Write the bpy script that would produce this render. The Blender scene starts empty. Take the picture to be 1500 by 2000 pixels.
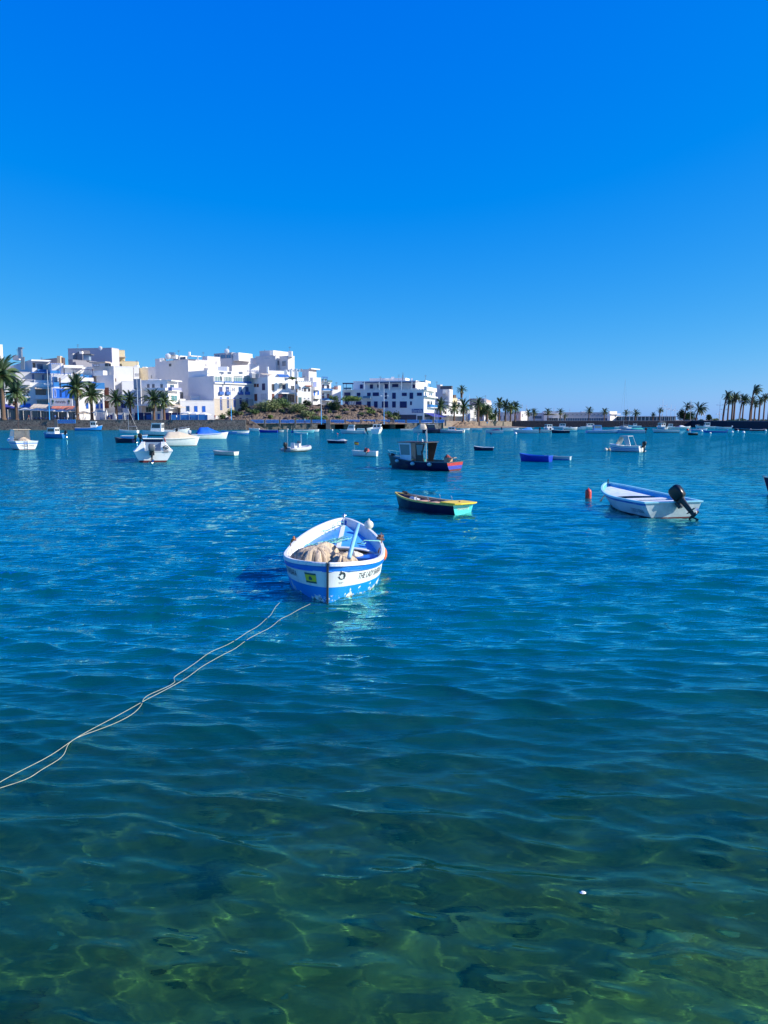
import bpy, bmesh, math, random
import numpy as np
from mathutils import Vector, Matrix
R = math.radians
scn = bpy.context.scene
COL = scn.collection
random.seed(7)
# ------------------------------------------------------------------ camera
CAM_H = 3.0
F = 1500.0                        # focal length in photo pixels (photo 1500 x 2000)
PITCH = math.atan(180 / F)        # horizon stands 180 px above the centre
cam = bpy.data.cameras.new('camera')
camo = bpy.data.objects.new('camera', cam); COL.objects.link(camo)
cam.sensor_fit = 'VERTICAL'; cam.sensor_height = 36; cam.lens = 27
cam.clip_start = 0.05; cam.clip_end = 6000
camo.location = (0, 0, CAM_H); camo.rotation_euler = (math.pi/2 - PITCH, 0, 0)
scn.camera = camo
# ------------------------------------------------------------------ sky and sun
SUN_EL, SUN_AZ = R(30), R(98)     # azimuth clockwise from +Y (straight ahead)
world = bpy.data.worlds.new('World'); scn.world = world; world.use_nodes = True
nt = world.node_tree; nt.nodes.clear()
N = nt.nodes.new; Lk = nt.links.new
sky = N('ShaderNodeTexSky'); sky.sky_type = 'NISHITA'; sky.sun_disc = False
sky.sun_elevation = SUN_EL; sky.sun_rotation = SUN_AZ
sky.air_density = 0.7; sky.dust_density = 0.5; sky.ozone_density = 6
sep = N('ShaderNodeSeparateColor'); cmb = N('ShaderNodeCombineColor'); Lk(sky.outputs[0], sep.inputs[0])
for ch, (mul, pw, cut) in enumerate(((1.72, 1.80, .0207), (0.775, 0.80, 0), (0.74, 0.10, 0))):   # the deep blue of a clear subtropical day
    a = N('ShaderNodeMath'); a.operation = 'MULTIPLY'; a.inputs[1].default_value = 0.1
    b = N('ShaderNodeMath'); b.operation = 'POWER'; b.inputs[1].default_value = pw
    c = N('ShaderNodeMath'); c.operation = 'MULTIPLY'; c.inputs[1].default_value = mul * 10
    d = N('ShaderNodeMath'); d.operation = 'MINIMUM'; d.inputs[1].default_value = 1.1       # the glare round the sun belongs to the sun lamp
    Lk(sep.outputs[ch], a.inputs[0]); Lk(a.outputs[0], d.inputs[0]); Lk(d.outputs[0], b.inputs[0]); Lk(b.outputs[0], c.inputs[0]); 
    e = N('ShaderNodeMath'); e.operation = 'SUBTRACT'; e.inputs[1].default_value = cut * 10; e.use_clamp = False
    g = N('ShaderNodeMath'); g.operation = 'MAXIMUM'; g.inputs[1].default_value = 0.0
    Lk(c.outputs[0], e.inputs[0]); Lk(e.outputs[0], g.inputs[0]); Lk(g.outputs[0], cmb.inputs[ch])
bg = N('ShaderNodeBackground'); bg.inputs[1].default_value = 0.1
wo = N('ShaderNodeOutputWorld'); Lk(cmb.outputs[0], bg.inputs[0]); Lk(bg.outputs[0], wo.inputs[0])
sun = bpy.data.lights.new('sun', 'SUN'); sun.energy = 5.0; sun.angle = R(0.53); sun.color = (1.0, 0.95, 0.86)
suno = bpy.data.objects.new('sun', sun); COL.objects.link(suno)
SUN_DIR = Vector((math.sin(SUN_AZ)*math.cos(SUN_EL), math.cos(SUN_AZ)*math.cos(SUN_EL), math.sin(SUN_EL)))
suno.rotation_euler = SUN_DIR.to_track_quat('Z', 'Y').to_euler()
suno.location = (60, 10, 60)
v = scn.view_settings; v.view_transform = 'Standard'; v.look = 'None'; v.exposure = 0.4; v.gamma = 1; v.use_curve_mapping = False
scn.cycles.use_denoising = True
scn.cycles.max_bounces = 8; scn.cycles.transmission_bounces = 6; scn.cycles.transparent_max_bounces = 8
scn.cycles.sample_clamp_indirect = 6
# ------------------------------------------------------------------ placing: from a point of the photo to a point of the world
cp, sp = math.cos(PITCH), math.sin(PITCH)
def ray(px, py):
    x, u = (px - 750) / F, (1000 - py) / F
    return Vector((x, cp + u * sp, u * cp - sp))
def PT(px, py, z=0.0):
    d = ray(px, py); t = (z - CAM_H) / d.z
    return Vector((d.x * t, d.y * t, z))
def PY(px, py, Y):
    d = ray(px, py); t = Y / d.y
    return Vector((d.x * t, Y, CAM_H + d.z * t))
# ------------------------------------------------------------------ materials
MATS = {}
def mat(name, col, rough=0.6, metal=0.0, var=0.0, scale=3.0, bump=0.0, bscale=None, spec=0.5, stretch=None, dirt=None, dirt_amt=0.5, dirt_scale=2.0):
    if name in MATS: return MATS[name]
    m = bpy.data.materials.new(name); m.use_nodes = True; t = m.node_tree
    b = t.nodes['Principled BSDF']
    b.inputs['Roughness'].default_value = rough; b.inputs['Metallic'].default_value = metal
    b.inputs['Specular IOR Level'].default_value = spec
    col = tuple(col) + (1,) if len(col) == 3 else col
    b.inputs['Base Color'].default_value = col
    tc = t.nodes.new('ShaderNodeTexCoord'); mp = t.nodes.new('ShaderNodeMapping')
    t.links.new(tc.outputs['Object'], mp.inputs[0])
    if stretch: mp.inputs['Scale'].default_value = stretch
    src = None
    if var > 0:
        n = t.nodes.new('ShaderNodeTexNoise'); n.inputs['Scale'].default_value = scale; n.inputs['Detail'].default_value = 5
        t.links.new(mp.outputs[0], n.inputs['Vector'])
        r = t.nodes.new('ShaderNodeMapRange'); r.inputs[1].default_value = .3; r.inputs[2].default_value = .7
        r.inputs[3].default_value = 1 - var; r.inputs[4].default_value = 1 + var * .6
        t.links.new(n.outputs[0], r.inputs[0])
        mx = t.nodes.new('ShaderNodeMix'); mx.data_type = 'RGBA'; mx.blend_type = 'MULTIPLY'; mx.inputs[0].default_value = 1
        mx.inputs[6].default_value = col; t.links.new(r.outputs[0], mx.inputs[7]); src = mx.outputs[2]
    if dirt:
        n = t.nodes.new('ShaderNodeTexNoise'); n.inputs['Scale'].default_value = dirt_scale; n.inputs['Detail'].default_value = 8; n.inputs['Roughness'].default_value = .65
        t.links.new(mp.outputs[0], n.inputs['Vector'])
        r = t.nodes.new('ShaderNodeMapRange'); r.inputs[1].default_value = .56; r.inputs[2].default_value = .66; r.inputs[4].default_value = dirt_amt
        t.links.new(n.outputs[0], r.inputs[0])
        mx = t.nodes.new('ShaderNodeMix'); mx.data_type = 'RGBA'
        if src: t.links.new(src, mx.inputs[6])
        else: mx.inputs[6].default_value = col
        mx.inputs[7].default_value = tuple(dirt) + (1,); t.links.new(r.outputs[0], mx.inputs[0]); src = mx.outputs[2]
    if src: t.links.new(src, b.inputs['Base Color'])
    if bump > 0:
        n = t.nodes.new('ShaderNodeTexNoise'); n.inputs['Scale'].default_value = bscale or scale * 4; n.inputs['Detail'].default_value = 6
        t.links.new(mp.outputs[0], n.inputs['Vector'])
        bp = t.nodes.new('ShaderNodeBump'); bp.inputs['Strength'].default_value = min(1, bump); bp.inputs['Distance'].default_value = 0.02
        t.links.new(n.outputs[0], bp.inputs['Height']); t.links.new(bp.outputs[0], b.inputs['Normal'])
    MATS[name] = m
    return m
# ------------------------------------------------------------------ mesh building
def mesh_obj(name, verts, faces, mats, parent=None, midx=None, smooth=False, kind=None):
    me = bpy.data.meshes.new(name)
    me.from_pydata([tuple(v) for v in verts], [], faces)
    if not isinstance(mats, (list, tuple)): mats = [mats]
    for m in mats: me.materials.append(m)
    if midx is not None: me.polygons.foreach_set('material_index', midx)
    if smooth: me.polygons.foreach_set('use_smooth', [True] * len(me.polygons))
    me.update()
    o = bpy.data.objects.new(name, me); COL.objects.link(o)
    if parent is not None: o.parent = parent
    if kind: o['kind'] = kind
    return o
class MB:
    """collects pieces of ONE part"""
    def __init__(s): s.v = []; s.f = []; s.m = []; s.mi = 0
    def add(s, vs, fs):
        o = len(s.v); s.v += [Vector(p) for p in vs]
        for f in fs: s.f.append(tuple(i + o for i in f)); s.m.append(s.mi)
        return s
    def box(s, c, size, rz=0.0, M=None, taper=1.0):
        x, y, z = size[0]/2, size[1]/2, size[2]/2
        vs = []
        for dz, k in ((-z, 1.0), (z, taper)):
            for dx, dy in ((-x, -y), (x, -y), (x, y), (-x, y)): vs.append(Vector((dx*k, dy*k, dz)))
        rot = Matrix.Rotation(rz, 3, 'Z') if M is None else M
        vs = [rot @ q + Vector(c) for q in vs]
        return s.add(vs, [(0,3,2,1),(4,5,6,7),(0,1,5,4),(1,2,6,5),(2,3,7,6),(3,0,4,7)])
    def tube(s, pts, r, n=6, cap=True, closed=False):
        pts = [Vector(p) for p in pts]; k = len(pts)
        rs = r if isinstance(r, (list, tuple)) else [r] * k
        vs = []; up = Vector((0, 0, 1))
        for i, p in enumerate(pts):
            if closed: d = pts[(i+1) % k] - pts[i-1]
            else: d = pts[min(i+1, k-1)] - pts[max(i-1, 0)]
            if d.length < 1e-9: d = Vector((0,0,1))
            d.normalize()
            a = d.cross(up if abs(d.z) < .95 else Vector((1, 0, 0))).normalized(); b = d.cross(a)
            for j in range(n):
                t = 2*math.pi*j/n; vs.append(p + (a*math.cos(t) + b*math.sin(t)) * rs[i])
        fs = []
        for i in range(k if closed else k-1):
            i2 = (i+1) % k
            for j in range(n): fs.append((i*n+j, i*n+(j+1)%n, i2*n+(j+1)%n, i2*n+j))
        if cap and not closed: fs += [tuple(range(n))[::-1], tuple((k-1)*n+j for j in range(n))]
        return s.add(vs, fs)
    def loft(s, rings, cap=True):
        n = len(rings[0]); vs = [p for r_ in rings for p in r_]
        fs = [(i*n+j, i*n+(j+1)%n, (i+1)*n+(j+1)%n, (i+1)*n+j) for i in range(len(rings)-1) for j in range(n)]
        if cap: fs += [tuple(range(n))[::-1], tuple((len(rings)-1)*n+j for j in range(n))]
        return s.add(vs, fs)
    def ball(s, c, r, n=12, m=8, sc=(1,1,1)):
        c = Vector(c); rings = []
        for i in range(m+1):
            t = -math.pi/2 + math.pi*i/m; k = max(math.cos(t), .02)
            rings.append([c + Vector((math.cos(2*math.pi*j/n)*k*r*sc[0], math.sin(2*math.pi*j/n)*k*r*sc[1], math.sin(t)*r*sc[2])) for j in range(n)])
        return s.loft(rings)
    def xf(s, M, start=0):
        for i in range(start, len(s.v)): s.v[i] = M @ s.v[i]
        return s
    def out(s, name, mats, parent=None, smooth=False, kind=None, bevel=0):
        o = mesh_obj(name, s.v, s.f, mats, parent, s.m if isinstance(mats, (list, tuple)) and len(mats) > 1 else None, smooth, kind)
        if bevel:
            b = o.modifiers.new('bevel', 'BEVEL'); b.width = bevel; b.segments = 2; b.limit_method = 'ANGLE'
        return o
def thing(name, label, cat, loc=(0,0,0), rz=0.0, group=None):
    o = bpy.data.objects.new(name, None); COL.objects.link(o)
    o.location = loc; o.rotation_euler = (0, 0, rz); o.empty_display_size = .2
    o['label'] = label; o['category'] = cat
    if group: o['group'] = group
    return o
def tag(o, label, cat, group=None):
    o['label'] = label; o['category'] = cat
    if group: o['group'] = group
    return o
def squircle(cx, cy, z, rx, ry, n=12, p=3.0):
    out = []
    for j in range(n):
        t = 2*math.pi*(j+.5)/n; c, s_ = math.cos(t), math.sin(t)
        out.append(Vector((cx + rx*math.copysign(abs(c)**(2/p), c), cy + ry*math.copysign(abs(s_)**(2/p), s_), z)))
    return out
# ------------------------------------------------------------------ water: a sheet of real waves
wr = np.random.RandomState(11)
NW = 160
lam = np.exp(wr.uniform(math.log(0.12), math.log(1.0), NW))
lam[:7] = [2.4, 1.9, 1.5, 1.3, 1.1, .95, .85]
ang = np.radians(-98 + wr.normal(0, 12, NW))           # travelling towards the quay, crests nearly across the view
ang[lam < .4] += wr.normal(0, .20, (lam < .4).sum())
kx, ky = 2*math.pi/lam*np.cos(ang), 2*math.pi/lam*np.sin(ang)
amp = 0.0027 * lam ** 0.95 * np.where(lam < .6, 1.5, 1.0)
amp[:7] *= .4
ph = wr.uniform(0, 2*math.pi, NW)
def wave(x, y, cell=0.02):
    x = np.atleast_1d(np.asarray(x, float)); y = np.atleast_1d(np.asarray(y, float)); cell = np.broadcast_to(cell, x.shape)
    lee = .74 + 1.26*np.clip((y-4.5)/8, 0, 1)          # calmer in the lee of the quay
    z = np.zeros_like(x); dx = np.zeros_like(x); dy = np.zeros_like(x)
    for i in range(NW):
        w = np.clip((lam[i] / np.maximum(cell, 1e-6) - 2.2) / 2.2, 0, 1)
        p = kx[i]*x + ky[i]*y + ph[i]
        a = amp[i] * w * (lee if lam[i] < .5 else .5+.5*lee)
        z += a*np.cos(p); k = 2*math.pi/lam[i]
        dx -= a*kx[i]/k*np.sin(p)*1.15; dy -= a*ky[i]/k*np.sin(p)*1.15
    return z, dx, dy
def wz(x, y): return float(wave(x, y)[0][0])
NA = 960
th = np.radians(np.linspace(-52, 52, NA))
rr = [2.2]
while rr[-1] < 700: rr.append(rr[-1] * 1.0058 + 0.004)
rr = np.array(rr); NR = len(rr)
RR, TH = np.meshgrid(rr, th, indexing='ij')
X = RR*np.sin(TH); Y = RR*np.cos(TH)
cell = np.maximum(RR*np.radians(104)/NA, RR*0.0058 + .004)
Z, DX, DY = wave(X.ravel(), Y.ravel(), cell.ravel())
co = np.stack([X.ravel()+DX, Y.ravel()+DY, Z], 1).astype(np.float32)
ii = np.arange(NR*NA).reshape(NR, NA)
fa = np.stack([ii[:-1,:-1], ii[:-1,1:], ii[1:,1:], ii[1:,:-1]], -1).reshape(-1, 4)
me = bpy.data.meshes.new('water')
me.vertices.add(len(co)); me.vertices.foreach_set('co', co.ravel())
me.loops.add(fa.size); me.loops.foreach_set('vertex_index', fa.ravel().astype(np.int32))
me.polygons.add(len(fa)); me.polygons.foreach_set('loop_start', np.arange(len(fa), dtype=np.int32)*4)
me.polygons.foreach_set('loop_total', np.full(len(fa), 4, np.int32))
me.update(calc_edges=True); me.polygons.foreach_set('use_smooth', np.ones(len(fa), bool))
wm = bpy.data.materials.new('sea_water'); wm.use_nodes = True; t = wm.node_tree; t.nodes.clear()
def nd(typ, **kw):
    n = t.nodes.new(typ)
    for k, val in kw.items(): setattr(n, k, val)
    return n
geo = nd('ShaderNodeNewGeometry'); sepx = nd('ShaderNodeSeparateXYZ'); t.links.new(geo.outputs['Position'], sepx.inputs[0])
# fine ripples that the sheet is too coarse to carry
def ripple(scale, sx, sy, detail=3, rot=0.0):
    mp = nd('ShaderNodeMapping'); mp.inputs['Scale'].default_value = (sx, sy, 1); mp.inputs['Rotation'].default_value = (0, 0, rot)
    t.links.new(geo.outputs['Position'], mp.inputs[0])
    n = nd('ShaderNodeTexNoise'); n.inputs['Scale'].default_value = scale; n.inputs['Detail'].default_value = detail; n.inputs['Roughness'].default_value = .55
    t.links.new(mp.outputs[0], n.inputs['Vector']); return n
def mth(op, a, b=None, c=None):
    n = nd('ShaderNodeMath', operation=op)
    for i, q in enumerate((a, b, c)):
        if q is None: continue
        if isinstance(q, (int, float)): n.inputs[i].default_value = q
        else: t.links.new(q, n.inputs[i])
    return n.outputs[0]
def rng(x, a, b, c=0.0, d=1.0, smooth=False):
    n = nd('ShaderNodeMapRange'); n.inputs[1].default_value = a; n.inputs[2].default_value = b; n.inputs[3].default_value = c; n.inputs[4].default_value = d
    if smooth: n.interpolation_type = 'SMOOTHSTEP'
    t.links.new(x, n.inputs[0]); return n.outputs[0]
fine = ripple(9.0, .22, 1.0, 4, .10)
mid = ripple(1.6, .35, 1.0, 3, -.1)
big = ripple(.35, .4, 1.0, 3, .1)
dist = sepx.outputs[1]
h = mth('ADD', mth('MULTIPLY', fine.outputs[0], rng(dist, 5, 13, .004, .060)),
        mth('ADD', mth('MULTIPLY', mid.outputs[0], rng(dist, 12, 45, .02, .45)), mth('MULTIPLY', big.outputs[0], rng(dist, 40, 140, 0, 1.6))))
bp = nd('ShaderNodeBump'); bp.inputs['Strength'].default_value = 1; bp.inputs['Distance'].default_value = 1.0
t.links.new(h, bp.inputs['Height'])
glass = nd('ShaderNodeBsdfGlass'); glass.inputs['IOR'].default_value = 1.333; glass.inputs['Roughness'].default_value = 0.0
glass.inputs['Color'].default_value = (.42, .92, .66, 1)
t.links.new(bp.outputs[0], glass.inputs['Normal'])
diff = nd('ShaderNodeBsdfDiffuse'); refl = nd('ShaderNodeBsdfGlossy'); refl.inputs['Roughness'].default_value = .02; refl.inputs['Color'].default_value = (.44, 1, .95, 1)
fr = nd('ShaderNodeFresnel'); fr.inputs['IOR'].default_value = 1.5; body = nd('ShaderNodeMixShader')
t.links.new(bp.outputs[0], refl.inputs['Normal']); t.links.new(bp.outputs[0], fr.inputs['Normal'])
t.links.new(mth('MINIMUM', mth('MULTIPLY', fr.outputs[0], rng(dist, 4, 9, 1.0, 2.0)), rng(dist, 15, 70, .95, .46)), body.inputs[0]); t.links.new(diff.outputs[0], body.inputs[1]); t.links.new(refl.outputs[0], body.inputs[2])
# the harbour deepens and clouds with silt away from the quay: green shallows, blue further out
cr = nd('ShaderNodeValToRGB'); cr.color_ramp.elements[0].position = 0.0; cr.color_ramp.elements[0].color = (.0, .062, .050, 1)
e = cr.color_ramp.elements[1]; e.position = 1.0; e.color = (.0, .110, .15, 1)
e = cr.color_ramp.elements.new(.25); e.color = (.0, .088, .082, 1)
e = cr.color_ramp.elements.new(.5); e.color = (.0, .095, .110, 1)
t.links.new(rng(mth('LOGARITHM', mth('MAXIMUM', dist, 1.0), 10.0), .72, 1.85), cr.inputs[0])
t.links.new(cr.outputs[0], diff.inputs['Color'])
patch = ripple(.8, 1, 1, 2)
tur = mth('ADD', rng(dist, 3.2, 10.5, .08, 1.0), mth('MULTIPLY', mth('SUBTRACT', patch.outputs[0], .5), .3))
mixs = nd('ShaderNodeMixShader'); t.links.new(tur, mixs.inputs[0]); t.links.new(glass.outputs[0], mixs.inputs[1]); t.links.new(body.outputs[0], mixs.inputs[2])
outn = nd('ShaderNodeOutputMaterial'); t.links.new(mixs.outputs[0], outn.inputs[0])
me.materials.append(wm)
water = bpy.data.objects.new('water', me); COL.objects.link(water); water['kind'] = 'structure'
# open sea beyond the sheet's last ring is one more ring of the same water, out to the horizon
# ------------------------------------------------------------------ sea bed
def bed_z(x, y): 
    return -(1.15 + 0.055*np.clip(y-3, 0, 60)) + .10*np.sin(x*1.3+.5*y)*np.cos(y*.9) + .07*np.sin(x*3.1+1.7)*np.sin(y*2.7+.4)
bx = np.linspace(-40, 40, 321); by = np.linspace(-3, 60, 253)
BX, BY = np.meshgrid(bx, by); BZ = bed_z(BX, BY) + wr.normal(0, .012, BX.shape)
nx = len(bx); bi = np.arange(BX.size).reshape(BX.shape)
bf = np.stack([bi[:-1,:-1], bi[:-1,1:], bi[1:,1:], bi[1:,:-1]], -1).reshape(-1, 4)
bed_m = mat('sea_bed_sand', (.60, .38, .13), .9, var=.5, scale=2.2, bump=.6, bscale=14, dirt=(.012, .030, .018), dirt_amt=.88, dirt_scale=1.1)
bed = mesh_obj('sea_bed', np.stack([BX, BY, BZ], -1).reshape(-1, 3).tolist(), bf.tolist(), bed_m, smooth=True, kind='structure')
far = MB(); far.box((0, 3000, -9), (8000, 6200, 1)); far.out('deep_sea_bed', mat('deep_bed', (.05, .07, .06), .9), kind='structure')
water.cycles.is_caustics_caster = True
bed.cycles.is_caustics_receiver = True
sun.cycles.is_caustics_light = True
# stones lying on the sea bed of the shallows
st_r = random.Random(21)
def bed_stone(x, y, s_, m_list, vs, fs, mi, k):
    n0 = len(vs); n = 7; z0 = float(bed_z(x, y))
    for lv, (q, zz_) in enumerate(((1.0, -.1), (.9, .35), (.55, .62))):
        for j in range(n):
            a = 2*math.pi*j/n; w = s_*q*st_r.uniform(.75, 1.2); vs.append((x+w*math.cos(a)*1.3, y+w*math.sin(a), z0+zz_*s_))
    for lv in range(2):
        for j in range(n): fs.append((n0+lv*n+j, n0+lv*n+(j+1) % n, n0+(lv+1)*n+(j+1) % n, n0+(lv+1)*n+j)); mi.append(k)
    fs.append(tuple(n0+2*n+j for j in range(n))); mi.append(k)
vs, fs, mi = [], [], []
for i in range(200):
    y = st_r.uniform(2.8, 13); x = st_r.uniform(-.62, .62)*y*1.1; k = st_r.choice((0, 0, 1, 2)); bed_stone(x, y, st_r.uniform(.03, .10)*(1.5 if k == 0 else 1), None, vs, fs, mi, k)
p = PT(283, 1545, -1.0); bed_stone(p.x, p.y, .16, None, vs, fs, mi, 1); p = PT(1300, 1900, -.9); bed_stone(p.x, p.y, .15, None, vs, fs, mi, 1); p = PT(1170, 1830, -.9); bed_stone(p.x, p.y, .12, None, vs, fs, mi, 2)
stones = mesh_obj('sea_bed_stones', vs, fs, [mat('weedy_stone', (.16, .15, .05), .95, var=.4, scale=9), mat('pale_stone', (.62, .55, .34), .9, var=.3, scale=8), mat('tan_stone', (.50, .36, .16), .9, var=.3, scale=8)], None, mi, True, 'stuff')
stones.cycles.is_caustics_receiver = True
# ------------------------------------------------------------------ paints
def P(name, col, rough=.35, **k): return mat(name, col, rough, **k)
WHITE = P('white_gelcoat', (.78, .78, .76), .35, var=.08, scale=2, dirt=(.35, .30, .22), dirt_amt=.25, dirt_scale=3)
WHITE2 = P('white_chalky_paint', (.76, .76, .75), .55, var=.10, scale=5, bump=.3, dirt=(.42, .36, .28), dirt_amt=.35, dirt_scale=4)
GREYP = P('grey_paint', (.38, .40, .42), .5, var=.12)
PALEBLUE = P('pale_blue_paint', (.22, .50, .68), .45, var=.1, dirt=(.6, .65, .66), dirt_amt=.4, dirt_scale=5)
SKYBLUE = P('sky_blue_paint', (.03, .27, .72), .4, var=.12, dirt=(.75, .78, .78), dirt_amt=.9, dirt_scale=3)
MIDBLUE = P('mid_blue_paint', (.012, .16, .58), .4, var=.12, dirt=(.6, .65, .7), dirt_amt=.5, dirt_scale=4)
ROYAL = P('royal_blue_paint', (.006, .035, .42), .35, var=.15)
NAVY = P('navy_paint', (.003, .004, .04), .35, var=.2, dirt=(.04, .05, .06), dirt_amt=.25)
NAVY2 = P('dark_blue_hull_paint', (.004, .006, .055), .4, var=.2, dirt=(.06, .06, .08), dirt_amt=.2)
REDP = P('red_paint', (.45, .02, .025), .4, var=.2)
MAROON = P('antifouling_red', (.13, .02, .02), .8, var=.3)
TEAL = P('turquoise_paint', (.05, .50, .50), .45, var=.12)
YELLOW = P('yellow_paint', (.92, .62, .03), .45, var=.1, dirt=(.25, .17, .05), dirt_amt=.4, dirt_scale=6)
BLACK = P('black_plastic', (.012, .012, .014), .3)
BLACKR = P('black_rubber', (.02, .02, .02), .7)
METAL = P('bare_metal', (.55, .56, .58), .3, metal=.9)
ALU = P('dull_aluminium', (.45, .47, .48), .45, metal=.6)
WOOD = P('weathered_wood', (.36, .23, .13), .75, var=.35, scale=9, stretch=(1, 6, 6), bump=.4)
PINKWOOD = P('pink_faded_boards', (.55, .33, .26), .7, var=.25, scale=8, stretch=(1, 7, 7))
BEIGE = P('beige_canvas', (.58, .49, .36), .85, var=.1, bump=.3)
TARPB = P('blue_tarpaulin', (.012, .13, .60), .5, var=.18, bump=.5, bscale=6)
TARPN = P('navy_canvas', (.010, .015, .09), .7, var=.2)
ORANGE = P('orange_buoy', (.75, .16, .05), .55, var=.25)
REDBUOY = P('red_buoy_plastic', (.65, .05, .035), .45, var=.2, dirt=(.25, .10, .06), dirt_amt=.5)
CREAM = P('cream_plastic', (.66, .61, .50), .5, var=.12)
GREENCL = P('green_cloth', (.06, .14, .07), .8, var=.2)
ROPEG = P('sea_green_rope', (.22, .58, .46), .7, var=.2, scale=30)
ROPEW = P('pale_rope', (.44, .44, .30), .8, var=.2, scale=30)
REDCL = P('red_cloth', (.50, .10, .10), .85, var=.3, bump=.6, bscale=5)
GLASSD = P('dark_window_glass', (.02, .03, .04), .08, spec=.8)
GLASSG = P('grey_window_glass', (.16, .20, .22), .1, spec=.8)
GREYTUBE = P('grey_inflatable_fabric', (.42, .44, .46), .55, var=.08)
OXIDE = P('dark_brown_roof', (.045, .03, .03), .6, var=.2)
# ------------------------------------------------------------------ hulls
class Hull:
    """a boat's shell; local +x is the bow, z = 0 the waterline"""
    def __init__(s, L, B, stern='transom', fb=.45, bow=.8, st=.5, draft=.2, sm=.42, ws=.82, full=2.4, rake=.25, flat=.35, n=26, q=.85, srake=.0, sfull=2.6, sq=.62):
        s.__dict__.update(L=L, B=B, stern=stern, fb=fb, bow=bow, st=st, draft=draft, sm=sm, ws=ws, full=full, rake=rake, flat=flat, n=n, q=q, srake=srake, sfull=sfull, sq=sq)
    def hb(s, u):                                     # half beam at the sheer
        if u < s.sm:
            k = (s.sm - u) / s.sm
            if s.stern == 'point': return max(s.B/2 * max(1 - k**s.sfull, 0)**s.sq, 0.012)
            return s.B/2 * (1 - (1 - s.ws) * k*k)
        k = (u - s.sm) / (1 - s.sm)
        return max(s.B/2 * max(1 - k**s.full, 0)**s.q, 0.012)
    def h(s, u):
        if u < s.sm: k = (s.sm - u)/s.sm; return s.fb + (s.st - s.fb)*k*k
        k = (u - s.sm)/(1 - s.sm); return s.fb + (s.bow - s.fb)*k**2
    def k(s, u):
        z = -s.draft
        if u > .8: z += s.draft*.8*((u-.8)/.2)**2
        if s.stern == 'point' and u < .14: z += s.draft*.3*((.14-u)/.14)**2
        return z
    def e(s, u):
        e = s.flat
        if u > s.sm: e += (.85 - s.flat) * ((u - s.sm)/(1 - s.sm))**1.3
        elif s.stern == 'point': e += (.42 - s.flat) * ((s.sm-u)/s.sm)**2
        return e
    def y(s, u, z):
        h, k = s.h(u), s.k(u); v = min(max((z-k)/(h-k), 0), 1.05)
        return s.hb(u) * v**s.e(u)
    def x(s, u, z):
        x = (u - .5) * s.L + s.rake * (z / s.bow) * u**5
        if s.srake: x -= s.srake * (z / s.st) * (1-u)**5
        return x
    def us(s, a=0.0, b=1.0):
        n = s.n
        t = [(1-math.cos(math.pi*i/n))/2 for i in range(n+1)]
        return [a + (b-a)*q for q in t]
    def pt(s, u, z, side, off=0.0):                    # a point on the outer skin, off metres proud
        p = Vector((s.x(u, z), side*s.y(u, z), z))
        if off:
            a = Vector((s.x(u+.01, z), side*s.y(u+.01, z), z)) - Vector((s.x(u-.01, z), side*s.y(u-.01, z), z))
            b = Vector((s.x(u, z+.01), side*s.y(u, z+.01), z+.01)) - p
            nrm = a.cross(b); nrm.normalize()
            if nrm.y*side < 0: nrm = -nrm
            p += nrm*off
        return p
    def build(s, parent, outer, inner, floor, gun, stripes=None, t=.04, fz=.10, gw=.05, gt=.03, ins=None, gunname='gunwale', trans=None, floorname='floor', outer2=None):
        """stripes: list of (w_from, w_to, material) on the skin above water"""
        mats = [outer]; cuts = {0.0, 1.0}
        for a, b, m in stripes or []:
            cuts |= {a, b}
            if m not in mats: mats.append(m)
        for q in (.2, .4, .6, .8): cuts.add(q)
        cuts = sorted(cuts)
        U = s.us(); m = MB()
        rows = [('k', q) for q in (0, .35, .7)] + [('w', q) for q in cuts]
        def zz(u, r): return s.k(u)*(1-r[1]) if r[0] == 'k' else s.h(u)*r[1]
        for side in (-1, 1):
            o = len(m.v); nr = len(rows)
            for u in U:
                for r in rows:
                    z = zz(u, r); m.v.append(Vector((s.x(u, z), side*s.y(u, z), z)))
            for i in range(len(U)-1):
                for j in range(nr-1):
                    f = [o+i*nr+j, o+(i+1)*nr+j, o+(i+1)*nr+j+1, o+i*nr+j+1]
                    if side > 0: f.reverse()
                    mi = 0
                    if rows[j][0] == 'w':
                        c = (rows[j][1] + rows[j+1][1])/2
                        for a, b, mm in stripes or []:
                            if a <= c <= b: mi = mats.index(mm)
                    m.f.append(tuple(f)); m.m.append(mi)
        hull = m.out('hull', mats, parent, smooth=True)
        if s.stern == 'transom':
            tb = MB(); tm = [trans[0] if trans else outer]
            zs = [s.k(0)*(1-r[1]) if r[0]=='k' else s.h(0)*r[1] for r in rows]
            for j in range(len(zs)-1):
                y0, y1 = s.y(0, zs[j]), s.y(0, zs[j+1]); x0, x1 = s.x(0, zs[j]), s.x(0, zs[j+1])
                if trans and len(trans) > 1 and rows[j][0] == 'w':
                    c = (rows[j][1]+rows[j+1][1])/2
                    for a, b, mm in trans[1]:
                        if a <= c <= b:
                            if mm not in tm: tm.append(mm)
                            tb.mi = tm.index(mm)
                tb.add([(x0-.004, y0, zs[j]), (x1-.004, y1, zs[j+1]), (x1-.004, -y1, zs[j+1]), (x0-.004, -y0, zs[j])], [(0, 1, 2, 3)]); tb.mi = 0
                tb.add([(x0+t, y0, zs[j]), (x1+t, y1, zs[j+1]), (x1+t, -y1, zs[j+1]), (x0+t, -y0, zs[j])], [(3, 2, 1, 0)])
            tb.out('transom', tm if len(tm) > 1 else [tm[0]], parent)
        # inner skin
        im = MB(); Ui = [u for u in s.us(.0, 1.0) if s.hb(u) > t*1.6]
        zr = [0, .33, .66, 1.0]
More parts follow.
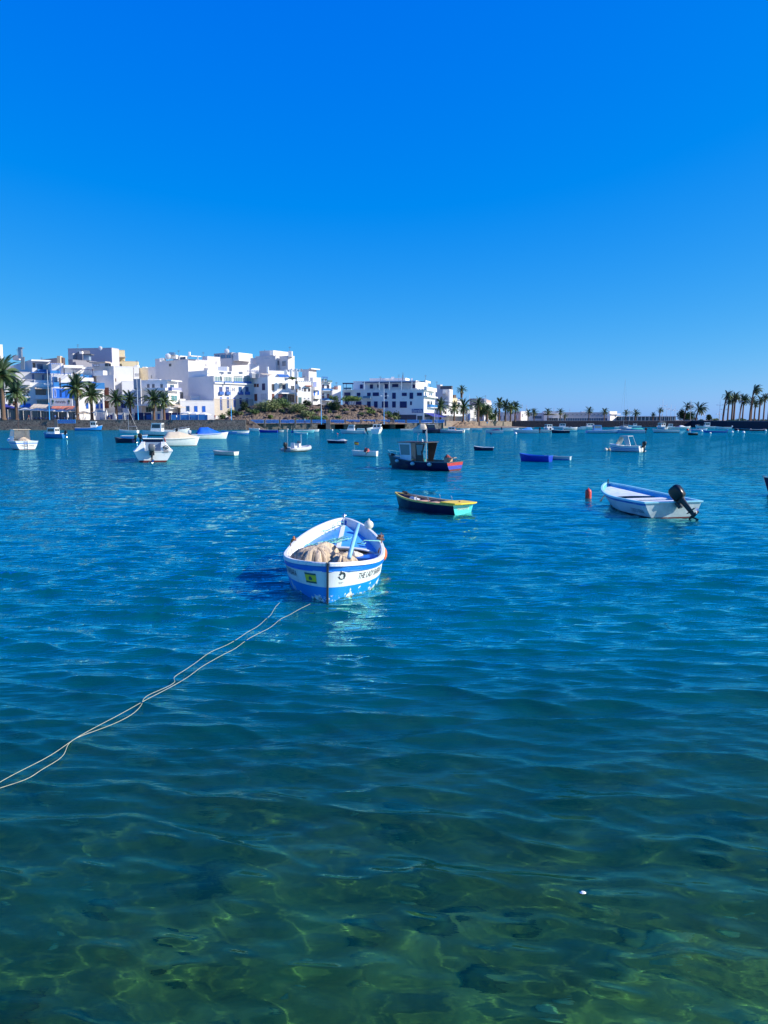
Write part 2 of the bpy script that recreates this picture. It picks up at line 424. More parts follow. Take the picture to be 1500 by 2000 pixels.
        def yi(u, z): return max(s.y(u, z) - t, .001)
        for side in (-1, 1):
            o = len(im.v)
            for u in Ui:
                for q in zr:
                    z = fz + (s.h(u)-fz)*q; im.v.append(Vector((s.x(u, z), side*yi(u, z), z)))
            for i in range(len(Ui)-1):
                for j in range(3):
                    f = [o+i*4+j, o+i*4+j+1, o+(i+1)*4+j+1, o+(i+1)*4+j]
                    if side > 0: f.reverse()
                    im.f.append(tuple(f)); im.m.append(0)
        im.out('inner_hull', inner, parent, smooth=True)
        fm = MB()
        for i in range(len(Ui)-1):
            a, b = Ui[i], Ui[i+1]
            fm.add([(s.x(a, fz), -yi(a, fz), fz), (s.x(b, fz), -yi(b, fz), fz), (s.x(b, fz), yi(b, fz), fz), (s.x(a, fz), yi(a, fz), fz)], [(0, 1, 2, 3)])
        fm.out(floorname, floor, parent)
        # gunwale: a capping rail all the way round
        g = MB()
        for side in (-1, 1):
            o = len(g.v)
            for u in U:
                z = s.h(u); y = s.y(u, z); x = s.x(u, z)
                oy, iy = y + gw*.35, max(y - gw*.65, 0)
                for yy, z2 in ((oy, z - gt*.9), (oy, z + gt*.55), (oy - gw*.12, z + gt), (iy + gw*.1, z + gt), (iy, z + gt*.5), (iy, z - gt*.5)):
                    g.v.append(Vector((x + (gw*.35 if u > .97 else (-gw*.35 if (s.stern=='point' and u < .03) else 0)) * (1 if yy == oy else .5), side*max(yy, 0), z2)))
            for i in range(len(U)-1):
                for j in range(6):
                    f = [o+i*6+j, o+(i+1)*6+j, o+(i+1)*6+(j+1) % 6, o+i*6+(j+1) % 6]
                    if side > 0: f.reverse()
                    g.f.append(tuple(f)); g.m.append(0)
        if s.stern == 'transom':
            z = s.h(0); g.box((s.x(0, z)+gw*.2, 0, z+gt*.28), (gw*1.3, 2*s.y(0, z)+gw*.7, gt*1.4))
        g.out(gunname, gun, parent, smooth=False)
        s.fz = fz; s.t = t
        return hull
    def thwart(s, parent, u, w, z, m, name='thwart', th=.03, y0=None, y1=None):
        b = MB(); x = s.x(u, z); y = s.y(u, z) - s.t*.6
        b.box((x, 0, z), (w, 2*y, th)); return b.out(name, m, parent)
    def deck(s, parent, u0, u1, m, dz=-.03, name='foredeck', camber=.04, n=10):
        b = MB(); ks = 6; rows = []
        for i in range(n+1):
            u = u0 + (u1-u0)*i/n; z = s.h(u)+dz; y = max(s.y(u, z) - s.t*.5, .004)
            rows.append([Vector((s.x(u, z), y*(2*j/ks-1), z + camber*(1-(2*j/ks-1)**2))) for j in range(ks+1)])
        vs = [p for r_ in rows for p in r_]
        fs = [(i*(ks+1)+j, (i+1)*(ks+1)+j, (i+1)*(ks+1)+j+1, i*(ks+1)+j+1) for i in range(n) for j in range(ks)]
        b.add(vs, fs); return b.out(name, m, parent, smooth=True)
    def bulkhead(s, parent, u, m, top=None, name='bulkhead', dz=-.03):
        b = MB(); z1 = s.h(u)+dz if top is None else top; z0 = s.fz
        zs = [z0 + (z1-z0)*i/5 for i in range(6)]; x = s.x(u, z1)
        L_ = [(x, -s.y(u, z)+s.t*.8, z) for z in zs]; R_ = [(x, s.y(u, z)-s.t*.8, z) for z in zs]
        vs = L_ + R_[::-1] + [(p[0]+.03, p[1], p[2]) for p in L_ + R_[::-1]]
        n = len(L_)*2
        b.add(vs, [tuple(range(n))[::-1], tuple(range(n, 2*n))] + [(i, (i+1) % n, n+(i+1) % n, n+i) for i in range(n)])
        return b.out(name, m, parent)
def place(px, py, hdg): 
    p = PT(px, py); return (p.x, p.y, 0), R(hdg)      # hdg: 0 = bow to the right, 90 = bow away from the camera
# ------------------------------------------------------------------ outboard motor (a part, with its own pieces)
def outboard(parent, x, z, s=1.0, tilt=0.0, y=0.0, cover=BLACK, leg=BLACK, yaw=0.0, decal=None):
    """clamped to the transom at (x, y, z); +x towards the bow"""
    T = Matrix.Translation((x, y, z)) @ Matrix.Rotation(yaw, 4, 'Z') @ Matrix.Rotation(tilt, 4, 'Y') @ Matrix.Scale(s, 4)
    b = MB(); b.box((-.02, 0, -.06), (.10, .22, .22)); b.box((-.10, 0, .0), (.12, .14, .10)); b.xf(T)
    root = b.out('outboard_motor', leg, parent, bevel=.01)
    c = MB()
    prof = ((.06, .15, .11), (.12, .20, .14), (.30, .22, .15), (.44, .205, .145), (.51, .16, .12), (.53, .10, .08))
    c.loft([squircle(-.20 - .03*(i/5), 0, zz, rx, ry, 16, 5.0) for i, (zz, rx, ry) in enumerate(prof)]); c.xf(T)
    c.out('cowling', cover, root, smooth=True)
    l = MB()
    l.loft([squircle(-.20, 0, .09, .12, .09, 10), squircle(-.20, 0, -.05, .09, .06, 10), squircle(-.20, 0, -.42, .075, .03, 10), squircle(-.20, 0, -.66, .06, .018, 10)])
    l.box((-.22, 0, -.44), (.32, .16, .015)); l.xf(T); l.out('drive_leg', leg, root)
    g = MB(); g.loft([[Vector((xx, rad*math.cos(a), -.60 + rad*math.sin(a))) for a in [2*math.pi*j/8 for j in range(8)]] for xx, rad in ((.0, .01), (-.06, .045), (-.28, .05), (-.40, .03))])
    g.add([(-.16, 0, -.63), (-.10, 0, -.63), (-.20, 0, -.82), (-.26, 0, -.80), (-.16, .008, -.63), (-.10, .008, -.63), (-.20, .008, -.82), (-.26, .008, -.80)], [(0,1,2,3), (7,6,5,4), (0,4,5,1), (1,5,6,2), (2,6,7,3), (3,7,4,0)])
    g.xf(T); g.out('gear_case', leg, root, smooth=False)
    pr = MB()
    for k in range(3):
        a = k*2*math.pi/3; ca, sa = math.cos(a), math.sin(a)
        q = [(-.36, -.02), (-.34, .05), (-.37, .07), (-.40, -.03)]
        pr.add([(-.36, ca*.03-sa*-.03, -.60+sa*.03+ca*-.03), (-.36, ca*.15-sa*-.05, -.60+sa*.15+ca*-.05), (-.40, ca*.16-sa*.04, -.60+sa*.16+ca*.04), (-.40, ca*.03-sa*.03, -.60+sa*.03+ca*.03)], [(0,1,2,3)])
    pr.xf(T); pr.out('propeller', METAL, root)
    h = MB(); h.tube([(-.05, 0, .12), (.18, 0, .16), (.42, .02, .18)], .018, 6); h.xf(T); h.out('tiller', BLACKR, root)
    if decal:
        d = MB(); d.box((-.20, .163, .32), (.26, .004, .07)); d.xf(T); d.out('decal', decal, root); d = MB(); d.box((-.20, -.163, .32), (.26, .004, .07)); d.xf(T); d.out('decal', decal, root)
    return root
def text_mesh(s, size, shear=0.0, font_narrow=1.0):
    cu = bpy.data.curves.new('lettering', 'FONT'); cu.body = s; cu.size = size; cu.shear = shear; cu.resolution_u = 3
    cu.align_x = 'CENTER'; cu.align_y = 'CENTER'
    o = bpy.data.objects.new('lettering', cu); COL.objects.link(o)
    dg = bpy.context.evaluated_depsgraph_get(); m = bpy.data.meshes.new_from_object(o.evaluated_get(dg))
    vs = [v.co.copy() for v in m.vertices]; fs = [tuple(p.vertices) for p in m.polygons]
    bpy.data.objects.remove(o); bpy.data.curves.remove(cu); bpy.data.meshes.remove(m)
    for q in vs: q.x *= font_narrow
    return vs, fs
def map_mesh(name, vs, fs, fn, m, parent, kind=None):
    return mesh_obj(name, [fn(q.x, q.y) for q in vs], fs, m, parent, kind=kind)
def fender(parent, p, m, r=.11, l=.16, name='fender'):
    b = MB(); b.ball((0, 0, 0), r, 12, 8, (1, 1, l/r)); b.tube([(0, 0, l*.9), (0, 0, l+.03)], .02, 5)
    o = b.out(name, m, parent, smooth=True); o.location = p; return o
# ------------------------------------------------------------------ the near boat: white double-ender with blue bands
BL, BB = 4.15, 1.82
fb = thing('fishing_boat', 'white double-ended rowing boat with blue bands and a brown net heaped inside', 'rowing boat')
fb.rotation_euler = (R(1.0), 0, R(89.5))
ctr = PT(640, 1172); hd = Vector((math.cos(R(89.5)), math.sin(R(89.5)), 0)); fb.location = (ctr.x + hd.x*BL/2*.985, ctr.y + hd.y*BL/2*.985, 0)
H = Hull(BL, BB, 'point', fb=.52, bow=.80, st=.62, draft=.30, sm=.42, full=2.5, q=.66, rake=.28, flat=.09, n=44, srake=.03, sfull=2.5, sq=.60)
def paint_chips(name, col, under, lo, hi, zlo, zhi):
    """paint worn through to the coat below, mostly along the turn of the hull"""
    m = mat(name, col, .35, var=.1, scale=1.5); t = m.node_tree; b = t.nodes['Principled BSDF']
    cur = b.inputs['Base Color'].links[0].from_socket
    tc = t.nodes.new('ShaderNodeTexCoord')
    n = t.nodes.new('ShaderNodeTexNoise'); n.inputs['Scale'].default_value = 3.2; n.inputs['Detail'].default_value = 10; n.inputs['Roughness'].default_value = .68
    t.links.new(tc.outputs['Object'], n.inputs['Vector'])
    s_ = t.nodes.new('ShaderNodeSeparateXYZ'); t.links.new(tc.outputs['Object'], s_.inputs[0])
    z = t.nodes.new('ShaderNodeMapRange'); z.inputs[1].default_value = zlo; z.inputs[2].default_value = zhi; z.inputs[3].default_value = hi; z.inputs[4].default_value = lo
    t.links.new(s_.outputs[2], z.inputs[0])
    g = t.nodes.new('ShaderNodeMath'); g.operation = 'GREATER_THAN'; t.links.new(n.outputs[0], g.inputs[0]); t.links.new(z.outputs[0], g.inputs[1])
    n2 = t.nodes.new('ShaderNodeTexNoise'); n2.inputs['Scale'].default_value = 14; n2.inputs['Detail'].default_value = 6; t.links.new(tc.outputs['Object'], n2.inputs['Vector'])
    ad = t.nodes.new('ShaderNodeMapRange'); ad.inputs[1].default_value = .0; ad.inputs[2].default_value = .055; ad.inputs[3].default_value = 1; ad.inputs[4].default_value = 0
    t.links.new(s_.outputs[2], ad.inputs[0])
    wl = t.nodes.new('ShaderNodeMix'); wl.data_type = 'RGBA'; wl.inputs[6].default_value = tuple(under)+(1,); wl.inputs[7].default_value = (.09, .065, .035, 1)
    ml = t.nodes.new('ShaderNodeMath'); ml.operation = 'MULTIPLY'; r2 = t.nodes.new('ShaderNodeMapRange'); r2.inputs[1].default_value = .42; r2.inputs[2].default_value = .55
    t.links.new(n2.outputs[0], r2.inputs[0]); t.links.new(r2.outputs[0], ml.inputs[0]); t.links.new(ad.outputs[0], ml.inputs[1]); t.links.new(ml.outputs[0], wl.inputs[0])
    mx = t.nodes.new('ShaderNodeMix'); mx.data_type = 'RGBA'; t.links.new(g.outputs[0], mx.inputs[0]); t.links.new(cur, mx.inputs[6]); t.links.new(wl.outputs[2], mx.inputs[7])
    t.links.new(mx.outputs[2], b.inputs['Base Color'])
    return m
HB_LOW = paint_chips('hull_blue_worn', (.004, .24, .66), (.72, .74, .74), .66, .51, .0, .24)
HB_TOP = paint_chips('hull_blue_top', (.004, .17, .62), (.72, .74, .74), .69, .69, .3, .9)
HW = P('hull_white_band', (.74, .74, .72), .4, var=.07, scale=3, dirt=(.48, .36, .22), dirt_amt=.35, dirt_scale=2.2, stretch=(3, 3, .4))
GW = P('gunwale_white', (.80, .79, .77), .5, var=.08, scale=6, bump=.3, dirt=(.45, .38, .30), dirt_amt=.4, dirt_scale=9)
INW = P('inner_white', (.74, .74, .74), .55, var=.1, scale=4, bump=.3, dirt=(.40, .36, .32), dirt_amt=.35, dirt_scale=4)
DECKB = P('deck_sky_blue', (.06, .34, .72), .45, var=.14, scale=4, dirt=(.35, .42, .45), dirt_amt=.5, dirt_scale=6)
H.build(fb, HB_LOW, INW, P('bilge_blue_grey', (.10, .22, .36), .7, var=.3), GW, stripes=[(0, .36, HB_LOW), (.36, .80, HW), (.80, 1.0, HB_TOP)], t=.05, fz=.07, gw=.07, gt=.034)
# stem and stern posts, rubbing strip
for nm, u, a in (('stern_post', 0, -1), ('stem_post', 1, 1)):
    b = MB(); zs = [-.15 + i*(H.h(u)+.17)/8 for i in range(9)]
    b.loft([[Vector((H.x(u, z)+a*.035, -.016, z)), Vector((H.x(u, z)+a*.035, .016, z)), Vector((H.x(u, z)-a*.03, .022, z)), Vector((H.x(u, z)-a*.03, -.022, z))] for z in zs])
    b.out(nm, P('post_white_black', (.05, .05, .05), .6) if u == 0 else WHITE2, fb)
b = MB()
for side in (-1, 1): b.tube([H.pt(u/24, H.h(u/24)*.80, side, .012) for u in range(0, 25)], .012, 5)
b.out('rubbing_strip', HB_TOP, fb)
# foredeck with curved coaming and white centre strip
u0 = .60
H.deck(fb, u0, .975, DECKB, dz=-.16, camber=.08, n=14)
def dz(u): return H.h(u)-.16
b = MB()
for i in range(10):
    a, c = u0+.005+i*.036, u0+.005+(i+1)*.036
    q = [(H.x(a, dz(a)), -.045, dz(a)+.086), (H.x(c, dz(c)), -.045, dz(c)+.086), (H.x(c, dz(c)), .045, dz(c)+.086), (H.x(a, dz(a)), .045, dz(a)+.086)]
    b.add(q + [(p[0], p[1], p[2]-.03) for p in q], [(0,1,2,3), (0,4,5,1), (3,2,6,7)])
b.out('deck_strip', WHITE2, fb)
# arched coaming
b = MB(); zt = dz(u0); yw = H.y(u0, zt)-.05
arc = [Vector((H.x(u0, zt) - .05 + .10*math.cos(math.pi*j/20-math.pi/2)*0, -yw*math.cos(math.pi*j/20), zt - .17 + .27*math.sin(math.pi*j/20)**.55)) for j in range(21)]
b.tube(arc, .028, 6); b.out('coaming', WHITE2, fb, smooth=True)
# bulkhead under the deck with a dark locker opening
b = MB(); xb = H.x(u0, zt)-.02
pts = [(p.y, p.z) for p in arc]; hole = (-.42, .34, zt-.10, zt+.045)
outer_ = [Vector((xb, p[0], p[1])) for p in pts]
# board built of four pieces round the opening
zb = H.fz
b.box((xb, (-yw+hole[0])/2, (zb+zt-.02)/2), (.025, hole[0]+yw, zt-.02-zb)); b.box((xb, (yw+hole[1])/2, (zb+zt-.02)/2), (.025, yw-hole[1], zt-.02-zb))
b.box((xb, (hole[0]+hole[1])/2, (zb+hole[2])/2), (.025, hole[1]-hole[0], hole[2]-zb))
b.box((xb, (hole[0]+hole[1])/2, hole[3]+.02), (.025, (hole[1]-hole[0])+.3, .04))
b.out('bulkhead', P('bulkhead_cream', (.60, .56, .46), .6, var=.15), fb)
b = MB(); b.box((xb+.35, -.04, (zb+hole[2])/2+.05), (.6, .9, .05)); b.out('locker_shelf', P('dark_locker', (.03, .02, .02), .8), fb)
# thwarts and side bench
TB = P('thwart_blue', (.02, .17, .62), .45, var=.15, dirt=(.5, .55, .6), dirt_amt=.4, dirt_scale=9)
b = MB(); zt2 = .40; b.box((H.x(.46, zt2), -.42, zt2), (.30, .74, .045)); b.out('thwart', TB, fb, bevel=.008)
b = MB(); b.box((H.x(.20, .38), 0, .38), (.26, 1.25, .06)); b.out('thwart', TB, fb, bevel=.008)
for side in (-1, 1):
    for u in (.16, .26, .36, .46):
        b = MB(); b.tube([H.pt(u, z, side, -.06) for z in (.10, .2, .3, .42, .54)], .018, 5); b.out('rib', INW, fb)
b = MB(); b.tube([H.pt(.50, .42, -1, -.08), Vector((H.x(.42, .12), -.15, .1))], .03, 5); b.out('knee', INW, fb)
b = MB(); zs = .40
for i in range(8):
    a, c = .40+i*.02, .40+(i+1)*.02
    b.add([(H.x(a, zs), -H.y(a, zs)+.06, zs), (H.x(c, zs), -H.y(c, zs)+.06, zs), (H.x(c, zs), -H.y(c, zs)+.28, zs), (H.x(a, zs), -H.y(a, zs)+.28, zs)], [(0, 1, 2, 3)])
b.out('side_bench', P('side_bench_blue', (.03, .22, .60), .5, var=.15), fb)
# posts, thole pins and bow fitting
b = MB(); zb_ = H.h(1)+.05; b.tube([(H.x(1, .98)-.06, 0, .76), (H.x(1, .98)-.05, 0, .92)], .022, 8); b.tube([(H.x(1, .98)-.055, -.05, .88), (H.x(1, .98)-.055, .05, .88)], .012, 6); b.out('samson_post', METAL, fb, smooth=True)
for side, u in ((1, .62), (-1, .60), (1, .50)):
    p = H.pt(u, H.h(u), side); b = MB()
    b.tube([p + Vector((0, -side*.03, -.22)), p + Vector((0, -side*.015, .10))], .011, 6); b.out('thole_pin', P('rusty_iron', (.30, .17, .10), .8, var=.4), fb)
# the lettering and marks on the sides
INK = P('black_lettering', (.02, .02, .03), .5)
def side_map(side, uc, wc, sgn):
    """lays a flat drawing (x right, y up, metres) on the skin round station uc"""
    L0 = 0
    us = [uc + (i-60)*.004 for i in range(121)]
    ps = [H.pt(max(min(u, .999), .001), H.h(max(u, .001))*wc, side) for u in us]
    acc = [0]
    for i in range(1, 121): acc.append(acc[-1] + (ps[i]-ps[i-1]).length)
    c = acc[60]; acc = [a-c for a in acc]
    def fn(x, y):
        u = float(np.interp(sgn*x, acc, us)); u = min(max(u, .002), .998)
        z = H.h(u)*wc + y
        return H.pt(u, z, side, .004)
    return fn
vs, fs = text_mesh('THE LADY BARBARA', .155, .12, .72)
vsn = [v_ for v_ in vs]
map_mesh('boat_name', vs, fs, side_map(-1, .19, .60, 1), INK, fb)
map_mesh('boat_name', vs, fs, side_map(1, .22, .62, -1), INK, fb)
fmap = side_map(-1, .022, .62, 1)
def poly(name, pts, fn, m, par=fb):
    return mesh_obj(name, [fn(x, y) for x, y in pts], [tuple(range(len(pts)))], m, par)
# round black and white whale badge
cx_, cy_ = 0.0, .03
whale = MB()
def ringpts(r0, r1, a0, a1, n=12): return [(cx_+r0*math.cos(a0+(a1-a0)*i/n), cy_+r0*math.sin(a0+(a1-a0)*i/n)) for i in range(n+1)], [(cx_+r1*math.cos(a0+(a1-a0)*i/n), cy_+r1*math.sin(a0+(a1-a0)*i/n)) for i in range(n+1)]
for r0, r1, a0, a1 in ((.066, .030, R(-40), R(165)), (.066, .048, R(185), R(320))):
    A, B_ = ringpts(r0, r1, a0, a1)
    for i in range(len(A)-1):
        whale.add([fmap(*A[i]), fmap(*A[i+1]), fmap(*B_[i+1]), fmap(*B_[i])], [(0, 1, 2, 3)])
whale.add([fmap(-.045, .085), fmap(-.01, .09), fmap(-.035, .125)], [(0, 1, 2)])
whale.add([fmap(-.06, -.005), fmap(-.03, -.01), fmap(-.085, .02)], [(0, 1, 2)])
whale.add([fmap(.03, -.01), fmap(.07, .03), fmap(.05, -.03)], [(0, 1, 2)])
for k in range(6): 
    x0 = -.05+k*.017; whale.add([fmap(x0, -.085), fmap(x0+.010, -.085), fmap(x0+.010, -.078), fmap(x0, -.078)], [(0, 1, 2, 3)])
for k in range(4): 
    x0 = -.04+k*.017; whale.add([fmap(x0, -.105), fmap(x0+.010, -.105), fmap(x0+.010, -.098), fmap(x0, -.098)], [(0, 1, 2, 3)])
whale.out('whale_badge', INK, fb, kind='stuff')
# flag sticker on the other side
gmap = side_map(1, .035, .58, -1)
g2 = lambda x, y: gmap(x, y)
b = MB(); nx_ = 6
for (x0, x1, y0, y1, mi) in ((-.13, .13, -.085, .085, 0),):
    for i in range(nx_):
        a, c = x0+(x1-x0)*i/nx_, x0+(x1-x0)*(i+1)/nx_
        b.mi = 0; b.add([gmap(a, y0), gmap(c, y0), gmap(c, y0+.03), gmap(a, y0+.03)], [(0,1,2,3)]); b.add([gmap(a, y1-.03), gmap(c, y1-.03), gmap(c, y1), gmap(a, y1)], [(0,1,2,3)])
        b.mi = 1; b.add([gmap(a, y0+.03), gmap(c, y0+.03), gmap(c, y1-.03), gmap(a, y1-.03)], [(0,1,2,3)])
b.mi = 0
cr_ = [(-.035, -.035), (.035, -.035), (.045, .0), (.028, .012), (.03, .03), (.012, .022), (0, .045), (-.012, .022), (-.03, .03), (-.028, .012), (-.045, 0)]
off = Vector((0, .003, 0)); b.add([gmap(x, y)+off for x, y in cr_], [tuple(range(len(cr_)))])
b.out('flag_sticker', [P('sticker_dark_green', (.02, .10, .09), .5), P('sticker_yellow', (.72, .58, .03), .5)], fb)
# fishing net: a heap with deep folds, a thing of its own
def in_hull(o, HH, gap=.085):
    for v_ in o.data.vertices:
        u = min(max(v_.co.x/HH.L+.5, .03), .98); z = v_.co.z
        if z < HH.h(u): 
            yl = max(HH.y(u, max(z, HH.fz))-gap, .01); v_.co.y = min(max(v_.co.y, -yl), yl)
def heap(name, label, cat, cx, cy, rx, ry, h, z0, m, loc, rz, seed=0, fold=.035, top=None, n=72):
    r_ = np.random.RandomState(seed); vs = []; fs = []; nr = 26
    for i in range(nr+1):
        q = i/nr
        for j in range(n):
            a = 2*math.pi*j/n
            w = 1 + .10*math.sin(2*a+seed) + .07*math.sin(5*a+1.3*seed)
            x = cx + rx*q*w*math.cos(a); y = cy + ry*q*w*math.sin(a)
            dome = (1-q**2.6)
            drape = fold*q*(math.sin(17*a+3*math.sin(3*a)+2*q) + .6*math.sin(31*a+q*3+seed) + .5*math.sin(9*a+seed))
            zc = z0 + h*dome*(.82+.18*math.sin(3.1*x/rx+seed)*math.cos(2.3*y/ry+.6)) + .05*math.sin(9*x+4*y)*dome
            vs.append(Vector((x + drape*math.cos(a), y + drape*math.sin(a), zc + drape*.8)))
    for i in range(nr):
        for j in range(n): fs.append((i*n+j, (i+1)*n+j, (i+1)*n+(j+1) % n, i*n+(j+1) % n))
    o = mesh_obj(name, vs, fs, m, None, smooth=True); o.location = loc; o.rotation_euler = rz
    if label: tag(o, label, cat)
    return o
netm = mat('fishing_net', (.58, .46, .32), .95, var=.5, scale=5, bump=1.0, bscale=22, stretch=(1, 2.2, .25), dirt=(.16, .10, .08), dirt_amt=.85, dirt_scale=5)  # dark streaks paint the shade of the folds into the net colour
nb = heap('fishing_net', 'big brown fishing net heaped in the stern of the near white and blue boat', 'fishing net', -.80, .30, .92, .48, .74, .10, netm, fb.location, fb.rotation_euler, 3, .075)
ns = heap('fishing_net', 'smaller brown net lying in the middle of the near boat beside the big net heap', 'fishing net', -.75, -.16, .80, .32, .50, .10, netm, fb.location, fb.rotation_euler, 5, .06)
heap('folded_cloth', 'pale cloth bundle lying on the blue thwart of the near boat', 'cloth', -.12, -.30, .20, .22, .11, .425, mat('pale_cloth', (.62, .57, .47), .9, var=.3, scale=6, bump=.8), fb.location, fb.rotation_euler, 8, .02, n=48)
in_hull(nb, H); in_hull(ns, H)
def on_boat(x, y, z): return fb.matrix_basis @ Vector((x, y, z))
bpy.context.view_layer.update()
b = MB(); b.tube([(-1.45, -.32, .62), (-.9, -.36, .80), (-.05, -.42, 1.02)], [.040, .038, .034], 10)
o = b.out('wooden_spar', PALEBLUE, None, smooth=True); o.location = fb.location; o.rotation_euler = fb.rotation_euler
tag(o, 'pale blue round pole leaning up between the nets in the near white and blue boat', 'pole')
# fenders and floats hung outside
f1 = fender(None, (0, 0, 0), ORANGE, .095, .15, 'fender'); f1.matrix_basis = Matrix.Translation(fb.matrix_basis @ (H.pt(.57, .40, -1, .03)))
tag(f1, 'orange fender hanging on the right side of the near white and blue boat', 'fender')
f2 = fender(None, (0, 0, 0), CREAM, .10, .10, 'float'); f2.matrix_basis = Matrix.Translation(fb.matrix_basis @ (H.pt(.86, H.h(.86)+.10, -1, -.02)))
tag(f2, 'round cream float on the right gunwale near the bow of the near boat', 'float')
f3 = fender(None, (0, 0, 0), P('faded_orange', (.55, .22, .08), .7, var=.3), .065, .09, 'fender'); f3.matrix_basis = Matrix.Translation(fb.matrix_basis @ (H.pt(.63, H.h(.63), 1, .04)))
tag(f3, 'small faded orange fender on the left gunwale of the near boat', 'fender')
b = MB()
for k in range(5): b.box((.03*math.cos(k*2), .04*math.sin(k*3), .02*k), (.10-.01*k, .09, .03), rz=k)
b.tube([(0, 0, .05), (.02, .05, .13), (.06, .02, .08)], .012, 5); b.tube([(0, 0, 0), (.02, .10, -.15), (.0, .14, -.30)], .008, 5)
o = b.out('shackle_bundle', P('rusty_brown', (.22, .12, .09), .8, var=.4)); o.matrix_basis = Matrix.Translation(fb.matrix_basis @ (H.pt(.66, H.h(.66)+.05, -1, -.02)))
tag(o, 'rusty brown tackle tied on the right gunwale of the near boat', 'tackle')
# green rope on the foredeck
def rope(name, pts, r, m, label, n=5, parent=None, cat='rope'):
    b = MB(); b.tube(pts, r, n); o = b.out(name, m, parent, smooth=True)
    if label: tag(o, label, cat)
    return o
rr_ = random.Random(5)
pts = []
for i in range(120):
    a = i*.62; k = i/120
    x = .35 + .75*k + .13*math.cos(a)*(1-.3*k) ; y = .58 - .72*k + .10*math.sin(a)
    u = x/BL+.5; zz_ = H.h(min(u, .98)) - .16 + .08 + .012 + .012*math.sin(i*1.7)
    yl = H.y(min(u, .97), H.h(min(u, .97))-.16) - .06
    pts.append(on_boat(x, max(min(y, yl), -yl), zz_ + (.03 if abs(y) < yl else .05)))
rope('rope', pts, .009, ROPEG, 'sea green rope lying in loose coils on the blue foredeck of the near boat')
pts = [on_boat(H.x(.97, .9)-.15 - .45*i/20 + .05*math.sin(i), .10*math.sin(i*.9)+ .02*i, .76 - .010*i + .03*math.sin(i*1.3)) for i in range(21)]
rope('rope', pts, .009, ROPEG, 'sea green rope looped round the bow post of the near boat')
pts = [fb.matrix_basis @ H.pt(.64, H.h(.64)+.03, -1, -.03), on_boat(.52, -.52, .62), on_boat(.42, -.45, .57), on_boat(.50, -.38, .56), on_boat(.38, -.5, .56), on_boat(.45, -.55, .58)]
rope('rope', pts, .010, ROPEG, 'short sea green rope knotted to the right side inside the near boat')
pts = [on_boat(.22+.16*math.cos(i*.5), .05+.34*math.sin(i*.5), .52 - .006*i + .10*math.sin(i*.5)) for i in range(13)]
rope('cable', pts, .007, P('grey_cable', (.5, .48, .44), .6), 'thin grey cable looped across the locker opening of the near boat', cat='cable')
b = MB(); b.loft([squircle(0, 0, z, .13, .13, 16, 2) for z in (0, .03, .20, .22)]); o = b.out('red_bucket', REDP, None, smooth=True)
o.matrix_basis = fb.matrix_basis @ Matrix.Translation((.45, .15, .28)); tag(o, 'dark red tub stowed in the locker of the near boat', 'tub')
# mooring ropes that float to the bottom left
def float_rope(ctl, wob, seed, label, r=.011):
    rs = random.Random(seed); P0 = [PT(x, y) for x, y in ctl]; out = []
    n = 26
    for i in range(len(P0)-1):
        a, b_ = P0[max(i-1, 0)], P0[i]; c, d = P0[i+1], P0[min(i+2, len(P0)-1)]
        for j in range(n):
            q = j/n; p = .5*((2*b_) + (c-a)*q + (2*a-5*b_+4*c-d)*q*q + (3*b_-a-3*c+d)*q**3); out.append(p)
    out.append(P0[-1]); pts = []
    for i, p in enumerate(out):
        x = p.x + wob*math.sin(i*.19+seed); y = p.y + wob*math.cos(i*.13+seed)
        pts.append(Vector((x, y, float(wave(x, y, .22)[0][0])*.6 + .028)))
    return rope('mooring_rope', pts, r, ROPEW, label)
float_rope([(605, 1184), (560, 1207), (488, 1252), (415, 1295), (352, 1335), (280, 1375), (155, 1445), (60, 1502), (-60, 1565)], .01, 1, 'pale mooring rope floating straight from the near boat to the lower left', .0028)
float_rope([(545, 1181), (525, 1208), (478, 1243), (420, 1275), (352, 1318), (335, 1340), (282, 1368), (262, 1400), (155, 1446), (110, 1490), (50, 1527), (-60, 1568)], .015, 2, 'pale slack mooring rope winding beside the straighter one towards the lower left', .0028)
b = MB(); p = PT(1138, 1752); b.loft([squircle(0, 0, z, r_, r_*.7, 8, 2) for z, r_ in ((0, .012), (.006, .022), (.014, .010))])
o = b.out('floating_scrap', WHITE); o.location = (p.x, p.y, wz(p.x, p.y)); tag(o, 'tiny white scrap floating on the water near the bottom of the picture', 'scrap')
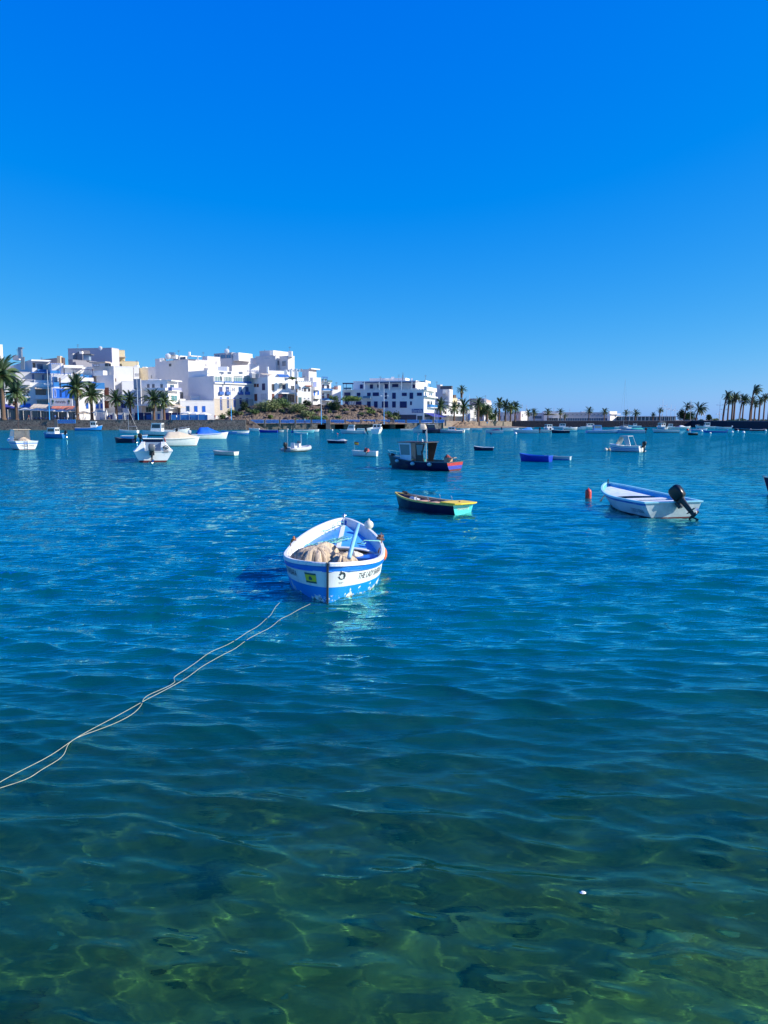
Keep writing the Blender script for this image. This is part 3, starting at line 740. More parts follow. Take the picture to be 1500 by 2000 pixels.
# ------------------------------------------------------------------ generic fittings for the moored boats
def panel(name, m, parent, pts, th=.015):
    """a flat polygon with thickness"""
    pts = [Vector(p) for p in pts]; nrm = (pts[1]-pts[0]).cross(pts[2]-pts[0]).normalized()*th
    n = len(pts); vs = pts + [p+nrm for p in pts]
    b = MB(); b.add(vs, [tuple(range(n))[::-1], tuple(range(n, 2*n))] + [(i, (i+1) % n, n+(i+1) % n, n+i) for i in range(n)])
    return b.out(name, m, parent)
def inset(q, a, b_, c, d):
    """sub-rectangle of the quad q (4 corners, ccw): a..b along the base, c..d upwards"""
    q = [Vector(p) for p in q]
    f = lambda s, t: (q[0]*(1-s)+q[1]*s)*(1-t) + (q[3]*(1-s)+q[2]*s)*t
    return [f(a, c), f(b_, c), f(b_, d), f(a, d)]
def cabin(parent, x0, x1, w, z0, h, wall, roof, glass, front=.25, back=0.0, open_back=False, over=.08, nwin=1, wtop=None, wz0=.42, wz1=.88, frontwin=True, name='cabin'):
    """x1 is the forward end; front = slope of the windscreen"""
    wt = wtop or w*.9; zt = z0+h
    c = [(x0, -w/2, z0), (x1, -w/2, z0), (x1, w/2, z0), (x0, w/2, z0)]; d = [(x0+back, -wt/2, zt), (x1-front, -wt/2, zt), (x1-front, wt/2, zt), (x0+back, wt/2, zt)]
    b = MB()
    fs = [(0,1,5,4), (1,2,6,5), (2,3,7,6)] + ([] if open_back else [(3,0,4,7)])
    b.add(c+d, fs + [(4,5,6,7)])
    if open_back:                                     # inner faces
        k = .03; ci = [(x0, -w/2+k, z0), (x1-k, -w/2+k, z0), (x1-k, w/2-k, z0), (x0, w/2-k, z0)]; di = [(x0+back, -wt/2+k, zt-k), (x1-front-k, -wt/2+k, zt-k), (x1-front-k, wt/2-k, zt-k), (x0+back, wt/2-k, zt-k)]
        b.add(ci+di, [(4,5,1,0), (5,6,2,1), (6,7,3,2), (7,6,5,4)])
    body = b.out(name, wall, parent)
    r = MB(); r.box(((x0+back+x1-front)/2, 0, zt+.02), (x1-front-x0-back+2*over, wt+2*over, .045)); r.out('cabin_roof', roof, body, bevel=.01)
    def win(q, a, b_):
        p = inset(q, a, b_, wz0, wz1); panel('window', glass, body, p, .012)
    sides = [[c[0], c[1], d[1], d[0]], [c[2], c[3], d[3], d[2]]]
    for q in sides:
        for i in range(nwin): win(q, .08+.86*i/nwin, .08+.86*(i+1)/nwin-.05)
    if frontwin:
        q = [c[1], c[2], d[2], d[1]]; win(q, .06, .48); win(q, .52, .94)
    if not open_back: q = [c[3], c[0], d[0], d[3]]; win(q, .10, .45); win(q, .55, .90)
    return body
def console(parent, x, z, w=.6, h=.75, wall=WHITE, glass=GLASSG):
    b = MB(); b.add([(x-.25, -w/2, z), (x+.3, -w/2, z), (x+.3, w/2, z), (x-.25, w/2, z), (x-.2, -w/2, z+h), (x+.1, -w/2, z+h), (x+.1, w/2, z+h), (x-.2, w/2, z+h)], [(0,1,5,4), (1,2,6,5), (2,3,7,6), (3,0,4,7), (4,5,6,7)])
    o = b.out('console', wall, parent); panel('windscreen', glass, o, [(x+.12, -w/2+.03, z+h), (x+.12, w/2-.03, z+h), (x-.0, w/2-.08, z+h+.35), (x-.0, -w/2+.08, z+h+.35)], .01)
    wl = MB(); wl.tube([(x-.26, .15*math.cos(a), z+h-.05+.15*math.sin(a)) for a in [2*math.pi*i/12 for i in range(12)]], .015, 5, closed=True); wl.out('steering_wheel', BLACKR, o)
    return o
def boat(name, label, cat, px, py, hdg, L, B, outer=None, inner=None, gun=None, floor=None, stripes=None, fbd=None, bow=None, stern='transom', thw=(), thwm=None, motor=None, mtilt=0.0, mcover=None,
         deck=None, deckm=None, cab=None, tarp=None, tarpm=None, cons=None, mast=None, group='boats moored in the harbour', fz=.10, canopy=None, rail=False, trans=None, screen=None, n=16, sm=.42, ws=.85, q=.75, full=2.2, flat=.28, gw=None, item=None, bench=None, stern_at=None, scale=1.0):
    outer = outer or WHITE; inner = inner or outer; gun = gun or WHITE; floor = floor or inner
    fbd = fbd or .10*L+.02; bow = bow or fbd*1.45
    loc, rz = place(px, py, hdg)
    if stern_at:
        p = PT(*stern_at); loc = (p.x+math.cos(rz)*L*scale/2, p.y+math.sin(rz)*L*scale/2, 0)
    if group == 'boats moored in the harbour' and scale == 1.0: scale = (.78 if px > 985 else .66) if px > 850 else (.76 if 480 < px < 650 else 1.0)
    T = thing(name, label, cat, loc, rz, group); T.scale = (scale,)*3
    rs = random.Random(int(px*7+py)); T.rotation_euler = (R(rs.uniform(-1.5, 1.5)), R(rs.uniform(-.8, .8)), rz)
    H = Hull(L, B, stern, fb=fbd, bow=bow, st=fbd*1.02, draft=.22, sm=sm, ws=ws, full=full, q=q, rake=.06*L, flat=flat, n=n)
    H.build(T, outer, inner, floor, gun, stripes, t=.035, fz=fz, gw=gw or (.05 + .006*L), gt=.03, trans=trans)
    for u in thw: H.thwart(T, u, .22, fbd*.78, thwm or inner)
    if deck: H.deck(T, deck, .985, deckm or gun, dz=.0, camber=.05, name='foredeck'); H.bulkhead(T, deck, deckm or gun, dz=0)
    if cab: cabin(T, **cab)
    if cons is not None: console(T, H.x(cons, .3), fz)
    if tarp:                                          # cloth stretched over the boat on a ridge
        a, c, hh = tarp; b = MB(); ks = 12; rows = []; nn = 14
        for i in range(nn+1):
            u = a + (c-a)*i/nn; z = H.h(u)+.02; y = H.y(u, z)+.03
            kq = i/nn; rr2 = hh*(.25+.75*kq/.14 if kq < .14 else (1.0 if kq < .5 else max(1-(kq-.5)/.5, 0)*.92+.08))
            sag = .06*math.sin(i*2.2)
            rows.append([Vector((H.x(u, z), y*(2*j/ks-1), z + (rr2+sag*.3)*(1-abs(2*j/ks-1)**1.7) - (.10 if j in (0, ks) else 0))) for j in range(ks+1)])
        vs = [p for r_ in rows for p in r_]
        b.add(vs, [(i*(ks+1)+j, (i+1)*(ks+1)+j, (i+1)*(ks+1)+j+1, i*(ks+1)+j+1) for i in range(nn) for j in range(ks)]); b.out('boat_cover', tarpm or TARPB, T, smooth=True)
    if screen:                                        # raked windscreen on the deck
        x, w, h = H.x(screen, .5), B*.72, .38; z = H.h(screen)+.02
        q4 = [(x+.25, -w/2, z), (x+.25, w/2, z), (x, w*.42, z+h), (x, -w*.42, z+h)]
        panel('windscreen', GLASSG, T, q4, .015)
        for sd in (-1, 1): panel('side_screen', GLASSG, T, [(x+.25, sd*w/2, z), (x-.35, sd*w/2, z), (x-.3, sd*w*.44, z+h*.8), (x, sd*w*.42, z+h)], .012)
    if canopy:                                        # sun top on four legs
        a, c, hh, m = canopy; xa, xc = H.x(a, .4), H.x(c, .4); w = B*.78
        b = MB(); b.add([(xa + (xc-xa)*i/6, w/2*(2*j/6-1), hh + .10*(1-(2*j/6-1)**2) + k) for k in (0, .03) for i in range(7) for j in range(7)],
            [(i*7+j, i*7+j+1, (i+1)*7+j+1, (i+1)*7+j) for i in range(6) for j in range(6)] + [(49+i*7+j, 49+(i+1)*7+j, 49+(i+1)*7+j+1, 49+i*7+j+1) for i in range(6) for j in range(6)])
        b.out('canopy', m, T)
        for xx in (xa, xc):
            for sd in (-1, 1):
                b = MB(); b.tube([(xx, sd*w/2, hh), (xx + (.1 if xx == xc else -.1), sd*w/2*1.05, fbd)], .02, 5); b.out('canopy_post', METAL, T)
    if rail:
        b = MB(); us = [.66+.33*i/8 for i in range(9)]
        top = [H.pt(u, H.h(u), 1)+Vector((0, 0, .35)) for u in us]; bot = [H.pt(u, H.h(u), -1)+Vector((0, 0, .35)) for u in us]
        b.tube(top + bot[::-1], .02, 5)
        for u in us[::3]:
            for sd in (-1, 1): b.tube([H.pt(u, H.h(u), sd), H.pt(u, H.h(u), sd)+Vector((0, 0, .35))], .015, 4)
        b.out('bow_rail', METAL, T)
    if bench:
        b = MB(); b.box((H.x(bench, .3), 0, fz+.2), (.45, B*.6, .38)); b.out('seat_box', WHITE2, T, bevel=.02)
    if motor: outboard(T, H.x(0, fbd)-.05, fbd+.02, motor, R(mtilt), cover=mcover or BLACK)
    if mast:
        b = MB(); hh, xx = mast; b.tube([(xx, 0, fbd), (xx, 0, hh)], [.05, .03], 6); b.out('mast', ALU if hh < 9 else METAL, T)
        if hh > 5:
            b = MB(); b.tube([(xx, 0, hh*.97), (H.x(1, bow), 0, bow)], .015, 4); b.tube([(xx, 0, hh*.97), (H.x(0, fbd), 0, fbd)], .015, 4); b.out('stay', METAL, T)
            b = MB(); b.tube([(xx, 0, fbd+1.0), (H.x(.06, fbd), 0, fbd+.9)], .05, 6); b.out('boom', ALU, T)
    return T, H
def free(b, name, mats, T, label, cat, group=None, smooth=False):
    o = b.out(name, mats, None, smooth=smooth); o.location = T.location; o.rotation_euler = T.rotation_euler; o.scale = T.scale
    return tag(o, label, cat, group)
MB0 = MB
# ------------------------------------------------------------------ yellow and navy rowing boat
T, H = boat('rowing_boat', 'navy rowing boat with a yellow stern deck and turquoise transom right of the near boat', 'rowing boat', 858, 992, 133, 2.95, 1.15, stern_at=(904, 1004), group=None,
    outer=NAVY, inner=P('inner_dark_blue', (.015, .035, .11), .6, var=.3), gun=P('gunwale_yellowed', (.70, .52, .12), .6, var=.3, scale=6), floor=PINKWOOD, fbd=.32, bow=.45, sm=.45, ws=.84, n=24, trans=(TEAL,), fz=.08, gw=.06, q=.8)
z = H.h(0)+.035; ya = H.y(0, .32)
panel('stern_deck', YELLOW, T, [(H.x(0, z)-.20, -ya*.72, z), (H.x(0, z)-.12, -ya-.05, z), (H.x(.17, z), -H.y(.17, z)+.0, z), (H.x(.20, z), 0, z), (H.x(.17, z), H.y(.17, z)-.0, z), (H.x(0, z)-.12, ya+.05, z), (H.x(0, z)-.20, ya*.72, z)][::-1], -.035)
b = MB(); b.box((H.x(.05, z), .0, z+.04), (.05, .05, .06)); b.out('cleat', WOOD, T)
vs, fs = text_mesh('MARIPEPITIS', .11, 0, .95)
xt = H.x(0, .2)-.010
map_mesh('boat_name', vs, fs, lambda x, y: Vector((xt-.004, -x, .19+y)), CREAM, T)
for u in (.28, .48, .66): H.thwart(T, u, .2, .26, PINKWOOD)
for sd in (-1, 1):
    for u in (.34, .52): 
        b = MB(); p = H.pt(u, H.h(u), sd); b.tube([p, p+Vector((0, 0, .12))], .012, 5); b.tube([p+Vector((0, 0, .12)), p+Vector((.04, 0, .17))], .010, 5); b.out('rowlock', METAL, T)
b = MB(); b.tube([(-.9, .25, .36), (1.1, .12, .44)], .018, 6); b.box((-1.0, .26, .36), (.45, .10, .02)); free(b, 'oar', WOOD, T, 'wooden oar laid along the thwarts of the navy and yellow rowing boat', 'oar')
b = MB(); b.tube([(-.5, -.20, .36), (1.15, -.06, .45)], .018, 6); b.box((-.65, -.21, .36), (.42, .10, .02)); free(b, 'oar', P('grey_oar', (.36, .34, .30), .7), T, 'grey oar on the far side inside the navy and yellow rowing boat', 'oar')
heap('bundle', 'white bundle lying in the bow half of the navy and yellow rowing boat', 'bundle', 0.62, .10, .20, .14, .12, .32, WHITE2, T.location, T.rotation_euler, 2, .015, n=36)
b = MB()
for k in range(4): b.box((1.08+.05*k, .03*math.sin(k*2), .47+.015*k), (.12, .10, .05), rz=k)
free(b, 'anchor_gear', BLACKR, T, 'dark anchor gear in the bow of the navy and yellow rowing boat', 'anchor gear')
# ------------------------------------------------------------------ white and blue skiff with its motor tilted up
INB = P('inner_cyan_blue', (.10, .42, .68), .5, var=.12, dirt=(.5, .6, .62), dirt_amt=.5, dirt_scale=3)
T, H = boat('motor_skiff', 'white open skiff with blue rim and black motor tilted up beside the red buoy', 'motor boat', 1268, 995, 101, 4.05, 2.12, stern_at=(1314, 1012), group=None,
    outer=P('skiff_white', (.60, .68, .74), .45, var=.1, dirt=(.35, .42, .45), dirt_amt=.4), inner=INB, gun=P('skiff_gunwale', (.34, .70, .78), .4, var=.1), floor=P('skiff_floor', (.62, .64, .66), .6, var=.25, dirt=(.3, .42, .5), dirt_amt=.5),
    stripes=[(.80, 1, MIDBLUE), (0, .10, NAVY)], fbd=.50, bow=.72, sm=.40, ws=.90, n=26, trans=(P('transom_dull', (.42, .50, .50), .5, var=.25, dirt=(.62, .66, .66), dirt_amt=.6), [(0, .10, MAROON)]), fz=.14, gw=.09)
for u, zz_, w in ((.26, .40, .34), (.46, .40, .30)): H.thwart(T, u, w, zz_, WHITE2, th=.045)
H.deck(T, .62, .97, P('skiff_foredeck', (.66, .72, .76), .5, var=.2, dirt=(.2, .45, .6), dirt_amt=.5), dz=-.12, camber=.03)
b = MB(); b.box((H.x(.09, .5), 0, .34), (.36, 1.1, .05)); b.out('stern_seat', WHITE2, T, bevel=.01)
b = MB(); b.box((H.x(.12, .5)+.1, .0, .22), (.05, 1.5, .2)); b.out('motor_well', MIDBLUE, T)
b = MB(); p = (H.x(1, .72)-.05, 0, .72); b.tube([p, (p[0], 0, .86)], .02, 6); b.out('bow_post', BLACKR, T)
outboard(T, H.x(0, .5)-.06, .46, .95, R(42), yaw=R(32), y=-.10, cover=BLACK, leg=P('motor_leg', (.03, .03, .035), .35))
vs, fs = text_mesh('CRISTO REINA', .17, 0, .62)
def skiff_map(x, y):
    u = .14 - x/H.L; z = H.h(u)*.40 + y; return H.pt(u, z, 1, .006)
map_mesh('boat_name', vs, fs, lambda x, y: skiff_map(-x*-1, y), P('teal_lettering', (.02, .16, .25), .5), T)
# red buoy
b = MB(); b.loft([squircle(0, 0, z, r_, r_, 16, 2) for z, r_ in ((-.15, .10), (-.1, .125), (.34, .125), (.42, .11), (.47, .06), (.49, .03))]); b.tube([(0, 0, .48), (0, 0, .54)], .02, 6)
o = b.out('mooring_buoy', REDBUOY, None, smooth=True); p = PT(1149, 973); o.location = p; o.scale = (.95, .95, .75); o.rotation_euler = (R(3), R(-2), 0)
tag(o, 'red cylindrical mooring buoy floating left of the white and blue skiff', 'buoy')
b = MB(); b.tube([PT(1186, 966)+Vector((0, 0, .2)), PT(1180, 972)+Vector((0, 0, .08)), PT(1172, 979)], .02, 5)
tag(b.out('mooring_rope', BLACKR), 'short dark mooring rope at the bow of the white and blue skiff', 'rope')
# ------------------------------------------------------------------ dark fishing boat with the white cabin
T, H = boat('fishing_boat', 'dark blue fishing boat with white wheelhouse and a red stripe on its stern', 'fishing boat', 838, 913, 135, 6.7, 2.2, stern_at=(889, 920), scale=.78,
    outer=NAVY2, inner=P('fishing_inner', (.05, .16, .20), .7, var=.3), gun=P('gunwale_dark_teal', (.02, .09, .12), .5, var=.2), floor=P('fishing_floor', (.20, .18, .16), .8, var=.3), fbd=.66, bow=1.12, sm=.40, ws=.86, n=26, fz=.22, gw=.09,
    trans=(P('stern_blue', (.03, .04, .36), .4, var=.1), [(.70, .90, REDP), (.0, .10, MAROON)]), rail=False, group=None)
H.deck(T, .66, .97, P('deck_grey_teal', (.10, .26, .30), .6, var=.2), dz=-.06)
cb = cabin(T, H.x(.58, .6), H.x(.74, .6), 1.35, .58, 1.52, P('wheelhouse_white', (.66, .70, .76), .45, var=.06), OXIDE, GLASSG, front=-.22, back=0.0, open_back=True, over=.10, nwin=1, wtop=1.40, wz0=.36, wz1=.90)
x = H.x(.50, .6)
panel('side_shelter', OXIDE, T, [(x, .72, .58), (x-.9, .74, .60), (x-.75, .74, 1.3), (x-1.0, .72, 2.05), (x, .72, 2.05)], .03)
panel('shelter_window', GLASSG, T, [(x-.62, .765, 1.15), (x-.2, .765, 1.15), (x-.10, .765, 1.95), (x-.80, .765, 1.95)][::-1], -.012)
panel('side_shelter', OXIDE, T, [(x, -.72, .58), (x-.5, -.74, .60), (x-1.0, -.72, 2.05), (x, -.72, 2.05)], .03)
b = MB(); b.box((x-.25, 0, 2.12), (1.65, 1.6, .06)); b.out('shelter_roof', OXIDE, T)
b = MB(); b.tube([(x-.98, .6, .5), (x-1.0, .62, 2.1)], .03, 6); b.out('shelter_post', ALU, T)
b = MB(); b.tube([(x-.95, .5, 2.12), (x-.97, .5, 3.2)], [.05, .03], 6); b.tube([(x-.90, .5, 2.12), (x-.86, .5, 3.0)], .03, 5); b.out('aerial_mast', ALU, T)
b = MB(); b.tube([(x+.25, .2, 2.1), (x+.25, .2, 2.85)], .015, 5); b.out('flag_staff', ALU, T)
panel('pennant', CREAM, T, [(x+.25, .2, 2.85), (x+.05, .22, 2.72), (x+.25, .2, 2.60)], .006)
b = MB(); b.loft([squircle(x-.15, .1, z, r_, r_, 8, 2) for z, r_ in ((2.15, .06), (2.3, .06), (2.36, .02))]); b.out('deck_light', WHITE, T)
b = MB(); us = [.72+.28*i/8 for i in range(9)]
pts_ = [H.pt(u, H.h(u), 1)+Vector((0, 0, .28)) for u in us] + [H.pt(u, H.h(u), -1)+Vector((0, 0, .28)) for u in us[::-1]]
b.tube(pts_, .022, 5)
for u in us[::3]:
    for sd in (-1, 1): b.tube([H.pt(u, H.h(u), sd), H.pt(u, H.h(u), sd)+Vector((0, 0, .28))], .018, 4)
b.out('bow_rail', P('rail_pale_green', (.35, .65, .62), .4), T)
for i, u in enumerate((.78, .50, .24)):
    f = fender(None, (0, 0, 0), P('fender_grey_teal', (.38, .52, .54), .5), .11, .16, 'fender'); f.rotation_euler = (0, R(90), T.rotation_euler.z)
    f.location = T.matrix_basis @ (H.pt(u, H.h(u)*.80, 1, .10)); tag(f, ('grey fender near the bow of the dark fishing boat', 'grey fender below the wheelhouse of the dark fishing boat', 'grey fender near the stern of the dark fishing boat')[i], 'fender')
def in_boat(b, name, m, label, cat, T=None): 
    return free(b, name, m, T, label, cat)
b = MB(); b.loft([squircle(x-.55, .35, z, .16, .16, 12, 2) for z in (.45, .80)]); b.tube([(x-.55+.16*math.cos(a), .35+.16*math.sin(a), .82) for a in [2*math.pi*i/12 for i in range(12)]], .015, 4, closed=True)
free(b, 'tub', P('turquoise_tub', (.06, .42, .40), .5), T, 'turquoise tub standing in the dark fishing boat behind the wheelhouse', 'tub')
b = MB(); b.loft([squircle(x+.15, .25, z, r_, r_, 12, 2) for z, r_ in ((.7, .20), (1.1, .22), (1.35, .12))]); b.loft([squircle(x+.1, .22, z, r_, r_, 12, 2) for z, r_ in ((1.45, .26), (1.5, .24), (1.72, .03))])
free(b, 'oilskin', P('oilskin_cream', (.50, .46, .36), .8, var=.2), T, 'cream oilskin and hat hanging inside the wheelhouse of the dark boat', 'clothing')
xs = H.x(.10, .6)
b = MB(); b.box((xs, 0, .78), (.45, .5, .35)); b.box((xs-.2, 0, .98), (.9, .45, .05)); b.tube([(xs+.2, .2, .9), (xs-.8, .25, 1.02)], .03, 6); b.tube([(xs-.15, -.2, .6), (xs-.75, -.1, .98)], .02, 5)
free(b, 'net_hauler', P('hauler_wood', (.42, .28, .20), .7, var=.35), T, 'wooden net hauler standing on the stern of the dark fishing boat', 'net hauler')
heap('red_net', 'dark red net heaped on the hauler at the stern of the dark fishing boat', 'net', xs+.05, 0, .28, .22, .18, 1.0, P('red_brown_net', (.28, .06, .05), .9, var=.4, scale=9, bump=1), T.location, T.rotation_euler, 4, .02, n=36).scale = T.scale
heap('black_buoy_bag', 'black rounded bag on the foredeck rail of the dark fishing boat', 'bag', H.x(.88, 1), .45, .20, .18, .30, 1.0, BLACKR, T.location, T.rotation_euler, 6, .01, n=24).scale = T.scale
heap('green_net', 'pale green net bundle on the foredeck of the dark fishing boat', 'net', H.x(.80, 1), .1, .26, .22, .24, 1.05, P('pale_green_net', (.22, .52, .44), .9, var=.4, scale=9, bump=1), T.location, T.rotation_euler, 7, .03, n=30).scale = T.scale
for i, (dx, m, lb) in enumerate(((0, CREAM, 'cream mooring float beside the bow of the dark fishing boat'), (-6, BLACKR, 'black mooring float beside the bow of the dark fishing boat'))):
    f = fender(None, PT(770+dx, 908), m, .13, .14, 'mooring_float'); tag(f, lb, 'float')
# ------------------------------------------------------------------ boats in the middle distance
WW = dict(outer=WHITE, inner=WHITE2, gun=WHITE)
S_NAVY = [(.62, .74, MIDBLUE), (0, .10, MAROON)]
# white cabin boat, far left, stern towards us
T, H = boat('cabin_boat', 'white cabin boat with blue waistline and brown name on its stern at the left edge', 'cabin boat', 40, 877, 128, 5.6, 2.3, stripes=[(.72, .84, MIDBLUE), (0, .08, MAROON)], trans=(WHITE, [(.72, .84, MIDBLUE), (0, .08, MAROON)]), fbd=.85, bow=1.15, ws=.92, fz=.25, inner=WHITE2, deck=.62, n=20, group=None)
cabin(T, H.x(.34, .8), H.x(.70, .8), 1.6, .85, 1.15, WHITE, BEIGE, GLASSG, front=.55, open_back=True, over=.12, nwin=1)
vs, fs = text_mesh('VIRGEN MAR', .30, 0, .75); x = H.x(0, .4)
map_mesh('boat_name', vs, fs, lambda a, c: Vector((x-.012, -a, .42+c)), P('brown_lettering', (.20, .09, .05), .6), T)
b = MB(); b.tube([(x-.05, .25, .0), (x-.05, .25, .95)], .02, 5); b.tube([(x-.05, -.05, .0), (x-.05, -.05, .95)], .02, 5)
for k in range(4): b.tube([(x-.05, .25, .15+.22*k), (x-.05, -.05, .15+.22*k)], .015, 5)
b.out('boarding_ladder', METAL, T)
b = MB(); b.tube([(.4, 0, 1.9), (.42, 0, 5.3)], [.05, .03], 6); b.out('mast', P('dark_mast', (.05, .03, .03), .5), T)
heap('net', 'brown net and gear in the stern of the white cabin boat, left edge', 'net', -1.4, 0, .9, .8, .75, .5, netm, T.location, T.rotation_euler, 12, .05, n=40)
# white outboard cruiser seen from astern
T, H = boat('motor_cruiser', 'white outboard cruiser seen straight from astern, nearest of the boats on the left', 'motor boat', 300, 899, 106, 4.6, 2.0, stripes=[(.72, 1, P('plain_white', (.78, .78, .76), .4)), (0, .16, MAROON)], trans=(WHITE, [(0, .18, MAROON)]), fbd=.78, bow=1.05, ws=.94, fz=.2, deck=.5, n=20, group=None, q=.7)  # upper hull band is a plain, unstained white
b = MB()
for sd in (-1, 1):
    b.add([(H.x(0, .8), sd*.93, .80), (H.x(.5, .8), sd*.95, .85), (H.x(.5, .8), sd*.62, 1.38), (H.x(.02, .8), sd*.62, 1.32), (H.x(.02, .8), sd*.42, 1.32), (H.x(.5, .8), sd*.42, 1.38), (H.x(.5, .8), sd*.42, .5), (H.x(0, .8), sd*.38, .5)], [(0, 3, 2, 1), (3, 4, 5, 2), (4, 7, 6, 5), (0, 7, 4, 3), (1, 2, 5, 6)] if sd > 0 else [(0, 1, 2, 3), (3, 2, 5, 4), (4, 5, 6, 7), (0, 3, 4, 7), (1, 6, 5, 2)])
b.out('side_coaming', WHITE2, T)
b = MB(); b.tube([(H.x(0, .8)-.01, -.66+.12*math.cos(a), 1.08+.12*math.sin(a)) for a in [2*math.pi*i/14 for i in range(14)]], .03, 6, closed=True); b.tube([(H.x(0, .8), -.72, 1.08), (H.x(0, .8), -.60, 1.08)], .02, 5); b.out('steering_wheel', BLACK, T)
b = MB(); b.box((H.x(0, .8)-.02, -.66, .80), (.03, .26, .16)); b.out('switch_panel', P('panel_grey', (.30, .28, .28), .5), T)
panel('companion_door', P('door_grey_blue', (.20, .28, .38), .4), T, [(H.x(.45, .8), -.40, .4), (H.x(.45, .8), .40, .4), (H.x(.45, .8), .40, 1.36), (H.x(.45, .8), -.40, 1.36)][::-1], .03)
outboard(T, H.x(0, .8)-.06, .72, 1.15, R(6), cover=P('grey_cowling', (.12, .13, .14), .3), decal=WHITE, y=.05)
T.scale = (1.3, 1.35, 1.0)
# speedboat with beige canopy behind it
T, H = boat('speedboat', 'white speedboat with a beige cover and dark stern behind the white cruiser', 'motor boat', 332, 871, 20, 6.0, 2.2, stripes=[(.0, .06, MAROON)], fbd=.85, bow=1.05, deck=.62, screen=None, tarp=(.38, .97, .75), tarpm=BEIGE, motor=1.1, mcover=BLACK, n=20, ws=.92, group=None)
b = MB(); 
for sd in (-1, 1): b.add([H.pt(u, z, sd, .012) for u in (.0, .12, .24, .36) for z in (.05, .4, .80)], [(i*3+j, (i+1)*3+j, (i+1)*3+j+1, i*3+j+1) if sd < 0 else (i*3+j, i*3+j+1, (i+1)*3+j+1, (i+1)*3+j) for i in range(3) for j in range(2)])
b.out('dark_stern_band', NAVY, T)
for sd in (-1, 1): b = MB(); b.tube([H.pt(.37+.03*math.sin(z*3), z, sd, .05) for z in (.0, .2, .4, .6, .8, .9)], .06, 6); b.out('red_hose', REDP, T)
# boat with blue tarpaulin
T, H = boat('covered_boat', 'white boat with a bright blue tarpaulin and grey motor cover, left of centre', 'covered boat', 408, 857, 25, 5.6, 2.1, fbd=.75, bow=1.0, tarp=(.16, .82, 1.05), motor=1.15, mcover=P('motor_cover_grey', (.50, .52, .54), .5), mtilt=15, n=20, group=None, deck=.72)
# small rowing boat
T, H = boat('dinghy', 'small white dinghy with dark blue side drifting alone left of centre', 'dinghy', 440, 889, 160, 2.9, 1.25, scale=.75, outer=P('dinghy_cream', (.62, .60, .52), .5, var=.1), inner=WHITE2, gun=GREYP, stripes=[(0, .10, NAVY)], fbd=.42, bow=.52, ws=.9, thw=(.3, .6), stern='transom', group=None)
# rigid inflatable
loc, rz = place(582, 882, 52)
T = thing('inflatable_boat', 'grey inflatable boat with a white console and twin flags, left of the fishing boat', 'inflatable boat', loc, rz); T.scale = (.72,)*3
b = MB()
pts_ = [(-2.3, .85, .32), (-1.2, .88, .33), (0, .88, .35), (1.0, .80, .40), (1.7, .52, .48), (2.05, .18, .55), (2.05, -.18, .55), (1.7, -.52, .48), (1.0, -.80, .40), (0, -.88, .35), (-1.2, -.88, .33), (-2.3, -.85, .32)]
b.tube(pts_, [.16]+[.26]*10+[.16], 12); b.out('inflatable_tube', GREYTUBE, T, smooth=True)
b = MB(); b.tube([(p[0]*1.03, p[1]*1.25, p[2]) for p in pts_], .035, 6); b.out('rubbing_strake', BLACKR, T)
b = MB(); b.loft([[Vector((x, -w, z1)), Vector((x, w, z1)), Vector((x, w*.3, z0)), Vector((x, -w*.3, z0))] for x, w, z1, z0 in ((-2.0, .8, .22, -.25), (0, .8, .22, -.28), (1.4, .55, .3, -.1), (1.95, .1, .42, .3))]); b.out('hull', P('rib_floor', (.45, .46, .48), .6), T)
b = MB(); b.box((-2.05, 0, .35), (.08, 1.3, .5)); b.out('transom', GREYP, T)
c_ = console(T, .1, .22, .7, .85)
b = MB(); b.box((-.75, 0, .5), (.5, .7, .55)); b.box((-.98, 0, .95), (.08, .7, .45)); b.out('helm_seat', WHITE2, T, bevel=.03)
outboard(T, -2.12, .60, 1.2, R(8), cover=BLACK)
b = MB(); b.tube([(-1.6, .3, .4), (-1.62, .3, 2.9)], .02, 5); b.out('flag_staff', ALU, T); panel('flag', P('flag_pink', (.6, .3, .25), .8), T, [(-1.62, .3, 2.9), (-1.9, .05, 2.85), (-1.9, .05, 2.6), (-1.62, .3, 2.62)], .006)
b = MB(); b.tube([(.3, -.3, 1.0), (.3, -.3, 2.3)], .02, 5); b.out('aerial', WHITE, T)
# white dinghy with red cloth over the motor
T, H = boat('dinghy', 'white dinghy with a red cloth over its motor and a red and yellow flag', 'dinghy', 713, 891, 168, 3.1, 1.4, scale=.66, fbd=.62, bow=.72, ws=.92, n=16, group=None, stripes=[(0, .08, NAVY)], thw=(.5,), inner=GREYP)
loc_m = Matrix.Translation((0, 0, 0))
heap('red_cloth', 'red and pink cloth bundled over the motor of the white dinghy with the flag', 'cloth', -.35, .55, .36, .30, .62, .55, REDCL, T.location, T.rotation_euler, 9, .04, n=36).scale = T.scale
outboard(T, -.4, .55, .8, R(40), y=.72, yaw=R(-90))
b = MB(); b.tube([(1.35, .2, .6), (1.36, .2, 1.85)], .018, 5); b.out('flag_staff', ALU, T)
for k, m in enumerate((REDP, P('flag_yellow', (.75, .45, .03), .8), REDP)):
    z0 = 1.82 - (0, .10, .28)[k]; z1 = 1.82 - (.10, .28, .38)[k]
    panel('flag_stripe', m, T, [(1.36, .2, z1), (1.36, .2, z0), (1.05, .22, z0-.04), (.80, .18, z0-.08), (.80, .18, z1-.08), (1.05, .22, z1-.04)], .006)
# small tender
T, H = boat('tender', 'tiny dark dinghy with pale grey cover in front of the harbour bridge', 'dinghy', 658, 866, 160, 3.3, 1.3, scale=.75, outer=NAVY, gun=WHITE, inner=GREYP, fbd=.5, bow=.55, thw=(.4,), group=None, tarp=(.0, .45, .22), tarpm=GREYTUBE)
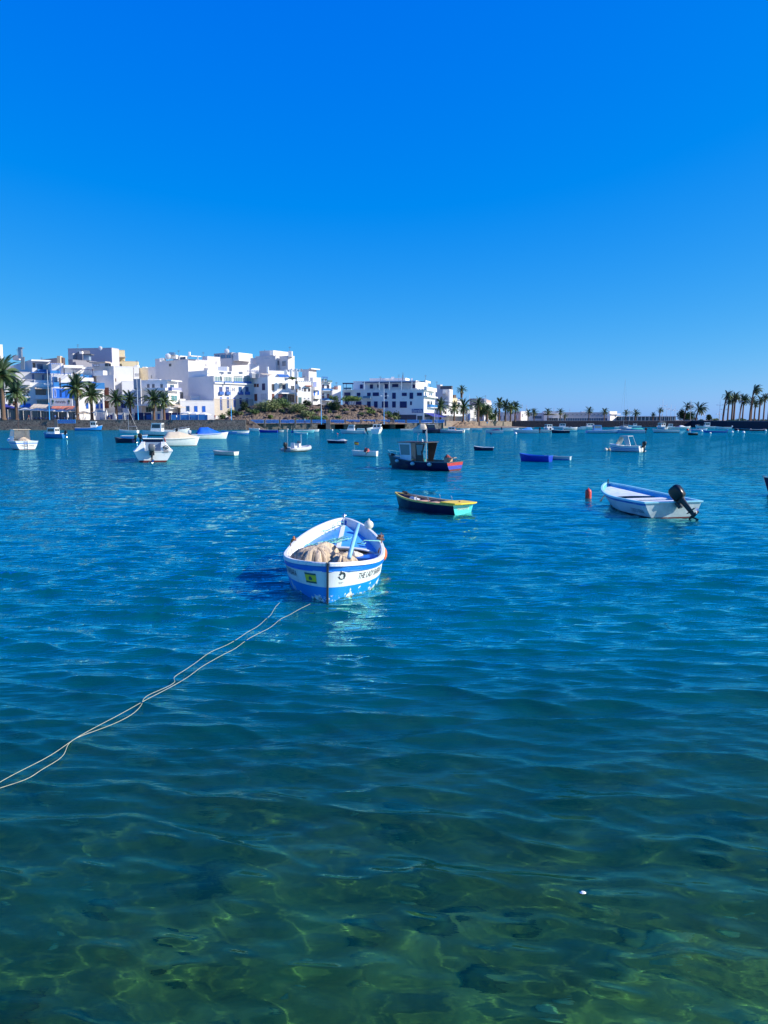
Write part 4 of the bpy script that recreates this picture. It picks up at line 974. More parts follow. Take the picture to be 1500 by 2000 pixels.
# right of the fishing boat
boat('dinghy', 'small dinghy with dark hull and white inside, right of the fishing boat mast', 'dinghy', 945, 880, 165, 3.0, 1.25, scale=.62, outer=NAVY2, inner=WHITE2, gun=WHITE, fbd=.52, bow=.68, thw=(.35, .6), thwm=CREAM, group=None, gw=.09)
boat('rowing_boat', 'bright royal blue open boat lying against a pale grey boat on the right', 'rowing boat', 1046, 901, 150, 3.1, 1.6, scale=.72, outer=ROYAL, inner=P('inner_cobalt', (.02, .10, .55), .45), gun=P('gun_cobalt', (.03, .16, .62), .4), fbd=.58, bow=.78, thw=(.35,), group=None, gw=.07, ws=.9)
boat('rowing_boat', 'pale grey open boat behind the royal blue boat on the right', 'rowing boat', 1090, 898, 155, 3.1, 1.35, scale=.6, outer=P('grey_blue_hull', (.36, .44, .52), .5, var=.1), inner=GREYP, gun=P('gun_pale', (.50, .52, .50), .6), stripes=[(0, .28, MIDBLUE)], fbd=.42, bow=.5, thw=(.3, .6), thwm=WHITE2, group=None)
# white boat with roll cage on the right
T, H = boat('motor_boat', 'white motor boat with a tall grey awning and black motor beside two floats', 'motor boat', 1223, 882, 135, 4.2, 1.9, scale=.75, stripes=[(.55, .66, MIDBLUE), (.3, .38, MIDBLUE), (0, .08, NAVY)], fbd=.72, bow=.95, deck=.66, motor=1.15, n=20, group=None, ws=.92, fz=.2)
b = MB()
for sd in (-1, 1): b.tube([(1.15, sd*.72, .85), (.55, sd*.66, 1.95), (-.5, sd*.66, 1.95), (-.95, sd*.75, .75)], .03, 6)
b.tube([(.55, -.66, 1.95), (.55, .66, 1.95)], .03, 6); b.tube([(-.5, -.66, 1.95), (-.5, .66, 1.95)], .03, 6); b.out('awning_frame', ALU, T)
panel('awning', P('awning_grey', (.48, .48, .46), .8, var=.1), T, [(-.5, -.66, 1.96), (.55, -.66, 1.96), (.55, .66, 1.96), (-.5, .66, 1.96)], .03)
panel('awning_front', GLASSG, T, [(.60, -.62, 1.85), (1.12, -.68, .92), (1.12, .68, .92), (.60, .62, 1.85)], .01)
panel('awning_side', P('awning_clear', (.55, .55, .52), .4), T, [(-.92, .72, .80), (-.2, .70, .95), (.2, .66, 1.9), (-.5, .66, 1.9)], .01)
for k, (x, m) in enumerate(((1183, CREAM), (1190, P('float_tan', (.45, .36, .25), .7)))):
    tag(fender(None, PT(x, 880)+Vector((0, 0, .08)), m, .20, .18, 'mooring_float'), ('cream float left of the motor boat with the grey awning', 'tan float touching the bow of the motor boat with the grey awning')[k], 'float')
boat('rowing_boat', 'dark blue boat with white rim cut off by the right edge', 'rowing boat', 1606, 968, 176, 4.6, 1.6, scale=.9, outer=NAVY2, inner=GREYP, gun=CREAM, fbd=.55, bow=.82, n=18, group=None, thw=(.4,))
# ------------------------------------------------------------------ far boats
G = 'boats moored in the harbour'
def cb(x0, x1, w, z0, h, wall=WHITE, roof=WHITE, glass=GLASSD, **k): return dict(x0=x0, x1=x1, w=w, z0=z0, h=h, wall=wall, roof=roof, glass=glass, **k)
LB = P('light_blue_hull', (.10, .32, .62), .4, var=.1); NB = NAVY2
BW = P('boat_grey_white', (.58, .62, .66), .45, var=.08)
boat('cabin_boat', 'small blue boat with a boxy white cabin in front of the left quay wall', 'cabin boat', 107, 856, 168, 3.6, 1.7, outer=P('harbour_blue', (.02, .16, .42), .4, var=.1), gun=WHITE, fbd=.75, bow=1.0, cab=cb(-.5, 1.1, 1.3, .7, 1.0), motor=1.0, stripes=[(0, .1, NAVY)], item=None)
boat('cabin_boat', 'bright blue boat with a white wheelhouse at its right end under the left quay', 'cabin boat', 172, 841, 5, 7.2, 2.3, outer=P('bright_blue_hull', (.02, .26, .72), .4), gun=WHITE, inner=GREYP, fbd=.75, bow=1.5, stern='point', cab=cb(.9, 2.6, 1.6, .9, 1.6, nwin=2), stripes=[(0, .12, NAVY)], thw=(.2, .35), n=18)
boat('sailing_boat', 'small white sailing boat with a bare mast in front of the left quay', 'sailing boat', 252, 846, 175, 4.2, 1.7, fbd=.6, bow=.8, mast=(5.6, .1), deck=.5)
boat('dinghy', 'dark dinghy with green cloth over its motor left of the white cruiser', 'dinghy', 244, 865, 170, 2.6, 1.4, outer=NAVY, gun=NAVY2, inner=GREYP, fbd=.55, bow=.7, motor=.9, mcover=GREENCL)
boat('dinghy', 'pale dinghy touching the dark dinghy with the green motor cloth', 'dinghy', 262, 859, 5, 3.6, 1.4, outer=LB, gun=WHITE, inner=WHITE2, fbd=.6, bow=.7, thw=(.4, .6))
boat('dinghy', 'small blue dinghy close under the left quay wall beside the sailing boat', 'dinghy', 280, 838, 178, 4.4, 1.6, outer=MIDBLUE, gun=P('pink_rim', (.62, .30, .36), .6), inner=GREYP, fbd=.6, bow=.8, thw=(.5,))
boat('cabin_boat', 'white boat with a boxy cabin behind the beige covered speedboat', 'cabin boat', 312, 851, 178, 6.0, 2.2, stripes=[(0, .2, NAVY)], fbd=.8, bow=1.0, cab=cb(-.6, 1.5, 1.7, .8, 1.55, open_back=False), motor=1.1)
boat('speedboat', 'white speedboat with a windscreen pointing right behind the boxy cabin boat', 'motor boat', 340, 849, 12, 5.6, 2.1, fbd=.9, bow=1.3, deck=.55, screen=.55, rail=True, motor=1.0)
boat('dinghy', 'blue dinghy just right of the boat with the blue tarpaulin', 'dinghy', 449, 848, 175, 3.4, 1.4, outer=LB, gun=MIDBLUE, inner=GREYP, fbd=.5, bow=.7)
boat('dinghy', 'white and blue dinghy right of the blue dinghy near the rocky bank', 'dinghy', 470, 848, 2, 3.3, 1.4, outer=WHITE, gun=WHITE, inner=GREYP, fbd=.55, bow=.7, stripes=[(0, .35, MIDBLUE)])
boat('motor_boat', 'white motor boat at the left end of the blue bridge railing', 'motor boat', 497, 842, 175, 3.6, 1.7, fbd=.9, bow=1.1, deck=.6, screen=.6)
boat('rowing_boat', 'long dark blue open boat below the left bridge railing', 'rowing boat', 525, 845, 178, 5.6, 1.9, outer=ROYAL, gun=GREYP, inner=GREYP, fbd=.8, bow=1.0, motor=1.0, thw=(.3, .6), cons=.55)
boat('dinghy', 'small grey dinghy right of the long dark blue open boat', 'dinghy', 547, 844, 3, 2.2, 1.2, outer=GREYP, gun=WHITE, fbd=.5, bow=.6)
boat('motor_boat', 'turquoise and white boat with a small screen below the bridge railing', 'motor boat', 593, 845, 4, 6.2, 2.0, outer=P('aqua_hull', (.22, .62, .68), .4), gun=WHITE, inner=WHITE2, fbd=.7, bow=.9, screen=.45, deck=.5, motor=.9)
boat('dinghy', 'aqua dinghy with white rim in front of the turquoise boat', 'dinghy', 588, 849, 176, 3.4, 1.4, outer=P('aqua_light', (.16, .58, .70), .4), gun=WHITE, inner=TEAL, fbd=.5, bow=.7, thw=(.5,))
boat('motor_boat', 'low white boat left of the first dark bridge opening', 'motor boat', 612, 843, 3, 3.6, 1.6, fbd=.65, bow=.8)
boat('motor_boat', 'white boat with an arched cabin and black motor in front of the bridge', 'motor boat', 690, 847, 176, 5.2, 2.0, fbd=.65, bow=.9, cab=cb(-.3, 1.4, 1.5, .65, 1.25, front=.5, glass=GLASSG), motor=1.2, mtilt=20, outer=BW)
boat('dinghy', 'low white dinghy behind the arched cabin boat near the bridge', 'dinghy', 712, 841, 4, 4.2, 1.5, fbd=.6, bow=1.0)
boat('cabin_boat', 'white cabin cruiser seen from astern between the dark bridge openings', 'cabin boat', 737, 847, 80, 5.0, 2.3, fbd=1.0, bow=1.3, cab=cb(-.5, 1.3, 1.8, 1.0, 1.0, front=.4), trans=(WHITE,), motor=.0)
boat('dinghy', 'low grey and white dinghy right of the dark bridge openings', 'dinghy', 800, 842, 3, 4.8, 1.7, outer=BW, fbd=.5, bow=.8)
boat('covered_boat', 'white boat with a rounded beige canopy left of the palm grove', 'covered boat', 825, 845, 170, 4.2, 2.0, fbd=.75, bow=1.0, tarp=(.25, .95, 1.3), tarpm=BEIGE, motor=1.2)
boat('fishing_boat', 'dark navy boat with an open wheelhouse below the end of the blue railing', 'fishing boat', 843, 846, 3, 4.2, 1.9, outer=NAVY, gun=NAVY2, inner=GREYP, fbd=.75, bow=1.1, cab=cb(-1.0, .8, 1.5, .75, 1.2, wall=NAVY2, roof=WHITE, open_back=True), mast=(4.0, 1.2))
boat('fishing_boat', 'long grey blue fishing boat with a low cabin in front of the slipway', 'fishing boat', 880, 846, 177, 8.2, 2.6, outer=P('grey_blue_deep', (.22, .34, .46), .45, var=.1), gun=BW, inner=GREYP, fbd=.9, bow=1.4, cab=cb(-1.5, 1.0, 1.8, .9, 1.2, wall=BW, nwin=2), stripes=[(0, .14, NAVY)], motor=1.2, mcover=WHITE)
boat('motor_boat', 'white boat with an orange box at the right end of the slipway group', 'motor boat', 899, 845, 30, 3.8, 1.8, fbd=.8, bow=1.0, bench=.4, motor=1.0, mcover=ORANGE)
boat('dinghy', 'white dinghy pulled close to the slipway beach', 'dinghy', 908, 840, 4, 4.0, 1.5, fbd=.6, bow=.8)
boat('dinghy', 'small white dinghy with dark bow alone before the slipway', 'dinghy', 932, 840, 176, 4.2, 1.5, fbd=.6, bow=.8, outer=WHITE)
boat('speedboat', 'white speedboat with a dark open cockpit and square stern fender', 'motor boat', 966, 846, 176, 5.8, 2.2, fbd=.9, bow=1.2, tarp=(.2, .75, .5), tarpm=TARPN, outer=BW, gun=WHITE)
boat('motor_boat', 'white motor boat with dark stern left of the blue covered boat', 'motor boat', 996, 842, 3, 5.4, 2.0, fbd=.8, bow=1.1, deck=.6, bench=.5, motor=1.0)
boat('covered_boat', 'white cruiser with a blue striped cover and two black motors', 'covered boat', 1028, 846, 172, 7.0, 2.4, fbd=.9, bow=1.2, tarp=(.25, .7, .75), tarpm=LB, motor=1.3, rail=True, outer=BW)
boat('motor_boat', 'white boat with pale seats right of the blue striped cover', 'motor boat', 1056, 845, 175, 5.2, 2.0, fbd=.8, bow=1.0, bench=.5, motor=1.1, outer=P('pinkish_white', (.66, .60, .60), .5))
boat('cabin_boat', 'white boat with a bulky rounded cabin left of the navy bottomed boat', 'cabin boat', 1070, 841, 100, 5.4, 2.6, fbd=.9, bow=1.1, cab=cb(-1.6, 1.0, 2.0, .9, 1.3, roof=WHITE))
boat('fishing_boat', 'white boat with a navy bottom and red cushions below the low terminal', 'fishing boat', 1095, 846, 178, 5.0, 2.0, stripes=[(0, .35, NAVY)], outer=NAVY, fbd=.8, bow=1.0, deck=.6, bench=.3, inner=REDCL, gun=WHITE)
boat('cabin_boat', 'grey blue cabin boat moored behind the navy bottomed boat', 'cabin boat', 1098, 838, 176, 7.4, 2.5, outer=BW, fbd=.9, bow=1.2, cab=cb(-1.3, 1.3, 1.9, .9, 1.3, wall=BW, nwin=2))
boat('motor_boat', 'white motor boat with dark side panels under the terminal palms', 'motor boat', 1113, 840, 3, 5.2, 2.0, fbd=.9, bow=1.1, stripes=[(.3, .5, NAVY)], screen=.5, deck=.55)
boat('motor_boat', 'small white open boat right of the dark side panelled boat', 'motor boat', 1131, 839, 176, 5.0, 1.9, fbd=.7, bow=1.0, cons=.5)
boat('cabin_boat', 'white cabin cruiser far back in front of the dark sea wall', 'cabin boat', 1152, 837, 3, 8.0, 2.5, fbd=.9, bow=1.3, cab=cb(-1.4, 1.8, 2.0, .9, 1.2, nwin=2))
boat('fishing_boat', 'long light blue fishing boat with a blue cabin at its left end', 'fishing boat', 1177, 846, 2, 9.4, 2.6, outer=P('denim_blue_hull', (.16, .34, .60), .45), gun=BW, inner=LB, fbd=.8, bow=1.1, cab=cb(-2.8, -.4, 1.9, .8, 1.5, wall=LB, roof=LB, glass=GLASSG), stripes=[(.0, .14, NAVY)], n=20)
boat('dinghy', 'small white dinghy beside the bow of the long light blue fishing boat', 'dinghy', 1148, 845, 60, 3.0, 1.3, fbd=.5, bow=.7)
boat('sailing_boat', 'grey sailing yacht with the tallest bare mast near the right', 'sailing boat', 1219, 839, 100, 8.0, 2.7, outer=BW, fbd=1.0, bow=1.2, mast=(20.0, .6), cab=cb(-1.2, 1.6, 1.6, 1.0, .5, wall=BW, roof=BW))
boat('motor_boat', 'pale blue motor boat with a black motor on the right', 'motor boat', 1233, 846, 178, 7.6, 2.3, outer=P('ice_blue_hull', (.30, .46, .62), .4), gun=BW, fbd=.75, bow=1.1, motor=1.5, bench=.2, deck=.7, n=18)
boat('covered_boat', 'boat with a green cover behind the pale blue motor boat', 'covered boat', 1243, 842, 176, 6.0, 2.1, outer=LB, gun=LB, fbd=.6, bow=.9, tarp=(.1, .9, .45), tarpm=P('green_tarp', (.06, .42, .34), .6))
boat('motor_boat', 'white boat with a screen left of the green covered boat', 'motor boat', 1213, 837, 3, 5.6, 2.0, fbd=.8, bow=1.0, screen=.5, deck=.55)
boat('motor_boat', 'far white boat tight under the dark wall right of the yacht', 'motor boat', 1240, 835, 176, 6.2, 2.1, fbd=.9, bow=1.3, cab=cb(-.8, 1.0, 1.6, .9, 1.0))
boat('motor_boat', 'long white launch with a pink bottom stripe on the right', 'motor boat', 1301, 845, 176, 7.4, 2.3, outer=BW, gun=WHITE, fbd=.75, bow=1.1, deck=.6, screen=.6, stripes=[(0, .16, MAROON)], n=18)
boat('cabin_boat', 'white boat with a flying bridge behind the pink striped launch', 'cabin boat', 1292, 838, 100, 7.0, 2.5, fbd=1.0, bow=1.3, cab=cb(-1.4, 1.2, 2.1, 1.0, 1.5, front=-.2), canopy=(.2, .6, 2.9, WHITE), motor=1.3)
boat('cabin_boat', 'white boat with a navy cover and high windscreen, right of the flying bridge', 'cabin boat', 1311, 838, 170, 6.4, 2.4, fbd=.9, bow=1.2, cab=cb(-.4, 1.3, 1.9, .9, 1.2), tarp=(.0, .3, .3), tarpm=TARPN)
boat('speedboat', 'white speedboat with rounded hump left of the red buoy', 'motor boat', 1332, 837, 3, 7.0, 2.2, fbd=.8, bow=1.1, tarp=(.3, .7, .6), tarpm=WHITE2)
boat('dinghy', 'small white skiff with black bottom near the far right buoys', 'dinghy', 1353, 850, 176, 2.2, 1.2, fbd=.55, bow=.7, stripes=[(0, .4, BLACK)], outer=BLACK, bench=.3, mast=(1.9, .6))
boat('cabin_boat', 'white fishing cruiser with a square wheelhouse before the palm grove', 'cabin boat', 1378, 837, 178, 8.2, 2.5, fbd=.9, bow=1.5, cab=cb(-1.6, .6, 1.9, .9, 1.7, nwin=2), rail=True)
boat('motor_boat', 'pale boat lying in front of the square wheelhouse cruiser', 'motor boat', 1365, 842, 4, 5.4, 1.9, outer=LB, fbd=.6, bow=.9, screen=.5, gun=WHITE)
boat('rowing_boat', 'long dark blue boat low in the water left of the white buoys', 'rowing boat', 1397, 845, 178, 6.6, 2.0, outer=MIDBLUE, gun=P('dark_rim', (.02, .05, .2), .5), inner=GREYP, fbd=.45, bow=.7, motor=1.0, mcover=MIDBLUE)
boat('motor_boat', 'white open boat with a white motor before the dark wall at the right', 'motor boat', 1414, 838, 176, 6.0, 2.0, fbd=.8, bow=1.1, motor=1.2, mcover=WHITE)
boat('rowing_boat', 'long black boat with a white bow deck at the right', 'rowing boat', 1454, 841, 176, 6.8, 2.0, outer=NAVY, gun=P('dark_teal_rim', (.03, .14, .14), .5), inner=GREYP, fbd=.5, bow=.8, deck=.8, deckm=CREAM)
boat('rowing_boat', 'long navy boat at the far right beside two white buoys', 'rowing boat', 1480, 842, 3, 5.2, 1.8, outer=NAVY2, gun=GREYP, inner=GREYP, fbd=.5, bow=.7)
# buoys of the far moorings
for k, (x, y, r_, m, lb) in enumerate(((1430, 845, .30, WHITE, 'white buoy left of the long black boat, largest but one'), (1441, 842, .24, WHITE, 'white buoy at the bow of the long black boat'), (1452, 846, .34, WHITE, 'large white buoy floating in front of the long black boat'),
        (1466, 841, .36, WHITE, 'square looking white buoy between the black and navy boats'), (1495, 842, .30, WHITE, 'white buoy nearest to the right edge of the picture'), (1370, 843, .34, WHITE, 'white buoy in front of the pale boat before the palm grove'),
        (1343, 841, .38, REDBUOY, 'red buoy among the far boats on the right'), (1387, 847, .24, WHITE, 'small white buoy left of the low dark blue boat'), (959, 848, .24, TARPN, 'dark float at the bow of the speedboat with the open cockpit'),
        (1007, 848, .30, WHITE, 'white square fender floating behind the speedboat with the open cockpit'), (659, 848, .16, REDBUOY, 'tiny red buoy before the blue bridge railing'), (571, 845, .30, ROYAL, 'royal blue float left of the aqua dinghy'),
        (562, 839, .22, WHITE, 'white float under the bridge railing left of the turquoise boat'), (649, 841, .26, WHITE, 'white float in front of the first dark bridge opening'), (1260, 842, .24, WHITE, 'white float right of the pale blue motor boat'))):
    f = fender(None, PT(x, y)+Vector((0, 0, r_*.5)), m, r_, r_*.9, 'mooring_buoy'); tag(f, lb, 'buoy')
# ------------------------------------------------------------------ shore: ground, walls, bank
def stone_mat(name, c1, c2, mortar, scale, bumpd=.06, stretch=(1, 1, 1)):
    m = bpy.data.materials.new(name); m.use_nodes = True; t = m.node_tree; b = t.nodes['Principled BSDF']; b.inputs['Roughness'].default_value = .9
    tc = t.nodes.new('ShaderNodeTexCoord'); mp = t.nodes.new('ShaderNodeMapping'); mp.inputs['Scale'].default_value = stretch; t.links.new(tc.outputs['Object'], mp.inputs[0])
    vo = t.nodes.new('ShaderNodeTexVoronoi'); vo.inputs['Scale'].default_value = scale; t.links.new(mp.outputs[0], vo.inputs['Vector'])
    ve = t.nodes.new('ShaderNodeTexVoronoi'); ve.feature = 'DISTANCE_TO_EDGE'; ve.inputs['Scale'].default_value = scale; t.links.new(mp.outputs[0], ve.inputs['Vector'])
    s_ = t.nodes.new('ShaderNodeSeparateColor'); t.links.new(vo.outputs['Color'], s_.inputs[0])
    mx = t.nodes.new('ShaderNodeMix'); mx.data_type = 'RGBA'; mx.inputs[6].default_value = c1+(1,); mx.inputs[7].default_value = c2+(1,); t.links.new(s_.outputs[0], mx.inputs[0])
    r = t.nodes.new('ShaderNodeMapRange'); r.inputs[1].default_value = .02; r.inputs[2].default_value = .10; t.links.new(ve.outputs['Distance'], r.inputs[0])
    m2 = t.nodes.new('ShaderNodeMix'); m2.data_type = 'RGBA'; m2.inputs[6].default_value = mortar+(1,); t.links.new(mx.outputs[2], m2.inputs[7]); t.links.new(r.outputs[0], m2.inputs[0])
    t.links.new(m2.outputs[2], b.inputs['Base Color'])
    bp_ = t.nodes.new('ShaderNodeBump'); bp_.inputs['Distance'].default_value = bumpd; t.links.new(r.outputs[0], bp_.inputs['Height']); t.links.new(bp_.outputs[0], b.inputs['Normal'])
    return m
STONE = stone_mat('basalt_wall', (.06, .055, .055), (.17, .15, .13), (.24, .21, .18), 1.9)
STONE_T = stone_mat('tan_wall', (.20, .15, .12), (.30, .23, .18), (.26, .21, .17), 1.5)
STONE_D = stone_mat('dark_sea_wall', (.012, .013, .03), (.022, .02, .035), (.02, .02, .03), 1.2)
PAVE = P('promenade_paving', (.34, .29, .24), .9, var=.2, scale=.5)
EARTH = P('dry_earth', (.16, .115, .08), .95, var=.35, scale=.25, bump=.5, bscale=2)
def XY(px, Yd): return ((px-750)/F*Yd*cp, Yd)
shore = [(-420, 222), (480, 232), (500, 240), (842, 262), (872, 285), (912, 300), (1000, 321), (1350, 321), (1420, 290), (1500, 250), (1700, 225), (2100, 215)]
def seg_pts(a, b_, extra=0):
    pts = [(p[0], p[1]) for p in shore if a < p[0] < b_]
    def at(px):
        for i in range(len(shore)-1):
            if shore[i][0] <= px <= shore[i+1][0]:
                k = (px-shore[i][0])/(shore[i+1][0]-shore[i][0]); return shore[i][1]*(1-k)+shore[i+1][1]*k
    return [XY(px, Yd+extra) for px, Yd in [(a, at(a))] + pts + [(b_, at(b_))]]
def strip(pts, z0, z1, th, m, name, parent=None, mats=None, **k):
    """wall following the points, th thick behind its face"""
    b = MB()
    for i in range(len(pts)-1):
        a, c = Vector((*pts[i], 0)), Vector((*pts[i+1], 0)); d = (c-a).normalized(); n_ = Vector((-d.y, d.x, 0))*th
        q = [a, c, c+n_, a+n_]
        b.add([Vector((p.x, p.y, z)) for z in (z0, z1) for p in q], [(0,3,2,1), (4,5,6,7), (0,1,5,4), (1,2,6,5), (2,3,7,6), (3,0,4,7)])
    return b.out(name, m, parent, **k)
def ground(a, b_, z, m, name, off=.5, depth=None):
    pts = seg_pts(a, b_, off); b = MB(); far_ = 5400
    for i in range(len(pts)-1):
        p, q = pts[i], pts[i+1]
        if depth: pf, qf = (p[0], p[1]+depth), (q[0], q[1]+depth)
        else: pf, qf = (p[0]*far_/p[1], far_), (q[0]*far_/q[1], far_)
        b.add([(p[0], p[1], z), (q[0], q[1], z), (qf[0], qf[1], z), (pf[0], pf[1], z)], [(0, 1, 2, 3)])
    return b.out(name, m, kind='structure')
ground(-420, 480, 2.86, PAVE, 'promenade_ground')
ground(480, 862, 1.82, PAVE, 'bridge_path')
ground(862, 2100, 2.25, PAVE, 'harbour_ground')
# left quay wall in two tiers
t1 = thing('quay_wall', 'dark stone quay wall with two tiers running along the left promenade', 'wall', (*XY(200, 226), 0))
def child_world(o, T): o.matrix_parent_inverse = Matrix.Translation(T.location).inverted() if T.rotation_euler.z == 0 else (Matrix.Translation(T.location) @ Matrix.Rotation(T.rotation_euler.z, 4, 'Z')).inverted(); return o
child_world(strip(seg_pts(-420, 480), -1.5, 2.80, .9, STONE, 'upper_wall', t1), t1)
child_world(strip(seg_pts(-420, 480, -.8), -1.5, 1.15, .79, STONE, 'lower_ledge', t1), t1)
child_world(strip(seg_pts(-420, 480, -.06), 2.803, 2.96, .6, P('coping_grey', (.16, .14, .13), .9, var=.2), 'coping', t1), t1)
RB = P('railing_blue', (.04, .42, .90), .5, var=.1)
def rail_panel(T, x0, x1, Yd, z0, z1, name='railing_panel'):
    """blue railing: frame with two rows of rings"""
    a, c = Vector((*XY(x0, Yd), 0)), Vector((*XY(x1, Yd), 0)); L_ = (c-a).length; rz = math.atan2(c.y-a.y, c.x-a.x); h = z1-z0
    b = MB()
    b.box((L_/2, 0, z0+.05), (L_, .10, .10)); b.box((L_/2, 0, z1-.06), (L_, .14, .12)); b.box((.05, 0, (z0+z1)/2), (.1, .08, h-.3)); b.box((L_-.05, 0, (z0+z1)/2), (.1, .08, h-.3)); b.box((L_/2, .03, (z0+z1)/2), (L_-.25, .02, h-.3))
    fr = b.out(name, RB, T); fr.location = a; fr.rotation_euler = (0, 0, rz); child_world(fr, T)
    n = max(int(L_/.62), 1); g = MB()
    for i in range(n):
        cx = L_*(i+.5)/n; g.tube([(cx+.22*math.cos(t_), -.05, (z0+z1)/2+.25*math.sin(t_)*h) for t_ in [2*math.pi*j/8 for j in range(8)]], .05, 4, closed=True)
    go = g.out('ring_ornament', P('railing_navy', (.01, .03, .20), .5), fr, kind='stuff')
    return fr
# bridge wall with the blue railing
t2 = thing('bridge_wall', 'low stone bridge and wall with dark arches and blue railing panels', 'bridge', (*XY(660, 250), 0))
def bY(px): return 240 + (px-500)/(842-500)*22 if px > 500 else 240
openings = [(620, 638), (654, 672), (742, 761), (772, 791)]
edges = [462] + [e for o_ in openings for e in o_] + [862]
for i in range(0, len(edges), 2):
    a, c = edges[i], edges[i+1]
    child_world(strip([XY(a, bY(a)), XY(c, bY(c))], -1.5, 1.74, 1.2, STONE, 'stone_wall', t2), t2)
child_world(strip([XY(462, bY(462)-.1), XY(862, bY(862)-.1)], 1.745, 1.97, 4.5, P('deck_edge', (.16, .14, .13), .9, var=.2), 'deck_slab', t2), t2)
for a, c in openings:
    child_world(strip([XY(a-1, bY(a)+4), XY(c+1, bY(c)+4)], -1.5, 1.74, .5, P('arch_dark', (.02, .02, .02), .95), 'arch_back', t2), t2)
PL = P('pillar_stone', (.17, .15, .14), .9, var=.25, scale=1)
pillars = [488, 517, 546, 576.5, 608, 641, 674, 705, 735, 766, 793, 820, 846, 870]
for i, px in enumerate(pillars):
    wide = px in (641, 766)
    b = MB(); x, y = XY(px, bY(px)-.25); b.box((x, y, (.7 if wide else 2.0)), (1.35 if wide else .55, 1.3 if wide else .5, 4.4 if wide else 2.1)); 
    child_world(b.out('pillar', PL, t2), t2)
    if i < len(pillars)-1: rail_panel(t2, px+(4.5 if wide else 2), pillars[i+1]-(4.5 if pillars[i+1] in (641, 766) else 2), (bY(px)+bY(pillars[i+1]))/2-.1, 2.02, 3.0)
t3 = thing('railing', 'single blue ornamental railing panel on the left quay wall', 'railing', (*XY(130, 224.6), 0))
rail_panel(t3, 112, 147.5, 224.6, 2.0, 3.06)
b = MB(); x, y = XY(109.5, 224.7); b.box((x, y, 1.6), (.9, .5, 3.2)); child_world(b.out('pillar', PL, t3), t3)
# right-hand walls
t4 = thing('harbour_wall', 'tan rendered harbour wall behind the slipway and the slipway boats', 'wall', (*XY(930, 300), 0))
child_world(strip(seg_pts(866, 1000), -1.5, 2.55, .8, STONE_T, 'wall_face', t4), t4)
for px in (941, 950):
    b = MB(); x, y = XY(px, 309); b.box((x, y, 2.3), (1.1, .3, 1.4)); child_world(b.out('blue_gate', RB, t4), t4)
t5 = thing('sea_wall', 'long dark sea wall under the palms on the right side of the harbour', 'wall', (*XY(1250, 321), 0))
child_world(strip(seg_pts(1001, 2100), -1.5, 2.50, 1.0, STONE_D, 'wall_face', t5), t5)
child_world(strip(seg_pts(1001, 2100, .2), 2.503, 2.72, .5, P('kerb_grey', (.20, .20, .22), .9), 'coping', t5), t5)
# slipway beach and mound
def mound(name, px, Yd, rx, ry, h, m, seed=0, n=18, kind='structure'):
    r_ = np.random.RandomState(seed); x0, y0 = XY(px, Yd); vs, fs = [], []
    for i in range(n+1):
        for j in range(n+1):
            u, w = 2*i/n-1, 2*j/n-1; d = math.hypot(u, w); z = h*max(1-d**1.6, -.6)*(1+.25*r_.randn()*.6) 
            vs.append((x0+rx*u, y0+ry*w, z-.1))
    for i in range(n):
        for j in range(n): a = i*(n+1)+j; fs.append((a, a+n+1, a+n+2, a+1))
    return mesh_obj(name, vs, fs, m, kind=kind)
mound('slipway_mound', 905, 292, 7.5, 6, 2.2, P('tan_earth', (.28, .19, .12), .95, var=.3, scale=.6), 3)
mound('slipway_beach', 935, 303, 24, 5.5, .75, P('beach_earth', (.24, .18, .14), .95, var=.3, scale=.6), 5)
mound('rocky_shore', 478, 236.5, 6.5, 5, 2.6, P('shore_rock', (.08, .065, .055), .95, var=.5, scale=.8, bump=.8), 6)
# hillside of brown earth above the bridge
TOPX = [(415, 3.0), (440, 3.6), (470, 6.0), (495, 7.5), (600, 7.9), (715, 7.6), (745, 6.0), (768, 3.0), (790, 1.8)]
def top_z(px): return float(np.interp(px, [p[0] for p in TOPX], [p[1] for p in TOPX]))
def hill_z(px, k):
    t_ = top_z(px); k = min(max(k, 0), 1); return 1.8 + (t_-1.8)*(k*k*(3-2*k)*.55+.45*k)
hr = random.Random(4); vs, fs = [], []; NI, NJ = 150, 26
for i in range(NI+1):
    px = 405 + 390*i/NI
    for j in range(NJ+1):
        k = j/(NJ-3); Yd = 247 + 15*min(k, 1) + (3*(k-1)*8 if k > 1 else 0) + (px-600)*.035
        z = hill_z(px, k) + (hr.uniform(-.22, .22) if 0 < k < 1 else 0)
        if k <= 0: z = 1.6
        vs.append((*XY(px, Yd), z))
for i in range(NI):
    for j in range(NJ): a = i*(NJ+1)+j; fs.append((a, a+NJ+1, a+NJ+2, a+1))
mesh_obj('hillside', vs, fs, EARTH, kind='structure')
def hill_pt(px, k): Yd = 247 + 15*k + (px-600)*.035; return Vector((*XY(px, Yd), hill_z(px, k)))
